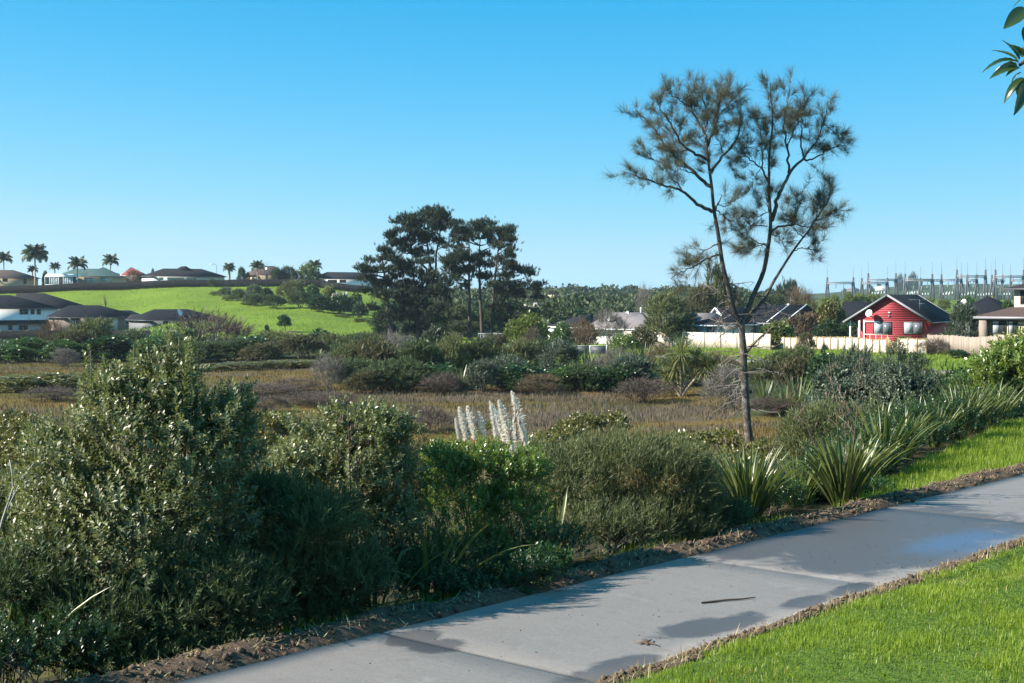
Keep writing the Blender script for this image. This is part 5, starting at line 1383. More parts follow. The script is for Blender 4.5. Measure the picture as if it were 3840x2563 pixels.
# ---------------------------------------------------------------- cabbage tree on the far bank
def cabbage(label, x, d, heads):
    b = at(x, 905, d); z = gz(b[0], d); o0 = np.array([b[0], d, z])
    root = thing('cabbage_tree', label, 'cabbage tree', o0)
    g = G(); gh = G()
    for (hx, hy, R_) in heads:
        c = at(hx, hy, d + ra.normal(0, .4)) - o0
        m1 = np.array([c[0] * .35, c[1] * .5, c[2] * .45])
        t = np.linspace(0, 1, 8)[:, None]
        g.tube((1 - t) ** 2 * np.array([0, 0, -.1]) + 2 * t * (1 - t) * m1 + t ** 2 * c, np.linspace(.12, .07, 8), 7)
        n = 170
        dd = unit(ra.normal(size=(n, 3)) + np.array([0, 0, .25])); L = R_ * (.75 + .4 * ra.random(n))
        sd = unit(np.cross(dd, np.array([0, 0, 1.0]) + ra.normal(0, .2, (n, 3)))) * .035
        mid = c + dd * (L * .55)[:, None]; tip = mid + unit(dd + np.array([0, 0, -.45])) * (L * .5)[:, None]
        V = np.stack([c + 0 * dd - sd * .6, c + 0 * dd + sd * .6, mid + sd, mid - sd, tip], 1).reshape(-1, 3); k = np.arange(n)[:, None] * 5
        gh.add(V, k + np.array([[0, 1, 2, 3]]), k + np.array([[3, 2, 4]]), tint=np.repeat(np.clip(.5 + .25 * ra.normal(size=n), 0, 1), 5))
    obj('trunk', g, M['cabbage_trunk'], root, smooth=True); obj('crown', gh, M['cabbage'], root)
cabbage('cabbage tree with pale forked trunks and spiky heads at the marsh edge', 1562, 99, [(1562, 812, 1.7), (1596, 822, 1.6), (1550, 850, 1.4), (1530, 872, 1.2), (1620, 842, 1.5)])
# ---------------------------------------------------------------- building materials
def boards_mat(name, col, pitch=.2, vertical=False, var=.2, rough=.65):
    m, nt, b = new_mat(name)
    n = tex_noise(nt, 3, 5, .6)
    nt.links.new(mixrgb(nt, n, tuple(c * (1 - var) for c in col), tuple(min(1, c * (1 + var)) for c in col)), b.inputs['Base Color'])
    b.inputs['Roughness'].default_value = rough
    w = nt.nodes.new('ShaderNodeTexWave'); w.wave_type = 'BANDS'; w.bands_direction = 'X' if vertical else 'Z'; w.wave_profile = 'SAW'
    w.inputs['Scale'].default_value = .314 / pitch / 2 * 2
    tc = nt.nodes.new('ShaderNodeTexCoord'); nt.links.new(tc.outputs['Object'], w.inputs['Vector'])
    bump(nt, b, w.outputs['Fac'], .5, .02)
    return m
def tile_mat(name, col, var=.35):
    m, nt, b = new_mat(name)
    n = tex_noise(nt, 2.2, 6, .7); n2 = tex_noise(nt, 14, 2, .5)
    tc = nt.nodes.new('ShaderNodeTexCoord')
    w = nt.nodes.new('ShaderNodeTexWave'); w.wave_type = 'BANDS'; w.bands_direction = 'Z'; w.wave_profile = 'SAW'; w.inputs['Scale'].default_value = 1.55
    nt.links.new(tc.outputs['Object'], w.inputs['Vector'])
    c = mixrgb(nt, n, tuple(x * (1 - var) for x in col), tuple(x * (1 + var) for x in col))
    c = mixrgb(nt, .3, c, mixrgb(nt, n2, tuple(x * .6 for x in col), tuple(x * 1.5 for x in col)))
    nt.links.new(c, b.inputs['Base Color']); b.inputs['Roughness'].default_value = .85; b.inputs['Specular IOR Level'].default_value = .08
    bump(nt, b, w.outputs['Fac'], .6, .03)
    return m
M['white'] = plain('white_painted_board', (.74, .75, .74), .6, .06, 2)
M['offwhite'] = plain('cream_painted_board', (.62, .58, .5), .7, .08, 2)
M['tan'] = plain('tan_brick', (.34, .27, .19), .85, .25, 7, bumps=.3)
M['pinkbrick'] = plain('pinkish_brick', (.22, .17, .14), .85, .35, 9, bumps=.4)
M['redwall'] = plain('red_painted_weatherboard', (.32, .034, .045), .6, .14, 3)
M['beige'] = boards_mat('beige_weatherboard', (.5, .4, .31), .18)
M['palewall'] = plain('pale_wall', (.55, .57, .58), .7, .08, 3)
M['greywall'] = plain('grey_wall', (.13, .13, .14), .7, .15, 4)
M['roof_black'] = tile_mat('black_tile_roof', (.011, .012, .016))  # black tile, taken darker to paint in shade on slopes facing the viewer
M['roof_dark'] = tile_mat('charcoal_tile_roof', (.02, .019, .022))  # charcoal tile, likewise darkened for its shaded slopes
M['roof_brown'] = tile_mat('brown_tile_roof', (.075, .055, .05))
M['roof_grey'] = tile_mat('weathered_grey_tile_roof', (.17, .15, .15))
M['roof_teal'] = tile_mat('teal_metal_roof', (.06, .1, .09), .15)
M['roof_red'] = tile_mat('red_tile_roof', (.24, .06, .05), .25)
M['roof_lowred'] = tile_mat('brown_red_tile_roof', (.07, .048, .043))
M['gutter'] = plain('dark_gutter', (.07, .07, .08), .5, .1, 3)
M['gutter_grey'] = plain('grey_barge_board', (.22, .22, .24), .5, .1, 3)
M['frame_dark'] = plain('dark_window_frame', (.04, .035, .035), .5, .1, 3)
M['steel'] = plain('galvanised_steel', (.11, .12, .135), .7, .12, 2)
M['dishmat'] = plain('off_white_dish', (.68, .68, .66), .45, .05, 3)
def glass_mat(name, col):
    m, nt, b = new_mat(name)
    n = tex_noise(nt, .9, 3, .5)
    nt.links.new(mixrgb(nt, n, tuple(c * .6 for c in col), tuple(min(1, c * 1.3) for c in col)), b.inputs['Base Color'])
    b.inputs['Roughness'].default_value = .12; b.inputs['Specular IOR Level'].default_value = .6
    return m
M['glass'] = glass_mat('dark_window_glass', (.03, .035, .04))
M['glass_pale'] = glass_mat('pale_curtained_glass', (.35, .38, .4))
def curtain_mat():
    m, nt, b = new_mat('net_curtain_behind_glass')
    w = nt.nodes.new('ShaderNodeTexWave'); w.bands_direction = 'X'; w.inputs['Scale'].default_value = 2.2; w.inputs['Distortion'].default_value = 1.5
    tc = nt.nodes.new('ShaderNodeTexCoord'); nt.links.new(tc.outputs['Object'], w.inputs['Vector'])
    nt.links.new(mixrgb(nt, w.outputs['Fac'], (.12, .14, .17), (.5, .53, .56)), b.inputs['Base Color'])
    b.inputs['Roughness'].default_value = .2; return m
M['curtain'] = curtain_mat()
M['curtain_dim'] = glass_mat('dim_curtained_glass', (.13, .14, .16))
def timber_mat(name, lo, hi, streak=26):
    m, nt, b = new_mat(name)
    tc = nt.nodes.new('ShaderNodeTexCoord'); mp = nt.nodes.new('ShaderNodeMapping'); mp.inputs['Scale'].default_value = (streak, streak, 1.2)
    nt.links.new(tc.outputs['Object'], mp.inputs[0])
    n = tex_noise(nt, .45, 5, .65, mp.outputs[0]); n2 = tex_noise(nt, .8, 4, .6)
    a = attr(nt)
    c = mixrgb(nt, n, lo, hi); c = mixrgb(nt, .3, c, mixrgb(nt, n2, lo, hi))
    c = mixrgb(nt, .35, c, mixrgb(nt, a.outputs['Fac'], lo, hi))
    nt.links.new(c, b.inputs['Base Color']); b.inputs['Roughness'].default_value = .85; b.inputs['Specular IOR Level'].default_value = .2
    bump(nt, b, n, .4, .01); return m
M['fence_pale'] = timber_mat('bleached_pale_timber', (.4, .34, .28), (.7, .63, .54))
M['fence_grey'] = timber_mat('weathered_grey_paling', (.15, .115, .09), (.42, .35, .29))
M['fence_dark'] = timber_mat('shade_dark_timber', (.006, .006, .007), (.016, .015, .015), 8)  # near-black tone paints in the shade on the fence's viewer side
M['fence_gold'] = timber_mat('golden_lichen_timber', (.2, .14, .06), (.45, .36, .2))

# ---------------------------------------------------------------- houses
class House:
    """wall frame given by where its two front corners stand: columns xl, xr of the 3840 px view at distances dl, dr; ye = row of the eaves"""
    def __init__(s, label, xl, xr, dl, dr, depth, ye, rise, wall, roof, trim='gutter', name='house', cat='house', over=.5, hip=(None, None), kind='hip', wall_over=None, base=None):
        A, B = ats(xl, 0, dl), ats(xr, 0, dr)
        s.L = math.hypot(B[0] - A[0], B[1] - A[1]); s.rz = math.atan2(B[1] - A[1], B[0] - A[0])
        s.xl, s.xr, s.dl, s.dr = xl, xr, dl, dr
        dm = (dl + dr) / 2
        mx, my = (A[0] + B[0]) / 2, (A[1] + B[1]) / 2
        s.z0 = (gz(mx, my) if base is None else base)
        s.dm = dm
        s.root = thing(name, label, cat, (A[0], A[1], s.z0), s.rz)
        s.ze = ats(0, ye, dm)[2] - s.z0
        s.zr = s.ze + rise
        s.depth, s.o = depth, over
        L, D, o, ze, zr = s.L, depth, over, s.ze, s.zr
        g = G()
        if kind == 'front':                          # gable towards the viewer
            g.prism([(0, -.4), (L, -.4), (L, ze), (L / 2, zr - .12), (0, ze)], 0, D)
        elif kind == 'hip' and hip == (0, 0):        # gables at both ends
            g.box(0, L, 0, D, -.4, ze)
            for x in (0, L - .12):
                g.add([(x, 0, ze), (x, D, ze), (x, D / 2, zr - .1), (x + .12, 0, ze), (x + .12, D, ze), (x + .12, D / 2, zr - .1)], [(0, 3, 5, 2), (1, 2, 5, 4)], [(0, 2, 1), (3, 4, 5)])
        else:
            g.box(0, L, 0, D, -.4, ze)
        s.wall = obj('wall', g, M[wall], s.root)
        g = G(); th = .14
        if kind == 'front':
            r = [(L / 2, -o), (L / 2, D + o)]
            sl = rise / (L / 2); dz = sl * o
            V = [(-o, -o, ze - dz), (L / 2, -o, zr), (L + o, -o, ze - dz), (-o, D + o, ze - dz), (L / 2, D + o, zr), (L + o, D + o, ze - dz)]
            Vl = [(x, y, z - th) for x, y, z in V]
            g.add(V + Vl, [(0, 1, 4, 3), (1, 2, 5, 4), (6, 9, 10, 7), (7, 10, 11, 8), (0, 3, 9, 6), (2, 8, 11, 5), (0, 6, 7, 1), (1, 7, 8, 2), (3, 4, 10, 9), (4, 5, 11, 10)])
        else:
            hl = D / 2 if hip[0] is None else hip[0]; hr = D / 2 if hip[1] is None else hip[1]
            V = [(-o, -o, ze), (L + o, -o, ze), (L + o, D + o, ze), (-o, D + o, ze), (hl - (o if hl == 0 else 0), D / 2, zr), (L - hr + (o if hr == 0 else 0), D / 2, zr)]
            Vl = [(x, y, z - th) for x, y, z in V[:4]]
            g.add(V + Vl, [(0, 1, 5, 4), (2, 3, 4, 5), (0, 6, 7, 1), (1, 7, 8, 2), (2, 8, 9, 3), (3, 9, 6, 0), (9, 8, 7, 6)], [(3, 0, 4), (1, 2, 5)])
        s.roof = obj('roof', g, M[roof], s.root)
        g = G()
        if kind == 'front':
            sl = rise / (L / 2); dz = sl * o
            for y in (-o - .03, D + o + .03):
                g.bar((-o - .02, y, ze - dz - .06), (L / 2, y, zr - .06), .06, .22); g.bar((L / 2, y, zr - .06), (L + o + .02, y, ze - dz - .06), .06, .22)
            for x in (-o - .06, L + o + .06): g.bar((x, -o, ze - dz - .09), (x, D + o, ze - dz - .09), .1, .12)
        else:
            for a, b in (((-o, -o - .06), (L + o, -o - .06)), ((-o, D + o + .06), (L + o, D + o + .06)), ((-o - .06, -o), (-o - .06, D + o)), ((L + o + .06, -o), (L + o + .06, D + o))):
                g.bar((*a, ze - .1), (*b, ze - .1), .1, .17)
        obj('gutter', g, M[trim], s.root)
    def lx(s, x):      # column of the view -> metres along the front
        a, b = (s.xl * K3 - 512) / F, (s.xr * K3 - 512) / F; q = (x * K3 - 512) / F
        Ax, Ay, Bx, By = a * s.dl, s.dl, b * s.dr, s.dr
        t = (q * Ay - Ax) / ((Bx - Ax) - q * (By - Ay))
        return t * s.L
    def lz(s, y, x=None):
        t = .5 if x is None else s.lx(x) / s.L
        return ats(0, y, s.dl + (s.dr - s.dl) * t)[2] - s.z0
    def window(s, x0, x1, y0, y1, frame='white', pane='glass', mull=1, y=0.0, name='window', pm=.06):
        a, b = s.lx(x0), s.lx(x1); xm = (x0 + x1) / 2; z1, z0 = s.lz(y0, xm), s.lz(y1, xm)
        fw = pm
        g = G()
        g.box(a, b, y - .06, y + .01, z0 - fw, z0); g.box(a, b, y - .06, y + .01, z1, z1 + fw)
        g.box(a - fw, a, y - .06, y + .01, z0 - fw, z1 + fw); g.box(b, b + fw, y - .06, y + .01, z0 - fw, z1 + fw)
        for i in range(mull):
            xx = a + (b - a) * (i + 1) / (mull + 1); g.box(xx - fw * .4, xx + fw * .4, y - .055, y + .01, z0, z1)
        w = obj(name, g, M[frame], s.root)
        for i in range(mull + 1):
            g = G(); xa = a + (b - a) * i / (mull + 1); xb = a + (b - a) * (i + 1) / (mull + 1)
            g.box(xa + .01, xb - .01, y - .03, y + .02, z0 + .005, z1 - .005)
            obj('pane', g, M[pane if not isinstance(pane, tuple) else pane[i % len(pane)]], w)
        return w
    def part(s, name, g, mat): return obj(name, g, M[mat], s.root)
    def px(s, x, y, yy=0.0): return np.array([s.lx(x), yy, s.lz(y, x)])
def dish(parent, p, R_, az=-.5, el=.5):
    """satellite dish: shallow bowl on an arm, with its feed horn"""
    g = G(); n = 14
    d = np.array([math.sin(az) * math.cos(el), -math.cos(az) * math.cos(el), math.sin(el)]); a = unit(np.cross(d, [0, 0, 1.0])); b = np.cross(a, d)
    V = [np.array(p) - d * R_ * .22]
    for k, q in ((.5, .17), (1.0, 0.0)):
        for i in range(n):
            t = i * 6.2832 / n; V.append(np.array(p) + (a * math.cos(t) + b * math.sin(t)) * R_ * k - d * R_ * q)
    f3 = [(0, 1 + i, 1 + (i + 1) % n) for i in range(n)]; f4 = [(1 + i, 1 + n + i, 1 + n + (i + 1) % n, 1 + (i + 1) % n) for i in range(n)]
    g.add(V, f4, f3)
    o = obj('satellite_dish', g, M['dishmat'], parent)
    g = G(); g.bar(np.array(p) - b * R_ * .9, np.array(p) - b * R_ * .3 + d * R_ * .9, .03); g.bar(np.array(p) - d * R_ * .2, np.array(p) - d * R_ * .5 - b * R_ * 1.0, .05); g.lump(np.array(p) - b * R_ * .3 + d * R_ * .9, .06)
    obj('feed_arm', g, M['gutter_grey'], o)
def aerial(parent, p, h=1.6, w=1.8, n=5):
    g = G(); p = np.array(p)
    g.bar(p, p + [0, 0, h], .05); g.bar(p + [-w * .55, 0, h], p + [w * .45, .3, h], .04)
    for i in range(n):
        x = -w * .5 + w * .9 * i / n; g.bar(p + [x, -.3, h], p + [x, .3, h], .03)
    g.bar(p + [-.1, 0, h * .6], p + [.6, 0, h * .62], .05)
    obj('aerial', g, M['steel'], parent)

def r1(x, y): return (x * .298, 900 + y * .298)
def r2(x, y): return (650 + x * .3406, 900 + y * .3406)
def r4(x, y): return (1950 + x * .3406, 1000 + y * .3406)
def r5(x, y): return (2650 + x * .2554, 1000 + y * .2554)
def r6(x, y): return (3050 + x * .3363, 950 + y * .3363)
def win(h, f, x0, x1, y0, y1, **k):
    a, b = f(x0, y0), f(x1, y1); return h.window(a[0], b[0], a[1], b[1], **k)

# --- shaded houses at the foot of the hill
h = House('white two-storey house with a dark roof, in shade at the photo edge', r1(-260, 0)[0], r1(735, 0)[0], 284, 294, 9, r1(0, 858)[1], 2.7, 'white', 'roof_black', hip=(4.5, 8.5), base=.1)
for x0, x1 in ((247, 352), (385, 436), (462, 514)): win(h, r1, x0, x1, 872, 936, pane='glass', mull=1 if x1 - x0 > 80 else 0)
for x0, x1, m_ in ((103, 154, 0), (235, 350, 1), (512, 682, 2)): win(h, r1, x0, x1, 1072, 1134, mull=m_)
g = G(); za, zb = h.lz(r1(0, 1008)[1]), h.lz(r1(0, 1052)[1])
g.add([(-.4, -.02, za), (h.L + .3, -.02, za), (h.L + .3, -1.0, zb), (-.4, -1.0, zb), (-.4, -.02, za - .12), (h.L + .3, -.02, za - .12), (h.L + .3, -1.0, zb - .15), (-.4, -1.0, zb - .15)], [(0, 3, 2, 1), (3, 7, 6, 2), (4, 5, 6, 7), (0, 4, 7, 3), (1, 2, 6, 5)])
h.part('lower_roof', g, 'roof_black')
g = G(); x_ = h.lx(r1(366, 0)[0]); g.bar((x_, -.1, h.lz(r1(0, 870)[1])), (x_, -.1, zb), .1); h.part('downpipe', g, 'white')
h = House('dark-roofed house behind the white two-storey house', r1(330, 0)[0], r1(1140, 0)[0], 304, 312, 11, r1(0, 858)[1], 3.3, 'palewall', 'roof_dark', hip=(0, 8.6), base=.2)
h = House('long brick house with dark roof and white windows, next to the two-storey house', r1(800, 0)[0], r1(1770, 0)[0], 278.5, 288, 9, r1(0, 968)[1], 2.35, 'pinkbrick', 'roof_black', hip=(2.6, 7.0), base=.1)
for x0, x1, y1 in ((885, 1010, 1058), (1080, 1206, 1050), (1250, 1290, 1046), (1575, 1700, 1060)): win(h, r1, x0, x1, 986, y1, mull=1 if x1 - x0 > 60 else 0)
g = G(); g.box(h.lx(r1(1320, 0)[0]), h.lx(r1(1480, 0)[0]), -.05, .0, .05, h.ze - .16); h.part('panel', g, 'palewall')
w = win(h, r1, 1340, 1420, 986, 1048, mull=1, y=-.055)
g = G()
a, b = h.lx(r1(1480, 0)[0]), h.lx(r1(1800, 0)[0]); zt = h.lz(r1(0, 888)[1])
g.add([(a, -.55, h.ze + .02), (b + .5, -.55, h.ze + .02), (b - 1.5, 3.0, zt), (a + 1.1, 3.0, zt), (a, 3.4, h.ze + .02), (b + .5, 3.4, h.ze + .02)], [(0, 1, 2, 3), ], [(0, 3, 4), (1, 5, 2)])
h.part('wing_roof', g, 'roof_black')
h = House('low dark-roofed house with a satellite dish, farthest from the two-storey house', 560, 845, 270, 280, 9, 1199, 2.05, 'greywall', 'roof_black', hip=(2.9, 6.0), base=.15)
for x0, x1, y0, y1, m_ in ((672, 705, 1204, 1214, 1), (732, 752, 1204, 1216, 0), (612, 632, 1204, 1216, 0)): h.window(x0, x1, y0, y1, mull=m_)
dish(h.root, h.px(687, 1172, 1.5), .75, .6, .4)
h = House('low dark roof of a garage beside the dish house', 515, 580, 279, 281, 5, 1198, 1.0, 'greywall', 'roof_dark', hip=(0, 0), base=.15)

# --- houses along the hill top
HF = lambda x: 402
h = House('tan house with a brown roof at the photo edge on the hill top', r1(-60, 0)[0], r1(480, 0)[0], 402, 409, 11, r1(0, 478)[1], 2.4, 'tan', 'roof_brown', hip=(2, 5.6))
win(h, r1, 32, 95, 487, 525, mull=0); win(h, r1, 300, 330, 490, 545, mull=0, frame='frame_dark')
h = House('tan house with a teal metal roof on the hill top', r1(800, 0)[0], r1(1590, 0)[0], 403, 412, 11, r1(0, 456)[1], 2.3, 'tan', 'roof_teal', trim='gutter_grey', hip=(4.5, 5.5))
win(h, r1, 1270, 1405, 470, 530, pane='glass_pale', mull=0); win(h, r1, 1060, 1200, 472, 530, pane='glass_pale', mull=1)
g = G(); a, b, c_ = h.lx(r1(1060, 0)[0]), h.lx(r1(1545, 0)[0]), h.lx(r1(1330, 0)[0]); zt = h.lz(r1(0, 336)[1])
g.add([(a, -.7, h.ze + .03), (b, -.7, h.ze + .03), (c_, 2.6, zt), (a, 6, h.ze + .03), (b, 6, h.ze + .03)], None, [(0, 1, 2), (1, 4, 2), (3, 0, 2)]); h.part('front_roof', g, 'roof_teal')
dish(h.root, h.px(r1(1510, 0)[0], r1(0, 440)[1], -.4), .3)
# conservatory in front of it
cx0, cx1 = r1(566, 0)[0], r1(970, 0)[0]
A = ats(cx0, 0, 401); zc = gz(A[0], 401)
con = thing('conservatory', 'white-roofed glass conservatory in front of the teal-roofed house', 'conservatory', (A[0], 401, zc), 0)
Lc = ats(cx1, 0, 401)[0] - A[0]; zt = ats(0, r1(0, 428)[1], 401)[2] - zc; ze = ats(0, r1(0, 460)[1], 401)[2] - zc
g = G(); g.prism([(-.1, ze), (.1, ze + .3), (.6, zt), (Lc - .2, zt), (Lc + .1, ze + .3), (Lc + .2, ze)], 0, 4); obj('roof', g, M['white'], con)
g = G()
for i in range(8): g.bar((Lc * i / 7, 0, -.3), (Lc * i / 7, 0, ze), .1)
g.bar((0, 0, ze * .45), (Lc, 0, ze * .45), .1); g.bar((0, 0, ze - .05), (Lc, 0, ze - .05), .12); obj('frame', g, M['white'], con)
for i in range(7):
    g = G(); g.box(Lc * i / 7 + .06, Lc * (i + 1) / 7 - .06, .02, .06, 0, ze - .12); obj('pane', g, M['glass_pale' if i % 3 else 'glass'], con)
h = House('small brick house with a red tiled roof on the hill top', r1(1530, 0)[0], r1(1850, 0)[0], 412, 414, 9, r1(0, 448)[1], 2.5, 'pinkbrick', 'roof_red', trim='white', hip=(3.0, 4.6))
h = House('long white-walled house with a charcoal roof on the hill top', 575, 842, 403, 415, 10, 1036, 2.3, 'palewall', 'roof_dark', hip=(4.8, 5.2))
for x0, x1 in ((628, 690), (596, 612), (700, 735)): h.window(x0, x1, 1041, 1050, pane='glass_pale', mull=2)
g = G(); c_ = h.lx(716); g.add([(c_ - 2.4, 4, h.zr - .6), (c_ + 2.4, 4, h.zr - .6), (c_, 4, h.zr + .75), (c_ - 2.4, 8, h.zr - .6), (c_ + 2.4, 8, h.zr - .6), (c_, 8, h.zr + .75)], [(1, 4, 5, 2), (0, 2, 5, 3)], [(0, 1, 2), (3, 5, 4)]); h.part('gablet', g, 'roof_dark')
h = House('tan house with two dark gables behind the palm on the hill top', r2(900, 0)[0], r2(1270, 0)[0], 402, 407, 9, r2(0, 384)[1], 2.7, 'tan', 'roof_brown', hip=(3.4, 3.0))
win(h, r2, 1018, 1040, 392, 436, pane='glass_pale', mull=0)
dish(h.root, h.px(r2(1030, 0)[0], r2(0, 312)[1], 1.0), .42); aerial(h.root, h.px(r2(1062, 0)[0], r2(0, 300)[1], 3), 1.5, 2.4)
h = House('white-walled house with a dark roof on the hill top beside the pines', r2(1630, 0)[0], r2(2250, 0)[0], 397, 405.5, 9, r2(0, 428)[1], 2.0, 'white', 'roof_dark', hip=(3.5, 4))
for x0, x1 in ((1700, 1800), (1830, 1900)): win(h, r2, x0, x1, 440, 470, mull=1)
p = ats(*r2(478, 350), 430); z = gz(p[0], 430)
lamp = thing('street_lamp', 'thin street lamp post between the charcoal roof and the palm', 'street lamp', (p[0], 430, z))
g = G(); hh = ats(*r2(478, 265), 430)[2] - z; g.tube([(0, 0, 0), (0, 0, hh * .6), (0, 0, hh - .4), (-.6, 0, hh), (-1.4, 0, hh)], [.1, .08, .07, .06, .06], 6); obj('post', g, M['steel'], lamp)
g = G(); g.box(-2.1, -1.2, -.15, .15, hh - .12, hh + .08); obj('lamp_head', g, M['white'], lamp)

# --- central houses
h = House('long house with a weathered grey tile roof behind the hedges', r4(720, 0)[0], r4(1790, 0)[0], 192, 186, 9, r4(0, 684)[1], 2.15, 'white', 'roof_grey', trim='white', hip=(2.2, 0), over=.45)
win(h, r4, 765, 928, 694, 748, pane='curtain', mull=2)
dish(h.root, h.px(r4(932, 0)[0], r4(0, 570)[1], 1.6), .42, -.7, .3); dish(h.root, h.px(r4(1053, 0)[0], r4(0, 524)[1], 4.2), .4, -.5, .4)
aerial(h.root, h.px(r4(1090, 0)[0], r4(0, 590)[1], 3), 2.1, 2.2)
g = G(); q = h.px(r4(1203, 0)[0], r4(0, 512)[1], 4.5); g.bar(q - [0, 0, .3], q + [0, 0, .75], .15); h.part('flue', g, 'white')
g = G(); a, b = h.lx(r4(752, 0)[0]), h.lx(r4(935, 0)[0]); g.bar((a, -.55, h.lz(r4(0, 692)[1])), (b, -.55, h.lz(r4(0, 692)[1])), .5, .12); h.part('awning', g, 'white')
h = House('dark brown roof end of the house behind the grey tile roof', r4(590, 0)[0], r4(900, 0)[0], 197, 199, 7, r4(0, 662)[1], 1.6, 'white', 'roof_dark', trim='white', hip=(3.2, 0))
h = House('garage with a grey tile roof beside the black-roofed white house', r4(1760, 0)[0], r4(2030, 0)[0], 190, 188, 6, r4(0, 638)[1], 1.55, 'white', 'roof_grey', trim='white', hip=(0, 0))
h = House('white house with a dark hip roof and white fascia behind the pale fence', r4(1880, 0)[0], r4(2172, 0)[0], 181, 178.5, 9, r4(0, 640)[1], 1.25, 'white', 'roof_dark', trim='white', hip=(2.4, 1.4), over=.75)
win(h, r4, 2065, 2135, 672, 724, frame='frame_dark', mull=1, pane='curtain')
h = House('white A-shaped gable showing above the dark hip roof', r4(2085, 0)[0], r4(2245, 0)[0], 199, 197, 6, r4(0, 548)[1], 1.25, 'white', 'roof_dark', trim='white', kind='front', over=.3)
h = House('black-tiled house behind the she-oak trunk', r5(520, 0)[0], r5(1130, 0)[0], 188, 183, 9, r5(0, 822)[1], 2.35, 'palewall', 'roof_black', trim='gutter_grey', hip=(0, 0), over=.5)
g = G()
for x in (h.L * .66, h.L + .45): g.bar((x, h.depth / 2, h.zr + .08), (x, -.5, h.ze + .1), .12, .1)
h.part('barge_board', g, 'white')
dish(h.root, h.px(r5(890, 0)[0], r5(0, 572)[1], 4.4), .3); aerial(h.root, h.px(r5(930, 0)[0], r5(0, 580)[1], 4.5), 1.2, 1.6)
win(h, r5, 600, 680, 870, 950, mull=1)
h = House('plain dark roof of a house left of the red house', r5(1990, 0)[0], r5(2600, 0)[0], 188, 186, 8, r5(0, 770)[1], 2.3, 'greywall', 'roof_black', hip=(0, 0))

# --- the red house
xa, xb = r6(395, 0)[0], r6(1285, 0)[0]
h = House('red weatherboard house with a gable and black roof behind the chevron fence', xa, xb, 158.0, 153.8, 14.5, r6(0, 735)[1], 2.75, 'redwall', 'roof_black', trim='gutter_grey', kind='front', over=.45)
# open the porch: replace the plain front by boards, posts and a set-back wall
bpy.data.objects.remove(h.wall, do_unlink=True)
L, ze, zr, D = h.L, h.ze, h.zr, h.depth
xp = h.lx(r6(575, 0)[0]); xe = h.lx(r6(1250, 0)[0])
g = G(); g.box(xp, xe, .03, D, -.4, ze - .02); g.prism([(.1, ze - .02), (L - .1, ze - .02), (L / 2, zr - .16)], .03, D); g.box(.12, xp, 3.2, D, -.4, ze - .02)
h.part('wall', g, 'redwall')
nb = 0; z = -.05
while z < zr - .35:
    zt = z + .2
    zm = z + .1
    if zm < ze - .05: x0, x1 = xp, xe
    else:
        f = (zr - .22 - zm) / (zr - .1 - ze); x0, x1 = L / 2 - (L / 2 - .1) * f, L / 2 + (L / 2 - .1) * f
    if x1 - x0 > .25:
        g = G(); zt2 = min(zt, zr - .25)
        f2 = 1.0 if zm < ze - .05 else (zr - .22 - zt2) / max(zr - .22 - z, .01)
        c_ = (x0 + x1) / 2; q0, q1 = (x0, x1) if zm < ze - .05 else (c_ - (c_ - x0) * min(1, f2 + .1), c_ + (x1 - c_) * min(1, f2 + .1))
        g.add([(x0, -.022, z), (x1, -.022, z), (q1, .002, zt2 + .02), (q0, .002, zt2 + .02), (x0, .028, z), (x1, .028, z), (q1, .028, zt2 + .02), (q0, .028, zt2 + .02)],
              [(0, 1, 2, 3), (4, 7, 6, 5), (0, 4, 5, 1), (2, 6, 7, 3), (0, 3, 7, 4), (1, 5, 6, 2)])
        h.part('weatherboard', g, 'redwall')
    z = zt
for x0, x1 in ((675, 865), (1010, 1210)): win(h, r6, x0, x1, 768, 893, frame='frame_dark', pane=('curtain', 'curtain_dim'), mull=1, y=-.03, pm=.07)
for x0, x1 in ((405, 421), (505, 524), (560, 577)):
    g = G(); a = h.lx(r6(x0, 0)[0]); b = h.lx(r6(x1, 0)[0]); g.box(a, b, -.1, .06, -.3, ze - .1); h.part('porch_post', g, 'white')
g = G(); a = h.lx(r6(560, 0)[0]); b = h.lx(r6(745, 0)[0]); zz = h.lz(r6(0, 758)[1], xa); g.box(a, b, -.12, -.045, zz - .07, zz + .06); h.part('downpipe', g, 'white')
dish(h.root, h.px(*r6(637, 665), -.75), .42, -.35, .35)
g = G(); q = h.px(*r6(660, 715), 0); g.bar(q, h.px(*r6(637, 690), -.7), .05); h.part('dish_bracket', g, 'gutter_grey')
for (x, y) in ((850, 660), (848, 698)):
    g = G(); q = h.px(*r6(x, y), 0); g.box(q[0] - .13, q[0] + .13, -.12, -.03, q[2] - .06, q[2] + .06); h.part('wall_lamp', g, 'dishmat' if y < 680 else 'gutter_grey')
aerial(h.root, h.px(*r6(1130, 620), 2.5) + [0, 0, -.1], 1.1, 2.3)
g = G(); a, b = h.lx(r6(590, 0)[0]), h.lx(r6(850, 0)[0]); zz = h.lz(r6(0, 903)[1]); g.bar((a, -.9, zz), (b, -.9, zz), .08)
for x in np.linspace(a, b, 5): g.bar((x, -.9, -.2), (x, -.9, zz), .07)
h.part('balustrade', g, 'fence_pale')
h = House('dark hip-roofed wing behind the red house', r6(1560, 0)[0], r6(2180, 0)[0], 176, 172, 9, r6(0, 690)[1], 2.4, 'greywall', 'roof_black', hip=(3, 4))
dish(h.root, h.px(*r6(1628, 550), 1.5), .5, -.5, .35)
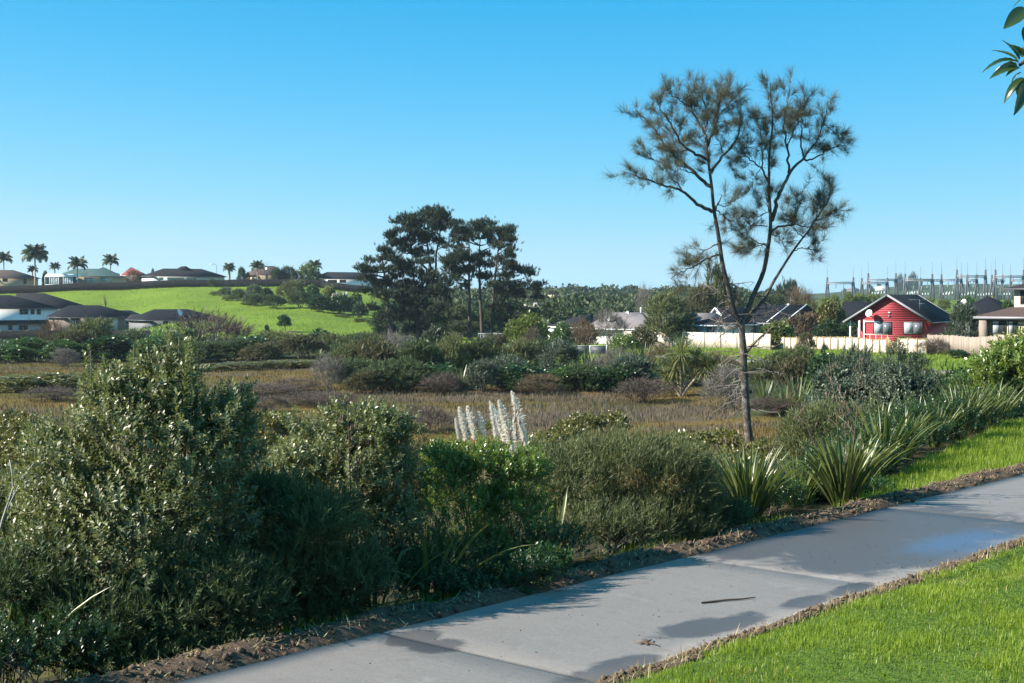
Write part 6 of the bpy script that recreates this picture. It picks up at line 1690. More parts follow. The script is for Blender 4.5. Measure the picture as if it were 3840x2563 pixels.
# --- beige two-storey house at the right
h = House('beige two-storey weatherboard house at the photo edge', r6(2240, 0)[0], r6(2700, 0)[0], 146, 143, 9, r6(0, 388)[1], 1.6, 'beige', 'roof_dark', trim='gutter', hip=(4, 4), over=.7)
win(h, r6, 2316, 2400, 420, 562, frame='frame_dark', mull=1)
ex0, ex1 = h.lx(r6(1900, 0)[0]), h.L + 1
zl, zt = h.lz(r6(0, 706)[1]), h.lz(r6(0, 600)[1])
g = G()
g.add([(ex0, -2.4, zl), (ex1, -2.4, zl), (ex1, .02, zt + .1), (h.lx(r6(2240, 0)[0]) - .3, .02, zt), (ex0, 3.6, zl), (-.02, 3.6, zt)], [(0, 1, 2, 3), (0, 3, 5, 4)]); h.part('lower_roof', g, 'roof_lowred')
g = G(); g.bar((ex0, -2.46, zl - .12), (ex1, -2.46, zl - .12), .1, .24); g.bar((ex0 - .05, -2.4, zl - .12), (ex0 - .05, 3.6, zl - .12), .1, .24); h.part('gutter', g, 'gutter_grey')
g = G(); g.box(ex0 + .8, ex1, -1.6, -.1, -.4, zl - .1); h.part('lower_wall', g, 'tan')
for x0, x1 in ((2075, 2220), (2255, 2349)): win(h, r6, x0, x1, 752, 888, frame='frame_dark', pane=('curtain', 'glass'), mull=1, y=-1.64)
g = G(); g.box(h.lx(r6(1955, 0)[0]), h.lx(r6(2035, 0)[0]), -2.3, -1.8, -.4, zl - .2); h.part('brick_pier', g, 'pinkbrick')

# --- building beyond, and small sheds
h = House('cream-roofed school building among the trees on the far hill', r4(400, 0)[0], r4(590, 0)[0], 470, 474, 10, r4(0, 372)[1], 1.9, 'offwhite', 'roof_grey', hip=(0, 0), trim='white'); setmat(h.roof, M['tan'])
h = House('blue-grey hall beside the cream-roofed building on the far hill', r4(592, 0)[0], r4(828, 0)[0], 476, 478, 12, r4(0, 352)[1], .4, 'roof_teal', 'roof_teal', hip=(0, 0))
win(h, r4, 650, 800, 358, 376, mull=4)
h = House('small white shed behind the two bare pine trunks', 1300 + 1230 * .3826, 1300 + 1410 * .3826, 236, 236, 5, 750 + 1275 * .3826, .3, 'palewall', 'white', trim='white', name='shed', cat='shed', hip=(0, 0))
h = House('small white cabin left of the dark round shrub', r4(312, 0)[0], r4(380, 0)[0], 178, 178, 4, r4(0, 705)[1], .2, 'white', 'white', trim='white', name='shed', cat='shed', hip=(0, 0))
win(h, r4, 330, 352, 725, 775, mull=0)

# ---------------------------------------------------------------- fences
rfn = np.random.default_rng(4)
def fence(label, pts, hgt, bay, style, mat, z_up=0.0, post=None, gaps=()):
    """pts: (column of the 3840 px view, distance); bays are parts of their own, palings too"""
    P = np.array([[(x * K3 - 512) * d / F, d] for x, d in pts])
    seg = np.concatenate([[0], np.cumsum(np.linalg.norm(np.diff(P, axis=0), axis=1))])
    n = max(1, int(round(seg[-1] / bay)))
    T = np.linspace(0, seg[-1], n + 1)
    Q = np.stack([np.interp(T, seg, P[:, 0]), np.interp(T, seg, P[:, 1])], -1)
    Z = ground_z(Q[:, 0], Q[:, 1]) + z_up
    o0 = np.array([Q[0, 0], Q[0, 1], Z[0]])
    root = thing('fence', label, 'fence', o0)
    for i in range(n + 1):
        g = G(); a = np.array([Q[i, 0], Q[i, 1], Z[i]]) - o0
        if style in ('plain', 'chevron'):            # posts stand proud of the boards on the viewer's side
            t_ = Q[min(i + 1, n)] - Q[max(i - 1, 0)]; t_ = t_ / np.linalg.norm(t_); a = a + np.array([t_[1], -t_[0], 0]) * .12
        g.bar(a - [0, 0, .4], a + [0, 0, hgt + (.06 if style != 'dark' else .0)], .11)
        obj('post', g, M[post or mat], root)
    for i in range(n):
        if i in gaps: continue
        a = np.array([Q[i, 0], Q[i, 1], Z[i]]) - o0; b = np.array([Q[i + 1, 0], Q[i + 1, 1], Z[i + 1]]) - o0
        d = b - a; L = np.linalg.norm(d[:2]); ax = math.atan2(d[1], d[0])
        e = bpy.data.objects.new('bay', None); COL.objects.link(e); e.parent = root; e.location = a; e.rotation_euler = (0, 0, ax)
        sl = d[2] / L
        if style in ('paling', 'plain', 'dark'):
            k = max(2, int(round(L / (.13 if style == 'paling' else .17))))
            g = G()
            for q in range(k):
                x0, x1 = L * q / k + (.012 if style == 'paling' else .004), L * (q + 1) / k - (.012 if style == 'paling' else .004)
                zt = hgt + sl * x0 + (rfn.normal(0, .022) if style == 'paling' else 0); yo = -.055 - rfn.random() * .012
                if style == 'paling':
                    gp = G(); gp.box(x0, x1, yo - .02, yo, sl * x0 - .05, zt, tint=rfn.random()); obj('paling', gp, M[mat], e)
                else: g.box(x0, x1, yo - .02, yo, sl * x0 - .1, zt, tint=rfn.random())
            if style != 'paling': obj('panel', g, M[mat], e)
            g = G()
            for zz in (.3, hgt - .3): g.bar((0, -.03, zz), (L, -.03, zz + sl * L), .05, .09)
            obj('rail', g, M[mat], e)
        elif style == 'chevron':
            g = G(); up = i % 2 == 0
            gb = G(); gb.box(0.02, L - .02, -.02, 0, 0.0, hgt - .04, tint=.1); obj('backing', gb, M['fence_grey'], e)
            m_ = 9
            for q in range(-m_, m_ * 2):
                z0 = hgt * q / m_; z1 = z0 + L * .95
                if not up: z0, z1 = z1, z0
                lo, hi = .03, hgt - .06
                xs = [.06, L - .06]; t = np.linspace(0, 1, 15); zz = z0 + (z1 - z0) * t; ok = (zz >= lo) & (zz <= hi)
                if ok.sum() < 2: continue
                t0, t1 = t[ok][0], t[ok][-1]
                g.bar((xs[0] + (xs[1] - xs[0]) * t0, -.04, z0 + (z1 - z0) * t0), (xs[0] + (xs[1] - xs[0]) * t1, -.04, z0 + (z1 - z0) * t1), .03, hgt / m_ * .58, tint=rfn.random())
            obj('panel', g, M[mat], e)
            g = G(); g.bar((0, -.03, hgt - .03), (L, -.03, hgt - .03 + sl * L), .1, .06); obj('rail', g, M['fence_gold'], e)
        elif style == 'mesh':
            g = G(); g.box(.03, L - .03, -.01, .01, .05, hgt - .05); obj('panel', g, M[mat], e)
            g = G()
            for zz in (.06, hgt - .04): g.bar((0, -.03, zz), (L, -.03, zz + sl * L), .05)
            obj('rail', g, M['palewall'], e)
    return root
M['meshpanel'] = plain('grey_mesh_panel', (.05, .055, .07), .6, .12, 3)
fence('bleached pale board fence, brightest of the fences, right of the bright green bush', [(2340, 186), (2430, 182), (2650, 176), (2892, 167.5)], 1.9, 2.6, 'plain', 'fence_pale', post='fence_grey')
fence('chevron-panelled timber fence in front of the red house', [(2897, 170.5), (3180, 154), (3328, 145.5)], 1.5, 1.5, 'chevron', 'fence_pale', post='fence_gold')
fence('short chevron fence run between the gate and the weathered palings', [(3372, 143.4), (3478, 139.5)], 1.55, 1.5, 'chevron', 'fence_pale', post='fence_gold')
fence('weathered grey paling fence in front of the beige house', [(3480, 141), (3640, 135), (3860, 129)], 1.8, 2.4, 'paling', 'fence_grey')
gt0 = np.array([*(ats(3336, 0, 145.2)[:2]), 0]); gt1 = np.array([*(ats(3369, 0, 143.6)[:2]), 0]); gt0[2] = gz(*gt0[:2]); gt1[2] = gz(*gt1[:2])
gate = thing('gate', 'narrow slatted timber gate between the chevron panels', 'gate', gt0, math.atan2(gt1[1] - gt0[1], gt1[0] - gt0[0]))
Lg = np.linalg.norm(gt1 - gt0)
for i in range(7):
    g = G(); x = Lg * (i + .5) / 7; hh = 1.45 - .18 * math.sin(math.pi * (i + .5) / 7); g.box(x - .05, x + .05, -.03, 0, .05, hh, tint=rfn.random()); obj('slat', g, M['fence_gold'], gate)
g = G(); g.bar((0, .03, .35), (Lg, .03, .35), .06); g.bar((0, .03, 1.1), (Lg, .03, 1.1), .06); obj('rail', g, M['fence_gold'], gate)
for x in (-.08, Lg + .08):
    g = G(); g.bar((x, 0, -.3), (x, 0, 1.7), .13); obj('post', g, M['fence_gold'], gate)
fence('grey mesh fence with pale rails left of the dark round shrub', [(1905, 153), (2075, 152)], 1.15, 2.4, 'mesh', 'meshpanel', post='palewall')
fence('grey mesh fence with pale rails between the dark round shrub and the bright green bush', [(2150, 158), (2275, 157)], 1.1, 2.3, 'mesh', 'meshpanel', post='palewall')
fence('wire mesh fence with steel rail at the foot of the pines', [(1795, 192.5), (1910, 192)], 1.5, 2.6, 'mesh', 'meshpanel', post='steel')
fence('timber fence darkened for shade along the hill top below the houses', [(-60, 391), (300, 391), (700, 391), (1000, 391), (1380, 391)], 2.05, 2.7, 'dark', 'fence_dark')
fence('dark timber fence below the shaded houses', [(-40, 226), (300, 228), (560, 226)], 1.5, 2.6, 'dark', 'fence_dark')
# ---------------------------------------------------------------- palms on the hill
rq = np.random.default_rng(64)
def frond_mesh(L, droop, r):
    g = G(); n = 9
    t = np.linspace(0, 1, n); an = .5 + droop * t ** 1.3
    x = np.concatenate([[0], np.cumsum(np.sin(an[:-1]) * L / (n - 1))]); z = np.concatenate([[0], np.cumsum(np.cos(an[:-1]) * L / (n - 1))])
    g.tube(np.stack([x, 0 * x, z], -1), np.linspace(.05, .012, n), 3, tint=.6)
    for i in range(30):
        q = .1 + .88 * i / 29
        p = np.array([np.interp(q, t, x), 0, np.interp(q, t, z)]); a = np.interp(q, t, an)
        f = np.array([math.sin(a), 0, math.cos(a)]); l = L * .36 * math.sin(math.pi * min(1, q * .8 + .2)) ** .7
        for s in (-1, 1):
            d = unit(f * .55 + np.array([0, s * .75, 0]) + np.array([0, 0, -.45]) + r.normal(0, .1, 3)); w = f * .045
            g.add([p - w, p + w, p + d * l], None, [(0, 1, 2)], tint=np.clip(.45 + .2 * r.normal(), 0, 1))
    return g.mesh('frond', M['palm'])
FR = [frond_mesh(1.0, d, rq) for d in (1.2, 1.9, 2.5)]
def palm(label, x, y, ybase, d, R_, n=17, f=None, stout=.17):
    X, Y = f(x, y) if f else (x, y)
    c = ats(X, Y, d); z = gz(c[0], d)
    root = thing('palm_tree', label, 'palm tree', (c[0], d, z), group='palms on the hill top')
    H = c[2] - z; R_ = R_ * .9
    g = G(); g.tube([(rq.normal(0, .1), 0, -.2), (.05, 0, H * .4), (0, 0, H * .8), (0, 0, H)], [stout * 1.25, stout, stout * .9, stout], 7); obj('trunk', g, M['cabbage_trunk'], root, smooth=True)
    for i in range(n):
        a = i * 2.4 + rq.random() * .5; k = min(2, int(3 * (i / n) ** .8)); tilt = -.4 + 1.05 * i / n
        obj('frond', FR[k], None, root, loc=(0, 0, H), rot=(0, tilt, a), scale=(R_, R_, R_))
    return root
palm('palm at the photo edge above the tan house', 48, 255, 0, 418, 3.9, 18, r1)
palm('largest palm, with two pale trunks, above the brown-roofed tan house', 440, 215, 0, 396, 5.4, 32, r1, .22)
palm('small bushy palm behind the largest palm', 410, 385, 0, 420, 2.4, 18, r1)
palm('small round palm between the largest palm and the conservatory', 690, 350, 0, 425, 2.6, 18, r1)
palm('palm with sparse arching fronds in front of the conservatory', 975, 330, 0, 396, 4.2, 18, r1)
palm('palm rising behind the teal roof', 1390, 285, 0, 424, 3.9, 18, r1)
palm('stocky dark fan palm beside the charcoal roof', 615, 320, 0, 402, 2.7, 26, r2, .35)
palm('slender palm in front of the house with two gables', 925, 305, 0, 398, 3.2, 15, r2)
palm('palm poking up behind the round golden-green tree', 1560, 300, 0, 420, 3.4, 16, r2)
# garden trees along the hill top
HT = 'trees along the hill top'
def sb(label, f, x, ytop, w, d, kind, mat, group=HT, name='tree', cat='tree', **k):
    X, Y = f(x, ytop); bush(label, X / 1.6347, Y / 1.6347, w * (f(1, 0)[0] - f(0, 0)[0]) / 1.6347, d, kind, mat, group, name, cat, **k)
sb('round golden-green tree on the hill top, sunlit on one side', r2, 1455, 265, 240, 400, 'mound', 'lightgreen')
sb('second golden-green tree merging into the round one', r2, 1540, 300, 150, 398, 'mound', 'broad')
sb('dark bushy cypress between the fan palm and the gabled house', r2, 750, 320, 110, 400, 'fine', 'broad_dark')
sb('low dark bush beside the fan palm', r2, 820, 370, 60, 400, 'fine', 'broad_dark')
sb('dark cabbage-like tree in front of the two gables', r2, 1130, 305, 110, 397, 'fine', 'manuka_dark')
sb('dark tree between the gabled house and the golden-green tree', r2, 1225, 300, 110, 398, 'fine', 'manuka_dark')
sb('dark leafy tree left of the golden-green tree', r2, 1310, 310, 100, 398, 'fine', 'broad_dark')
sb('bush spilling over the hill-top fence', r2, 430, 430, 90, 388, 'fine', 'manuka_dark', z=None)
sb('bare greyish tree beside the red roof', r1, 1690, 400, 190, 397, 'twig', 'twig_brown')
sb('thin upright conifer behind the charcoal roof', r1, 1920, 375, 50, 440, 'fine', 'manuka_dark')
sb('small tree behind the conservatory', r1, 570, 400, 90, 420, 'broad', 'broad')
# thicket on the hillside
TH = 'thicket on the hillside'
for i, (x, y, w, d, kind, mat, lab) in enumerate((
    (440, 565, 110, 345, 'mound', 'lightgreen', 'yellow-green tussock at the tip of the hillside thicket'),
    (570, 525, 150, 336, 'fine', 'greygreen', 'grey-green bush near the tip of the hillside thicket'),
    (590, 610, 150, 330, 'mound', 'lightgreen', 'straw-green tussocks along the lower edge of the hillside thicket'),
    (720, 550, 200, 328, 'fine', 'manuka_dark', 'dark olive bush in the hillside thicket'),
    (885, 508, 230, 326, 'fine', 'greygreen', 'blue-grey topped bush in the hillside thicket'),
    (880, 600, 220, 313, 'fine', 'manuka_dark', 'dark lower bush in the hillside thicket'),
    (1040, 540, 170, 320, 'broad', 'broad_dark', 'dark leafy bush in the middle of the hillside thicket'),
    (1100, 610, 260, 305, 'fine', 'manuka_dark', 'dark bush spreading at the foot of the hillside thicket'),
    (1310, 455, 300, 322, 'fine', 'manuka', 'tallest olive tree of the hillside thicket'),
    (1400, 570, 240, 306, 'fine', 'manuka_dark', 'dark feathery bush with plumes in the hillside thicket'),
    (1540, 510, 180, 312, 'broad', 'broad', 'green cabbage-like bush in the hillside thicket'),
    (1700, 510, 170, 310, 'broad', 'lightgreen', 'yellowish green bush at the pine end of the hillside thicket'),
    (1620, 610, 260, 298, 'broad', 'broad_dark', 'very dark bush at the foot of the hillside thicket by the pines'),
    (1850, 600, 260, 300, 'broad', 'broad_dark', 'very dark bush beside the small pine on the hillside'),
    (2000, 590, 150, 300, 'broad', 'broad', 'grey-green bush next to the small pine on the hillside'),
    (2050, 680, 180, 290, 'broad', 'broad_dark', 'low dark bush under the small pine on the hillside'),
    (820, 685, 170, 316, 'mound', 'lightgreen', 'yellow-green tussock row at the foot of the hillside thicket'),
    (1850, 825, 260, 290, 'mound', 'lightgreen', 'long yellow-green tussock low on the hillside by the pines'),
    (2080, 860, 240, 277, 'mound', 'lightgreen', 'yellow-green scrub at the foot of the small pine'),
    (2230, 890, 200, 264, 'mound', 'broad', 'green scrub beside the small pine trunk'))):
    sb(lab, r2, x, y, w, d, kind, mat, TH, 'bush', 'bush')
def small_tree(label, f, x, ytop, ybase, w, d, mat, bare=False, lean=0.0):
    X, Yt = f(x, ytop); _, Yb = f(x, ybase)
    b = ats(X, Yb, d); z = gz(b[0], d); t = ats(X, Yt, d); H = t[2] - z; W = w * (f(1, 0)[0] - f(0, 0)[0]) * K3 * d / F
    root = thing('young_tree', label, 'tree', (b[0], d, z), group='young trees on the slope')
    g = G(); tips = []
    if bare:
        for k in range(14):
            e = np.array([rq.normal(0, .33) * W, rq.normal(0, .33) * W, H * (.65 + .35 * rq.random())]); m1 = np.array([e[0] * .3, e[1] * .3, H * .35])
            tt = np.linspace(0, 1, 6)[:, None]; g.tube(2 * tt * (1 - tt) * m1 + tt ** 2 * e, np.linspace(.09, .02, 6), 4)
        obj('branches', g, M['twig_grey' if bare == 1 else 'twig_brown'], root)
        return root
    g.tube([(0, 0, -.1), (lean * .3, 0, H * .3), (lean, 0, H * .6)], [.1, .08, .05], 5)
    for k in range(5): g.tube([(lean * .3, 0, H * .3), (rq.normal(0, .2) * W, rq.normal(0, .2) * W, H * .55), (rq.normal(0, .3) * W, rq.normal(0, .3) * W, H * .8)], [.06, .04, .02], 4)
    obj('trunk', g, M['stem'], root)
    fm, _ = UB['broad'][rq.integers(0, 4)]
    o = obj('crown', fm, None, root, loc=(lean * .5, 0, H * .3), scale=(W, W, H * .74)); setmat(o, M[mat])
    return root
small_tree('leafy young tree in a mulch ring on the hillside lawn', r2, 1235, 835, 1000, 175, 242, 'broad', lean=-.3)
small_tree('tiny staked tree left of the leafy young tree', r2, 1030, 935, 1032, 62, 232, 'broad_dark')
small_tree('small dark shrub-tree beside the marker post on the slope', r2, 1600, 975, 1050, 70, 230, 'broad_dark')
small_tree('bare sapling standing alone on the upper hillside', r1, 1330, 690, 800, 70, 345, None, 2)
small_tree('bare spreading tree behind the mauve twiggy bush', r2, 705, 800, 980, 170, 235, None, 2)
small_tree('bare grey shrub-tree at the end of the dish house', r2, 510, 780, 870, 150, 262, None, 2)
g = G(); th = np.linspace(0, 6.283, 21)[:-1]; p = ats(*r2(1265, 995), 242); z = gz(p[0], 242)
ring = thing('mulch_ring', 'dark mulch ring round the leafy young tree on the slope', 'mulch', (p[0], 242, z))
g.add([(0, 0, .22)] + [(1.9 * math.cos(t), 2.4 * math.sin(t), .02 + (gz(p[0] + 1.9 * math.cos(t), 242 + 2.4 * math.sin(t)) - z)) for t in th], None, [(0, i + 1, (i + 1) % 20 + 1) for i in range(20)]); obj('mulch', g, M['soil'], ring)

# ---------------------------------------------------------------- trees round the central houses
CT = 'garden trees round the houses by the fences'
for lab, x, y, w, d, kind, mat, nm in (
    ('tall yellow-green tree right of the pines', 1208, 722, 85, 168, 'broad', 'lightgreen', 'tree'),
    ('lower yellow-green shrub beside the tall yellow-green tree', 1232, 738, 60, 171, 'broad', 'lightgreen', 'bush'),
    ('clipped dark green round shrub between the two mesh fences', 1291, 740, 58, 154.5, 'mound', 'broad', 'bush'),
    ('bare reddish shrub in front of the mesh fence', 1222, 756, 46, 151, 'twig', 'twig_purple', 'bush'),
    ('bright green rounded bush in front of the pale fence end', 1426, 765, 66, 160, 'mound', 'bright', 'bush'),
    ('brown-green bush leaning on the pale fence end', 1472, 753, 62, 166, 'broad', 'manuka_brown', 'bush'),
    ('reddish brown small bush in front of the white-walled window', 1345, 740, 56, 172, 'fine', 'twig_brown', 'bush'),
    ('bare brown hedge below the window awning', 1320, 748, 90, 168, 'twig', 'twig_brown', 'hedge'),
    ('pinkish bare hedge below the grey tile roof', 1400, 722, 80, 178, 'twig', 'twig_grey', 'hedge'),
    ('large olive-green tree in front of the grey tile roof', 1530, 685, 125, 181, 'fine', 'manuka', 'tree'),
    ('dark lower part of the garden hedge beside the large olive-green tree', 1565, 722, 80, 180, 'fine', 'manuka_dark', 'hedge'),
    ('bare pale tree behind the grey tile roof', 1484, 672, 50, 205, 'twig', 'twig_grey', 'tree'),
    ('reddish copper hedge behind the garage roof', 1580, 698, 80, 200, 'fine', 'manuka_brown', 'hedge'),
    ('tall olive conifer behind the she-oak trunk', 1655, 628, 85, 232, 'fine', 'manuka', 'tree'),
    ('brownish olive tree behind the A-shaped gable', 1610, 665, 80, 222, 'fine', 'manuka_brown', 'tree'),
    ('round dark cypress beside the she-oak limbs', 1802, 650, 62, 268, 'fine', 'pine', 'tree'),
    ('wispy grey tree behind the black-tiled roof', 1838, 672, 75, 225, 'twig', 'twig_brown', 'tree'),
    ('sprawling hedge tree behind the black-tiled house', 1760, 680, 90, 260, 'fine', 'manuka_dark', 'tree'),
    ('yellow-green leafy bush behind the pale fence by the she-oak', 1790, 738, 80, 170, 'broad', 'lightgreen', 'bush'),
    ('dark leafy bush behind the chevron fence end', 1762, 750, 60, 172, 'broad', 'broad_dark', 'bush'),
    ('reddish brown dense bush behind the chevron fence', 1842, 722, 95, 176, 'fine', 'twig_brown', 'bush'),
    ('glossy dark tree with pale leaf tips left of the red house', 1906, 692, 68, 174, 'broad', 'mangrove', 'tree'),
    ('round clipped green bush below the glossy dark tree', 1895, 738, 72, 168, 'mound', 'broad_dark', 'bush'),
    ('dark clipped hedge beside the red house porch', 1945, 738, 70, 170, 'mound', 'broad_dark', 'hedge'),
    ('silvery olive tree beside the red house', 2211, 706, 80, 148, 'fine', 'greygreen', 'tree'),
    ('bare reddish bush at the corner of the red house', 2140, 770, 50, 147, 'twig', 'twig_purple', 'bush'),
    ('low dark shrub inside the fence beside the silvery olive tree', 2165, 768, 50, 146, 'broad', 'broad_dark', 'bush'),
    ('rose bush with pale flowers by the gate', 2075, 772, 50, 147, 'broad', 'broad', 'bush'),
    ('dark climber growing over the weathered paling fence', 2140, 778, 66, 138, 'twig', 'twig_purple', 'bush'),
    ('small dark rose bush at the foot of the paling fence', 2200, 803, 48, 133.5, 'broad', 'broad_dark', 'bush'),
    ('straggly shrub on the grass in front of the chevron fence', 1850, 768, 46, 158, 'fine', 'manuka_brown', 'bush'),
    ('dark olive tree behind the far wing roof', 2275, 690, 70, 190, 'broad', 'mangrove', 'tree'),
    ('leafy dark hedge behind the dark wing roof', 2225, 688, 80, 205, 'broad', 'broad', 'hedge'),
    ('bush at the corner of the beige house', 2312, 690, 40, 165, 'broad', 'broad', 'bush')):
    bush(lab, x, y, w, d, kind, mat, CT, nm, nm)
# understory of the pines
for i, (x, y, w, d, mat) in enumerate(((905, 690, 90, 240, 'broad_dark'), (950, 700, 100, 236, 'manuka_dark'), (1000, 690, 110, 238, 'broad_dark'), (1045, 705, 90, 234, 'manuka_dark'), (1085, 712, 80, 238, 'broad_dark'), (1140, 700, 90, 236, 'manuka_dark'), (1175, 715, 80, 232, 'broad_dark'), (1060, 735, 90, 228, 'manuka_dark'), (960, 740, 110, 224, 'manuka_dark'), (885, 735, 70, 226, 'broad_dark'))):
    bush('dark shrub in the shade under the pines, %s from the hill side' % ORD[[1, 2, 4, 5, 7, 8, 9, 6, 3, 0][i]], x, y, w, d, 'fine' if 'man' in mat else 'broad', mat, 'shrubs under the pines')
# clipped hedge trees in front of the switchyard
for i, (x, y, w) in enumerate(((1893, 682, 26), (1916, 677, 32), (1945, 671, 34), (1972, 673, 32), (1998, 675, 30), (2020, 678, 26), (2042, 676, 30), (2068, 678, 24), (2095, 680, 26), (2130, 683, 30), (2165, 686, 30))):
    bush('clipped light green hedge tree below the switchyard, %s from the left' % ORD[i], x, y, w, 330 + i * 2, 'mound', 'lightgreen', 'hedge trees below the switchyard', 'hedge_tree', 'tree')
# small pampas clumps with upright plumes in the middle distance
for i, (x, y, d, n_) in enumerate(((1226, 692, 250, 5), (1244, 734, 215, 6), (1300, 735, 220, 7), (1345, 737, 222, 5), (770, 670, 307, 3), (790, 668, 307, 4), (870, 790, 140, 5), (897, 780, 142, 5))):
    p = at(x, y, d); z = gz(p[0], d); hh = max(1.6, p[2] - z)
    root = thing('pampas_grass', ('pale-plumed pampas clump ' + ('in the scrub right of the pines, %s from the left' % ORD[i] if i < 4 else 'in the hillside thicket, %s one' % ('left' if i == 4 else 'right') if i < 6 else 'at the foot of the small pine, %s one' % ('left' if i == 6 else 'right'))), 'pampas grass', (p[0], d, z), group='distant pampas clumps')
    obj('leaves', FFX[i % 3], None, root, scale=(hh * .6, hh * .6, hh * .6))
    for k in range(n_):
        s = hh * .42
        obj('plume', PL[k % 3], None, root, loc=((k - n_ / 2) * .28 * hh / 2.4 + rq.normal(0, .05), rq.normal(0, .2), hh * (.52 + .06 * rq.random())), rot=(rq.normal(0, .06), rq.normal(0, .06), rq.random() * 6), scale=(s * 2.0, s * 2.0, s))

# ---------------------------------------------------------------- woods on the far hills: one mass
def clump(r):
    lob = [(rq.normal(0, .25), rq.normal(0, .25), .45 + .2 * rq.random(), .35, .35, .3) for _ in range(4)]
    P, N = lobe_points(lob, 52, r, .3, -.1)
    pr = proto_leafball(2, .21, .125, r); g = []
    return P, N, pr
g = G()
n = 1150
u = 395 + rq.random(n) * 400; d = 235 + (760 - 235) * rq.random(n) ** 1.1
dmin = np.interp(u, [395, 440, 470, 530, 560, 620, 680, 760, 800], [330, 300, 250, 240, 235, 255, 280, 420, 520])
dmax = np.interp(u, [395, 560, 700, 760, 800], [760, 760, 760, 640, 560])
k = (d > dmin) & (d < dmax); u, d = u[k], d[k]
X = (u - 512) * d / F; Z = ground_z(X, d)
for kk in range(5):
    P, N, pr = clump(rq)
    sel = np.arange(len(X)) % 5 == kk
    for x, y, z, in zip(X[sel], d[sel], Z[sel]):
        s = (3.4 + 3.2 * rq.random()) * (.75 + y / 1500); hs = s * (.55 + .35 * rq.random())
        a = rq.random() * 6.28; ca, sa = math.cos(a), math.sin(a)
        Q = np.stack([(P[:, 0] * ca - P[:, 1] * sa) * s + x, (P[:, 0] * sa + P[:, 1] * ca) * s + y, P[:, 2] * hs * 1.15 + z], -1)
        scatter(g, pr, Q, N + np.array([0, 0, .4]), np.full(len(Q), s), rq, np.clip(rq.normal(.42, .16) + .12 * rq.normal(size=len(Q)), 0, 1))
M['wood'] = leaf_mat('far_wood_foliage', (.018, .034, .014), (.075, .095, .035), .6, .1, .2)
tag(obj('woods', g, M['wood']), 'dark green woods covering the far low hills', kind='stuff')
for lab, x, y, w, d in (('round dark tree on the skyline right of the pines', 1292, 662, 28, 640), ('broad dark tree on the far skyline beside the round one', 1328, 660, 26, 700), ('skyline palm-like tree above the large olive-green tree', 1512, 667, 18, 700)):
    bush(lab, x, y, w, d, 'fine', 'manuka_dark', 'skyline trees', 'tree', 'tree')

# ---------------------------------------------------------------- switchyard gantries
SD = 620.0
def gantry(label, xa, xb, ybeam, ytop, ybase, d, f=r6):
    A = ats(*f(xa, ybase), d); B = ats(*f(xb, ybase), d)
    z0 = gz((A[0] + B[0]) / 2, d)
    root = thing('gantry', label, 'gantry', (A[0], d, z0), group='steel gantries of the switchyard')
    L = B[0] - A[0]; zb = ats(0, f(0, ybeam)[1], d)[2] - z0; zt = ats(0, f(0, ytop)[1], d)[2] - z0
    for x in (0, L):
        g = G(); s = 1.35
        for sx in (-1, 1): g.bar((x + sx * s * .75, 0, -.5), (x + sx * .12, 0, zt), .5, .5)
        for sy in (-1, 1): g.bar((x, sy * s * .9, -.5), (x, sy * .1, zb), .2, .2)
        for q in (.25, .5, .72): g.bar((x - s * .75 * (1 - q), 0, zt * q), (x + s * .75 * (1 - q), 0, zt * q), .14)
        obj('leg_frame', g, M['steel'], root)
        g = G(); g.bar((x, 0, zt), (x, 0, zt + 5.5), .09); obj('lightning_rod', g, M['steel'], root)
    g = G()
    for yy, zz in ((-.4, .35), (.4, .35), (-.4, -.35), (.4, -.35)): g.bar((0, yy, zb + zz), (L, yy, zb + zz), .32)
    nseg = max(4, int(L / 1.2))
    for i in range(nseg):
        x0, x1 = L * i / nseg, L * (i + 1) / nseg
        g.bar((x0, -.4, zb - .35), (x1, -.4, zb + .35), .12); g.bar((x0, .4, zb + .35), (x1, .4, zb - .35), .12)
    g.bar((0, 0, zb - 1.4), (1.6, 0, zb - .3), .18); g.bar((L, 0, zb - 1.4), (L - 1.6, 0, zb - .3), .18)
    obj('truss_beam', g, M['gutter_grey'], root)
    for i in range(2):
        x = L * (.33 + .3 * i); g = G(); q = [(x, 0, zb - .4), (x + .1, 0, zb - 1.6), (x - .3, .2, zb - 3.4), (x - .5, .3, zb - 5)]; g.tube(q, [.1, .16, .08, .06], 5); obj('insulator', g, M['palewall'], root)
for i, (xa, xb, yb, yt, ybs) in enumerate(((155, 445, 330, 268, 470), (540, 825, 332, 275, 485), (612, 920, 296, 222, 465), (1023, 1325, 297, 230, 465), (1195, 1430, 302, 275, 480), (1428, 1650, 298, 235, 480), (1600, 1920, 257, 182, 515), (1718, 1822, 300, 236, 500), (1990, 2110, 302, 240, 500), (2030, 2345, 260, 182, 505), (2200, 2480, 300, 240, 500))):
    gantry('grey steel gantry with lightning rods in the switchyard, %s from the left' % ORD[[0, 1, 2, 3, 4, 5, 6, 7, 8, 9, 10][i]], xa, xb, yb, yt, ybs, SD + (i % 3) * 14)
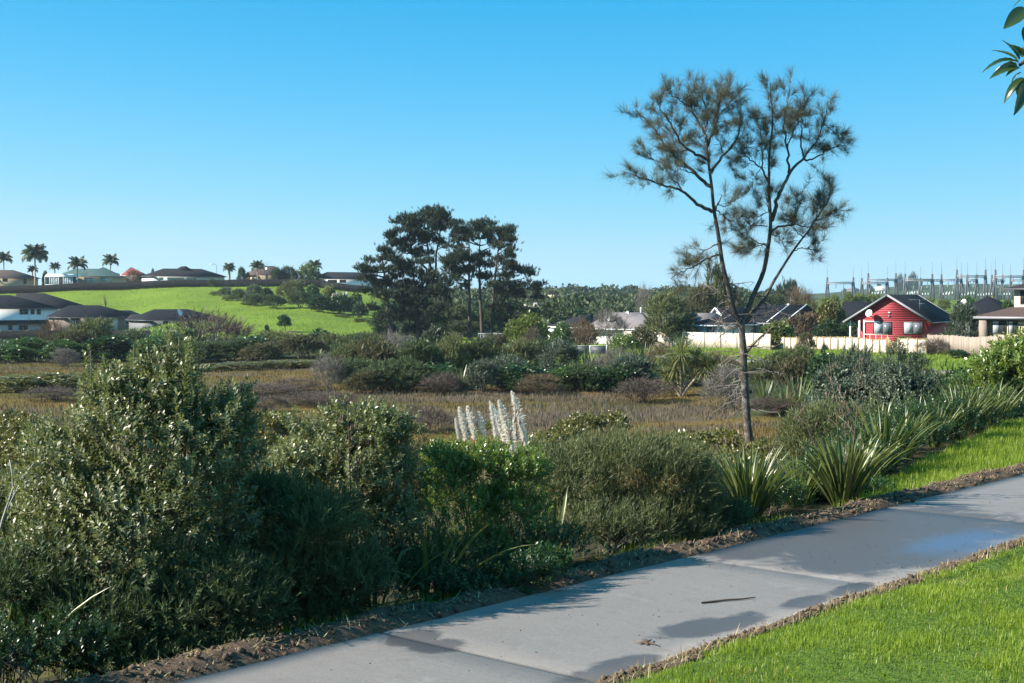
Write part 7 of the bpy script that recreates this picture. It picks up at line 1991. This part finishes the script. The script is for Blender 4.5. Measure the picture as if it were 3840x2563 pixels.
for i, (x, y) in enumerate(((690, 430), (760, 420), (1080, 430), (1130, 420), (1250, 440), (1480, 440), (1520, 425), (1690, 450), (1760, 430), (1870, 450), (1960, 440), (2070, 450), (2160, 440))):
    p = ats(*r6(x, y), SD - 12 + 5 * (i % 4)); z = gz(p[0], p[1])
    root = thing('switchgear_post', 'thin steel switchgear post with insulator among the gantries, %s from the left' % ORD[i], 'post', (p[0], p[1], z), group='switchgear posts')
    hh = p[2] - z
    g = G(); g.bar((-.5, 0, -.3), (-.12, 0, hh * .7), .16); g.bar((.5, 0, -.3), (.12, 0, hh * .7), .16); g.bar((-1.4, 0, hh * .7), (1.4, 0, hh * .7), .18); obj('frame', g, M['steel'], root)
    for xx in (-1.2, 0, 1.2):
        g = G(); g.tube([(xx, 0, hh * .7), (xx, 0, hh * .85), (xx, 0, hh)], [.16, .2, .1], 6); obj('insulator', g, M['palewall'], root)

# ---------------------------------------------------------------- far ridge
g = G()
us = np.linspace(-900, 1900, 240); ds = np.array([1250, 1400, 1550, 1700, 1850, 2000, 2300, 2800])
ridge_v = np.interp(us, [-900, 0, 430, 520, 560, 600, 760, 800, 850, 880, 920, 1024, 1100, 1900], [294, 294, 292, 290.2, 290.5, 293, 294.5, 294.4, 292.5, 288.5, 285.5, 284, 285, 290])
ridge_z = EYE + (HV - ridge_v) * 1850 / F + (fbm(us * .04, us * 0, 71) - .5) * 2.5
sh = np.array([0, .18, .45, .75, 1.0, .95, .6, 0])
Xr = (us[None, :] - 512) * 1850 / F + 0 * ds[:, None]; Yr = ds[:, None] + 0 * us[None, :]
Zr = -.5 + sh[:, None] * (ridge_z[None, :] + .5) + (fbm(Xr * .012, Yr * .012, 73) - .5) * 3 * sh[:, None]
i = np.arange(len(ds) - 1)[:, None] * len(us); j = np.arange(len(us) - 1)[None, :]
g.add(np.stack([Xr, Yr, Zr], -1).reshape(-1, 3), np.stack([i + j, i + j + 1, i + len(us) + j + 1, i + len(us) + j], -1).reshape(-1, 4))
m, nt, b = new_mat('wooded_far_hill')
nn = tex_noise(nt, .03, 8, .7)
nt.links.new(ramp(nt, nn, [(.35, (.02, .035, .018)), (.55, (.05, .075, .03)), (.7, (.12, .13, .07))]), b.inputs['Base Color']); b.inputs['Roughness'].default_value = 1; b.inputs['Specular IOR Level'].default_value = 0
bump(nt, b, nn, 1, 12)
o = obj('hills', g, m, None, True); o['kind'] = 'structure'; o['label'] = 'low blue far hills on the horizon'
for lab, x, y, w, d in (('huge spreading tree on the far ridge, left one of the pair', 960, 262, 110, 1750), ('huge spreading tree on the far ridge, right one of the pair', 1105, 246, 140, 1750), ('dark far tree at the start of the ridge', 345, 400, 60, 1700), ('small far tree on the ridge', 640, 360, 60, 1750), ('far tree on the ridge beside the pale roof', 740, 345, 60, 1750)):
    X, Y = r6(x, y); bush(lab, X / 1.6347, Y / 1.6347, w * .3363 / 1.6347, d, 'fine', 'manuka_dark', 'far ridge trees', 'tree', 'tree', z=EYE + (HV - 296) * d / F)
for lab, x, y, w in (('tiny pale building on the far ridge behind the gantries', 805, 384, 60), ('tiny grey block on the far ridge', 488, 400, 45)):
    X, Y = r6(x, y); xw = w * .3363
    h = House(lab, X - xw / 2, X + xw / 2, 1640, 1645, 12, Y, 2.0, 'offwhite' if w > 50 else 'greywall', 'offwhite' if w > 50 else 'greywall', name='building', cat='building', hip=(0, 0), base=ats(0, Y, 1640)[2] - 3)
M_ = None

# ---------------------------------------------------------------- loquat branch overhanging the corner
rl = np.random.default_rng(90)
def loquat_leaf(L, W, bend):
    g = G(); n, mcols = 15, 5
    t = np.linspace(0, 1, n)
    wd = W * np.sin(math.pi * t ** .75) ** .85 * .5 + .002
    V = []
    for i in range(n):
        for q in range(mcols):
            s = (q - 2) / 2
            ridge = .008 * math.sin(i * math.pi) + (.002 if i % 2 else -.002) * (abs(s) > .2)
            V.append((t[i] * L * math.cos(bend * t[i]), s * wd[i], -math.sin(bend * t[i]) * t[i] * L * .9 + abs(s) ** 1.5 * wd[i] * .35 + ridge))
    f = [(i * mcols + q, (i + 1) * mcols + q, (i + 1) * mcols + q + 1, i * mcols + q + 1) for i in range(n - 1) for q in range(mcols - 1)]
    g.add(V, f, tint=np.repeat(.3 + .3 * t, mcols))
    return g.mesh('leaf', M['loquat'], True)
LQ = [loquat_leaf(.26, .075, b) for b in (.25, .6, 1.0)]
LD = 6.6
lb = np.array([4.6, LD + .4, gz(4.6, LD + .4)])
lq = thing('loquat_tree', 'loquat branch with long ribbed leaves hanging into the top corner', 'tree', lb)
def LP(x, y, dd=0.0): return ats(x, y, LD + dd) - lb
g = G()
top = LP(3990, 170)
g.tube([(0, 0, -.1), (.05, 0, 1.2), (-.05, 0, 2.4), top + [.3, .1, .2]], [.09, .075, .06, .04], 8); obj('trunk', g, M['bark'], lq, smooth=True)
tips = [LP(3822, 245), LP(3850, 60), LP(3850, 285)]
for k, tp in enumerate(tips):
    g = G(); g.tube([top + [.3, .1, .1], (top + tp) / 2 + [0, 0, .03], tp], [.03, .016, .008], 6); obj('branch', g, M['bark'], lq)
LEAVES = [  # base (x, y), tip (x, y) in the 3840 px view, width scale, depth of tip, kind
    ((3845, 30), (3775, 92), 1.5, -.05, 0), ((3850, -15), (3788, 20), 1.1, .05, 0), ((3850, 95), (3812, 133), .6, .1, 2),
    ((3820, 235), (3708, 186), .55, -.1, 1), ((3815, 225), (3730, 165), .6, .1, 0), ((3822, 225), (3775, 135), .9, .05, 0), ((3838, 210), (3793, 142), 1.2, -.1, 0),
    ((3815, 240), (3728, 233), .8, 0, 1), ((3818, 250), (3762, 228), .8, -.15, 1), ((3820, 232), (3755, 210), .7, .1, 1), ((3825, 255), (3788, 245), .9, .1, 1),
    ((3832, 270), (3770, 297), .35, 0, 2), ((3842, 292), (3758, 343), .95, -.05, 1), ((3838, 295), (3807, 394), 1.0, .05, 1), ((3850, 300), (3824, 412), .95, -.1, 0),
    ((3835, 215), (3828, 150), .9, .15, 0), ((3850, 305), (3820, 322), .5, .1, 1), ((3848, 250), (3880, 180), 1, 0, 0), ((3860, 270), (3920, 330), 1, 0, 1), ((3870, 60), (3930, 120), 1.2, 0, 1), ((3870, 20), (3940, -30), 1.2, 0, 0)]
for (bx, by), (tx, ty), ws, dd, kd in LEAVES:
    a, b = LP(bx, by), LP(tx, ty, dd)
    d = b - a; L = np.linalg.norm(d); x_ = d / L
    upv = unit(np.array([rl.normal(0, .3), -.55 + rl.normal(0, .3), .8])); y_ = unit(np.cross(upv, x_)); z_ = np.cross(x_, y_)
    o = obj('leaf', LQ[kd], None, lq)
    s = L / .25
    o.matrix_local = Matrix(((x_[0] * s, y_[0] * s * ws, z_[0] * s, a[0]), (x_[1] * s, y_[1] * s * ws, z_[1] * s, a[1]), (x_[2] * s, y_[2] * s * ws, z_[2] * s, a[2]), (0, 0, 0, 1)))

# bare pale branch sticking up at the photo edge
p0 = at(-10, 1230, 12.2); zz = gz(p0[0], 12.2)
bb = thing('bare_branch', 'bare pale forked branch rising at the photo edge left of the big glossy shrub', 'branch', (p0[0], 12.2, zz))
g = G(); o_ = np.array([p0[0], 12.2, zz])
for pts in ([(-30, 1330), (5, 1195), (35, 1130), (60, 1085), (78, 1062)], [(5, 1195), (30, 1120), (28, 1085), (22, 1055)], [(35, 1130), (70, 1100), (95, 1085)]):
    g.tube([at(x, y, 12.2) - o_ for x, y in pts], np.linspace(.013, .005, len(pts)), 5, tint=.5)
g.tube([(0, 0, -.05), at(-30, 1330, 12.2) - o_], [.016, .013], 5, tint=.4)
obj('branches', g, M['dead'], bb)

# ---------------------------------------------------------------- bits on the path
def on_path(x, y): 
    s, w = px_sw(x, y); return from_sw(s, w, PATHZ)
a, b = on_path(1610, 1385), on_path(1733, 1374)
st = thing('stick', 'thin dark stick lying on the concrete path', 'stick', a)
g = G(); v = b - a; g.tube([(0, 0, .01), v * .45 + [0, .01, .014], v * .75 + [0, 0, .012], v + [0, 0, .016]], [.011, .01, .008, .005], 6); obj('twig', g, M['stalk'], st)
p = on_path(1490, 1478)
lf = thing('dead_leaf', 'curled brown dead leaf and straw on the path near the lawn', 'leaf', p)
g = G()
for k in range(6):
    a_ = rl.random() * 6.28; g.tube([(rl.normal(0, .03), rl.normal(0, .03), .006), (math.cos(a_) * .06, math.sin(a_) * .06, .02), (math.cos(a_) * .13, math.sin(a_) * .13, .012)], [.006, .008, .002], 4, tint=rl.random())
obj('blade', g, M['stalk'], lf)
p = on_path(1283, 1357)
lf = thing('dead_leaf', 'single flat brown leaf on the path near the soil ridge', 'leaf', p)
g = G(); g.add([(-.06, 0, .006), (0, .02, .012), (.07, 0, .008), (0, -.02, .012)], [(0, 3, 2, 1)], tint=.2); obj('blade', g, M['stalk'], lf)
g = G()
n = 260
s_ = 1 + rl.random(n) * 13; w_ = .06 + (PW - .12) * np.where(rl.random(n) < .5, rl.random(n), 1 - rl.random(n) ** 3 * .6)
P = from_sw(s_, w_, PATHZ + .004); sz = .003 + .007 * rl.random(n) ** 2
V = np.einsum('nij,mj->nmi', rand_rot(n, rl), OCT * np.array([1.4, .8, .4])) * sz[:, None, None] + P[:, None, :]
g.add(V.reshape(-1, 3), None, (OCTF[None] + np.arange(n)[:, None, None] * 6).reshape(-1, 3), tint=np.repeat(rl.random(n) * .6, 6))
tag(obj('debris', g, M['soil']), 'crumbs of soil scattered over the concrete path', kind='stuff')

# ---------------------------------------------------------------- air
m = bpy.data.materials.new('pale_haze'); m.use_nodes = True
nt = m.node_tree; nt.nodes.clear()
vol = nt.nodes.new('ShaderNodeVolumePrincipled'); mo = nt.nodes.new('ShaderNodeOutputMaterial')
vol.inputs['Color'].default_value = (.72, .87, 1.0, 1); vol.inputs['Density'].default_value = HAZE = 0.0001; vol.inputs['Anisotropy'].default_value = .2
nt.links.new(vol.outputs[0], mo.inputs['Volume'])
g = G(); g.box(-4600, 4600, -60, 4600, -3, 75)
o = obj('haze', g, m); o['kind'] = 'stuff'; o['label'] = 'thin pale blue haze over the whole valley'
